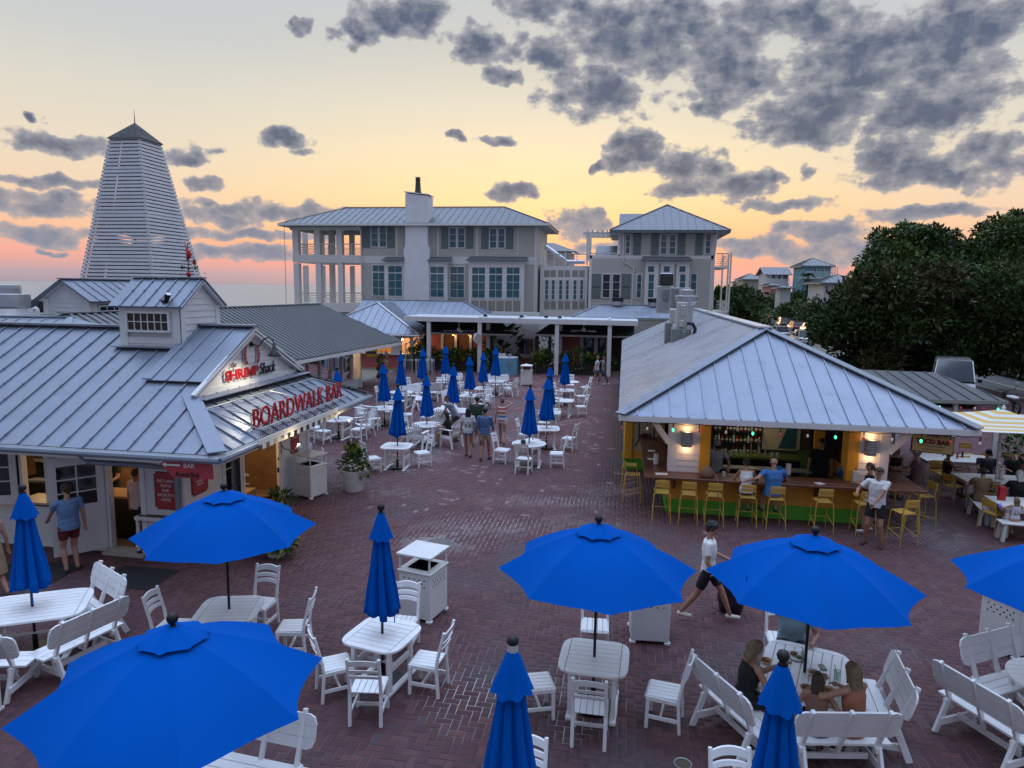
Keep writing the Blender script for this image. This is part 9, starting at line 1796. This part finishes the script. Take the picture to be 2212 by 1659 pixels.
# ------------------------------------------------------------------ trees
def leaf_mesh(name, mats, clumps, per, size, parent, seed=1, hollow=.55):
 """crown of leaf-sized faces spread through many clumps"""
 r = np.random.default_rng(seed); C_ = np.array([c[:3] for c in clumps]); R_ = np.array([c[3] for c in clumps]); w = R_**2/np.sum(R_**2); n = per
 idx = r.choice(len(C_), n, p=w); d = r.normal(size=(n,3)); d /= np.linalg.norm(d,axis=1)[:,None]; rad = hollow+(1-hollow)*r.random(n)**.7; rad *= 1+.16*np.sin(d[:,0]*7+idx)*np.sin(d[:,2]*6+idx*2)
 P_ = C_[idx]+d*(R_[idx]*rad)[:,None]*np.array((1,1,.86)); dr = d+r.normal(size=(n,3))*.65+np.array((0,0,.25)); dr /= np.linalg.norm(dr,axis=1)[:,None]
 sd = np.cross(dr, r.normal(size=(n,3))); sd /= np.linalg.norm(sd,axis=1)[:,None]; L = size*r.uniform(.6,1.4,n)[:,None]; nr = np.cross(dr,sd)*L*.1
 vs = np.stack([P_, P_+dr*L*.5+sd*L*.24+nr, P_+dr*L, P_+dr*L*.5-sd*L*.24+nr],1).reshape(-1,3)
 me = bpy.data.meshes.new(name); me.vertices.add(4*n); me.vertices.foreach_set('co', vs.astype(np.float32).ravel()); me.loops.add(4*n); me.loops.foreach_set('vertex_index', np.arange(4*n,dtype=np.int32)); me.polygons.add(n); me.polygons.foreach_set('loop_start', np.arange(0,4*n,4,dtype=np.int32)); me.update(calc_edges=True)
 for m in mats: me.materials.append(m)
 cl = r.integers(0,len(mats),len(C_))[idx]; ch = r.random(n) < .45; mi = np.where(ch, r.integers(0,len(mats),n), cl); me.polygons.foreach_set('material_index', mi.astype(np.int32))
 o = bpy.data.objects.new(name, me); COL.objects.link(o)
 if parent: o.parent = parent; o.location = -root_loc(parent)
 return o
MAG = [mat('magnolia_%d' % i, c, .5, var=.25, scale=1.5, spec=.15) for i, c in enumerate(((.028,.055,.015),(.04,.08,.02),(.055,.10,.024),(.065,.072,.024),(.085,.066,.03)))]
LGT = [mat('live_oak_%d' % i, c, .45, var=.25, scale=1.5) for i, c in enumerate(((.045,.085,.014),(.065,.115,.018),(.085,.13,.022),(.03,.06,.014)))]
BARK = mat('tree_bark', (.05,.042,.036), .9, var=.3, scale=6, bump=.5, bscale=12)
def big_tree(label, name, base, pts, Y, mats, per, size, seed, sp=2.0):
 t = thing(name, label, 'tree', base); random.seed(seed); cl = []
 for (px, py, r) in pts:
  for k in range(3): c = atY(px+random.uniform(-12,12), py+random.uniform(-10,10), Y+random.uniform(-sp,sp)); cl.append((c.x,c.y,c.z,r*random.uniform(.55,.95)))
 for (px, py, r) in pts:
  if py < 660:
   for k in range(4): a = random.uniform(.2,2.9); c = atY(px+r*32*cos(a), py-r*27*sin(a), Y+random.uniform(-1,1)); cl.append((c.x,c.y,c.z,random.uniform(.22,.5)))
 leaf_mesh('crown', mats, cl, per, size, t, seed, .4); mb = MB(); b = V(base)
 for (dx, dz) in ((0,2.2),(1.2,2.6),(-1.3,2.5)): mb.tube([b+V(0,0,-.1),b+V(dx*.35,0,dz*.4),b+V(dx,.2,dz)],[.3,.24,.17],9)
 mb.build('trunk', BARK, t, smooth=True); mb = MB()
 for c in cl[::3]: s = b+V(random.choice((0,1.2,-1.3)),.2,2.4); mb.tube([s, s.lerp(V(c[:3]),.5)+V(0,0,-.4), V(c[:3])],[.13,.08,.03],6)
 mb.build('limbs', BARK, t, kind='stuff')
big_tree('broad dark glossy magnolia tree beyond the patio shelter','magnolia_tree',(15.9,43,0),((1800,690,1.5),(1790,685,1.),(1832,645,.9),(1862,640,1.5),(1835,740,1.4),(1895,775,1.4),(1930,615,1.7),(2050,610,1.9),(2000,680,2.1),(1930,700,2),(2080,700,2.1),(2150,715,1.9),(2205,735,1.9),(2060,770,1.5),(1985,780,1.5),(2130,775,1.3),(2190,775,1.2),(1860,700,1.7),(2160,630,1.9),(2215,650,1.9),(2260,700,2),(1900,600,1.2),(1780,720,1.0)),43.,MAG,50000,.28,5)
big_tree('taller lighter green tree rising behind the magnolia','live_oak_tree',(19.5,50,0),((1950,560,1.5),(1990,530,1.2),(2030,522,1.1),(1915,525,.9),(1965,508,.7),(1885,575,1.1),(2100,560,1.6),(2150,512,1.2),(2185,495,1.1),(2212,520,1.5),(2060,580,1.6),(2250,560,1.9),(2010,590,1.6),(2160,580,1.7)),50.,LGT,27000,.28,9)
LB = ('low dark scrub oak by the hip roofed house','round dark shrub tree behind the parked cars','olive tree below the small pyramid house','feathery tree behind the lamp post','dense dark tree beside the lamp post','pale green tree under the gazebo','shady tree over the last parked car','scrubby tree in front of the porch house','dark bush between the far houses','round tree left of the blue tower house','spreading tree below the blue tower house','bushy tree by the white roofed house','dark thicket tree at the road bend','low tree beyond the corrugated roof','tangled tree beside the balcony posts','rounded shrub tree half covering the gazebo')
for i, (px, py, r, Y) in enumerate(((1600,690,3.6,95),(1650,672,3.6,135),(1625,665,3.2,140),(1690,672,3.4,136),(1640,690,3.6,136),(1730,670,3.4,138),(1775,690,4.,112),(1690,655,2.6,145),(1660,652,2.4,145),(1715,648,2.4,146),(1768,660,3,138),(1785,672,3.4,130),(1610,655,2.6,150),(1585,700,3,80),(1590,660,2.6,75),(1712,682,2.4,122))):
 c = atY(px, py, Y); t = thing('scrub_tree', LB[i], 'tree', (c.x,Y,0), 'scrub trees along the road'); cl = [(c.x+random.uniform(-r,r)*.8,Y+random.uniform(-2,2),max(.8,c.z+random.uniform(-r,r)*.5),r*random.uniform(.4,.65)) for k in range(9)]; leaf_mesh('crown', (MAG[:4] if i % 3 else LGT), cl, 2600, .5, t, 20+i); mb = MB(); mb.tube([(c.x,Y,0),(c.x,Y,max(1.5,c.z))],[.25,.12],6); mb.build('trunk', BARK, t)
def palm(px, py, Y, lb, dead=False, n=26, L=1.9):
 c = atY(px, py, Y); t = thing('palm_tree', lb, 'tree', (c.x,Y,0)); mb = MB(); mb.tube([(c.x,Y,0),(c.x+.1,Y,c.z*.5),c],[.22,.17,.2],8); mb.build('trunk', BARK, t); m = mat('dead_frond',(.10,.06,.035),.8) if dead else LGT[3]
 for k in range(n):
  a = k*2.4; e = random.uniform(-.9,.9) if not dead else random.uniform(-1.2,.1); d = V(cos(a)*cos(e),sin(a)*cos(e),sin(e)); mb = MB(); s = d.cross(V(0,0,1)).normalized()
  for q in range(7): b = c+d*(.4+q*L/9)+V(0,0,-.06*q*q*.5); mb.add([b,b+d*.5+s*.42-V(0,0,.1),b+d*.3],[(0,1,2)]); mb.add([b,b+d*.3,b+d*.5-s*.42-V(0,0,.1)],[(0,1,2)])
  mb.tube([c,c+d*L*.5,c+d*L+V(0,0,-.6)],.03,4); mb.build('frond', m, t)
palm(1745,600,132,'cabbage palm left of the blue tower house'); palm(1778,612,128,'cabbage palm right beside the blue tower house'); palm(1650,640,128,'small palm below the porch house',n=18); palm(1604,650,78,'palm with brown hanging fronds beside the balcony posts',True)
# ------------------------------------------------------------------ far houses
def z8(zx, zy, Y): return atY((2900+zx*.2713)*.5486, (950+zy*.2713)*.5486, Y)
def far_house(lb, Y, x0, x1, ye, yr, wall, wins=(), porch=None, gable=False, base=0, depth=9, rx=None, m2=None):
 a, b = z8(x0,ye,Y), z8(x1,ye,Y); t = thing('far_house', lb, 'house', ((a.x+b.x)/2,Y,0)); zr = z8(0,yr,Y+depth/2).z; mb = MB(); mb.box(a.x,b.x,Y,Y+depth,0,a.z); mb.build('wall', wall, t); o = .7
 if gable:
  mb = MB(); xl, xr = a.x-o, b.x+o; mb.slab([(xl,Y-o,a.z-.2),(xr,Y-o,a.z-.2),(xr,Y+depth/2,zr),(xl,Y+depth/2,zr)],.12); mb.slab([(xr,Y+depth+o,a.z-.2),(xl,Y+depth+o,a.z-.2),(xl,Y+depth/2,zr),(xr,Y+depth/2,zr)],.12); mb.add([(a.x,Y,a.z),(a.x,Y+depth,a.z),(a.x,Y+depth/2,zr-.2)],[(0,1,2)]); r = mb.build('roof', HR, t); seam_roof(r,[(xl,Y-o,a.z-.2),(xr,Y-o,a.z-.2),(xr,Y+depth/2,zr),(xl,Y+depth/2,zr)],(1,0,0),.7,HR,.05)
 else: hip(t, a.x-o, b.x+o, Y-o, Y+depth+o, a.z, zr, HR, pitch=.8, rib=.05)
 for (wx0, wy0, wx1, wy1) in wins: p, q = z8(wx0,wy1,Y), z8(wx1,wy0,Y); window(t,(p.x,Y-.02,p.z),(1,0,0),(0,-1,0),q.x-p.x,q.z-p.z,1,2,WHITE,GLASSD,.08,.05,.06,pane_parts=False)
 if porch:
  px0, px1, y0, y1 = porch; p, q = z8(px0,y1,Y-1.6), z8(px1,y0,Y-1.6); mb = MB(); mb.box(p.x,q.x,Y-1.6,Y,p.z-.35,p.z); mb.build('balcony_floor', WHITE, t)
  mb = MB(); n = int((q.x-p.x)/.3); [mb.box(p.x+k*(q.x-p.x)/n-.03,p.x+k*(q.x-p.x)/n+.03,Y-1.6,Y-1.55,p.z,q.z) for k in range(n+1)]; mb.box(p.x,q.x,Y-1.63,Y-1.54,q.z,q.z+.1); mb.build('balcony_railing', WHITE, t)
 return t
CRM = mat('cream_house',(.42,.38,.29),.7); AQ = mat('aqua_house',(.16,.34,.40),.7); WHH = mat('white_house',(.52,.51,.5),.7); PNK = mat('rose_house',(.5,.24,.26),.7)
far_house('small cream house with pyramid roof far beyond the road',175,105,360,550,468,CRM,[(175+i*32,565,198+i*32,642) for i in range(5)])
h = far_house('white porch house with steep gabled metal roof far off',160,440,760,470,372,WHH,[(505,485,572,552),(588,485,655,552),(668,485,742,552)],(380,770,552,608),True)
far_house('aqua tower house with pyramid roof and scaffold far off',150,985,1375,355,235,AQ,[(1120,385,1165,448),(1235,378,1275,446)],(1000,1420,450,520))
far_house('long white house with pale roof beside the magnolia',110,1275,1900,600,470,WHH,[(1280,650,1335,735),(1400,650,1440,740)])
far_house('pale house low between the pyramid house and the porch house',190,20,110,600,560,WHH); far_house('rose walled house below the porch house',150,500,640,640,600,PNK)
far_house('open gazebo with white posts half hidden in the trees',128,640,790,672,632,WHH,[(668+i*32,690,688+i*32,775) for i in range(4)],depth=4)
p = at(2245,800,0); t = thing('far_house','pale yellow sided house at the far right edge behind the tree','house',(34,64,0)); mb = MB(); mb.box(30,46,64,74,0,7.5); mb.build('wall',CRM,t); siding(t,(30,64,0),(1,0,0),(0,-1,0),16,0,7.4,.25,CRM,as_parts=False); hip(t,29,47,63,75,7.5,10,HR)
for z in (1.6,4.8): window(t,(31.2,63.97,z),(1,0,0),(0,-1,0),1.1,1.8,1,2,WHITE,GLASSD)
t = thing('scaffold','thin metal scaffold against the aqua tower house','scaffold',z8(1430,500,150)); mb = MB()
for x in (1385,1430,1470): mb.tube([z8(x,545,149),z8(x,370,149)],.06,5)
for y in (375,400,430,470,510): mb.tube([z8(1385,y,149),z8(1472,y,149)],.05,5)
mb.build('frame', STEEL, t)
# ------------------------------------------------------------------ vehicles, lamp post
TYRE = mat('tyre',(.015,.015,.016),.85); WS_ = mat('windscreen',(.03,.04,.05),.05,spec=.9)
def car(x, y, rz, col, lb, L=4.6, Wd=1.85, H=1.65, hood=.28, name='parked_car', cat='car', cab=(.30,.95), met=.3):
 t = thing(name, lb, cat, (0,0,0), 'cars parked along the road' if name == 'parked_car' else None); pm = mat('car_paint_%d' % int(sum(col)*1e4), col, .22, met, spec=.6, coat=.6); h = L/2; w = Wd/2; zb = H*.56
 sec = [(-h,.32,zb*.82,.86),(-h+.12,.25,zb*.95,.96),(-h+L*cab[0]*.5,.22,zb,1),(0,.22,zb*1.02,1),(h-L*.2,.22,zb,1),(h-.1,.25,zb*.88,.95),(h,.34,zb*.72,.84)]
 mb = MB(); vs = []
 for (yy, z0, z1, f) in sec: vs += [(-w*f,yy,z0),(-w*f*1.02,yy,(z0+z1)/2),(-w*f*.93,yy,z1),(w*f*.93,yy,z1),(w*f*1.02,yy,(z0+z1)/2),(w*f,yy,z0)]
 fs = [(i*6+k,(i+1)*6+k,(i+1)*6+(k+1) % 6,i*6+(k+1) % 6) for i in range(6) for k in range(6)]+[(5,4,3,2,1,0),tuple(36+k for k in range(6))]; mb.add(vs, [f[::-1] for f in fs]); mb.build('body', pm, t, smooth=False)
 r0, r1 = -h+.15, -h+L*cab[1]*.78; mb = MB(); q = [(r0,zb*.98,.88),(r0+.35,H*.99,.74),(r1-.75,H,.74),(r1,zb,.88)]; vs = []
 for (yy, z, f) in q: vs += [(-w*f,yy,z),(w*f,yy,z)]
 mb.add(vs+[(-w*.88,r0,zb*.9),(w*.88,r0,zb*.9),(-w*.88,r1,zb*.9),(w*.88,r1,zb*.9)], [(0,2,4,6),(1,7,5,3),(0,1,3,2),(4,5,7,6),(8,0,6,10),(9,11,7,1)]); mb.build('window_glass', WS_, t)
 mb = MB(); mb.slab([(-w*.74,r0+.3,H*.995),(w*.74,r0+.3,H*.995),(w*.74,r1-.72,H+.012),(-w*.74,r1-.72,H+.012)],.05); [mb.bar((s*w*.88,yy,zb),(s*w*.75,y2,H-.02),.07,.05,(1,0,0)) for s in (-1,1) for yy, y2 in ((r0+.02,r0+.33),((r0+r1)/2,(r0+r1)/2-.05),(r1-.02,r1-.74))]; mb.build('roof', pm, t)
 for s in (-1,1):
  for yy in (-h+.85,h-.9): mb = MB(); mb.tube([(s*(w-.2),yy,.34),(s*(w+.01),yy,.34)],.34,16); o = mb.build('wheel', TYRE, t); mb = MB(); mb.tube([(s*(w+.0),yy,.34),(s*(w+.02),yy,.34)],.2,12); mb.build('rim', STEEL, o)
  mb = MB(); mb.cbox(s*w*.62-.2,s*w*.62+.2,h-.09,h-.01,zb*.62,zb*.8,.03); mb.build('headlight', MATS['bottle_clear'], t); mb = MB(); mb.cbox(s*w*.66-.14,s*w*.66+.14,-h-.01,-h+.08,zb*.65,zb*.86,.02); mb.build('tail_light', MATS['bottle_red'], t); mb = MB(); mb.cbox(s*(w+.1)-.1,s*(w+.1)+.1,r1-.35,r1-.2,zb*.98,zb*1.12,.03); mb.build('wing_mirror', BLACK, t)
 t.location = (x,y,0); t.rotation_euler = (0,0,rz); return t
for (x, y, c, lb, k) in ((24.9,131,(.03,.032,.035),'dark car at the far end of the parked row',{}),(24.9,124,(.55,.55,.56),'white off-roader parked by the lamp post',dict(H=1.8)),(25.2,116.5,(.02,.02,.028),'black off-roader third in the parked row',dict(H=1.75)),(25.4,109,(.16,.015,.02),'dark red saloon in the parked row',dict(H=1.45)),(25.8,103,(.6,.6,.6),'white car half hidden by the magnolia',dict(H=1.5)),(20.4,106,(.25,.26,.28),'grey car beyond the corrugated ridge',{}),(19.2,91,(.4,.42,.44),'silver car just over the hip of the taco roof',dict(H=1.5)),(19.6,81,(.6,.6,.58),'white car peeping over the taco roof edge',dict(H=1.6)),(27.5,53,(.03,.03,.035),'dark car across the road at the right edge',dict(H=1.7))): car(x, y, random.gauss(0,.03), c, lb, **k)
car(17.6,40.5,pi-.35,(.62,.62,.61),'large white van with broad windscreen beyond the patio shelter',5.6,2.05,2.35,name='delivery_van',cat='van',cab=(.2,1.15),met=0); car(13.8,45.5,1.2,(.5,.5,.48),'white pickup under the magnolia branches',5.2,1.95,1.9,name='pickup_truck',cat='truck')
m = thing('motorcycle','black motorcycle with mirror and white seat by the road','motorcycle',(18.9,37.2,0)); mb = MB()
for yy in (-.7,.7):
 mb = MB(); mb.tube([(18.9+.3*cos(a)*0,37.2+yy+.3*cos(a),.32+.3*sin(a)) for a in np.linspace(0,6.0,16)],.06,6,closed=True); mb.build('wheel',TYRE,m)
mb = MB(); mb.tube([(18.9,37.9,.32),(18.9,37.65,.95),(18.9,37.0,.6),(18.9,36.5,.32)],.05,6); mb.build('frame',BLACK,m); mb = MB(); mb.cbox(18.75,19.05,36.6,37.3,.72,.86,.05); mb.build('seat',WHITE,m); mb = MB(); mb.cbox(18.72,19.08,37.2,37.65,.7,.98,.08); mb.build('tank',BLACK,m); mb = MB(); mb.tube([(18.5,37.5,1.1),(18.9,37.7,1.02),(19.3,37.5,1.1)],.02,6); mb.tube([(19.25,37.5,1.1),(19.3,37.5,1.35)],.01,5); mb.build('handlebar',BLACK,m); mb = MB(); mb.cbox(19.22,19.4,37.48,37.51,1.33,1.46,.01); mb.build('mirror',STEEL,m)
c = at(1678,697,0); t = thing('lamp_post','short white column lamp post glowing by the parked cars','lamp post',c); z1 = atY(1678,668,c.y).z; mb = MB(); mb.tube([c,(c.x,c.y,z1)],[.3,.22],8); mb.build('column',WHITE,t); mb = MB(); mb.lathe([(.3,0),(.45,.25),(.45,.3)],10,(c.x,c.y,z1)); mb.build('lamp_head',mat('lamp_glow',(1,.9,.7),.4,emit=(1,.75,.4),estr=1.5),t); lamp('lamp_light',(c.x,c.y-.6,z1),40,(1,.75,.45),.2,'POINT',t)
# scrub on the dune edge to the sea
c = V(-30,62,0); tag(leaf_mesh('dune_scrub', [MAG[0],LGT[3]], [(-38+random.uniform(-3,6),50+random.uniform(-10,40),.3,random.uniform(.6,1.3)) for k in range(40)], 9000, .3, None, 77), None, None, None, 'stuff')
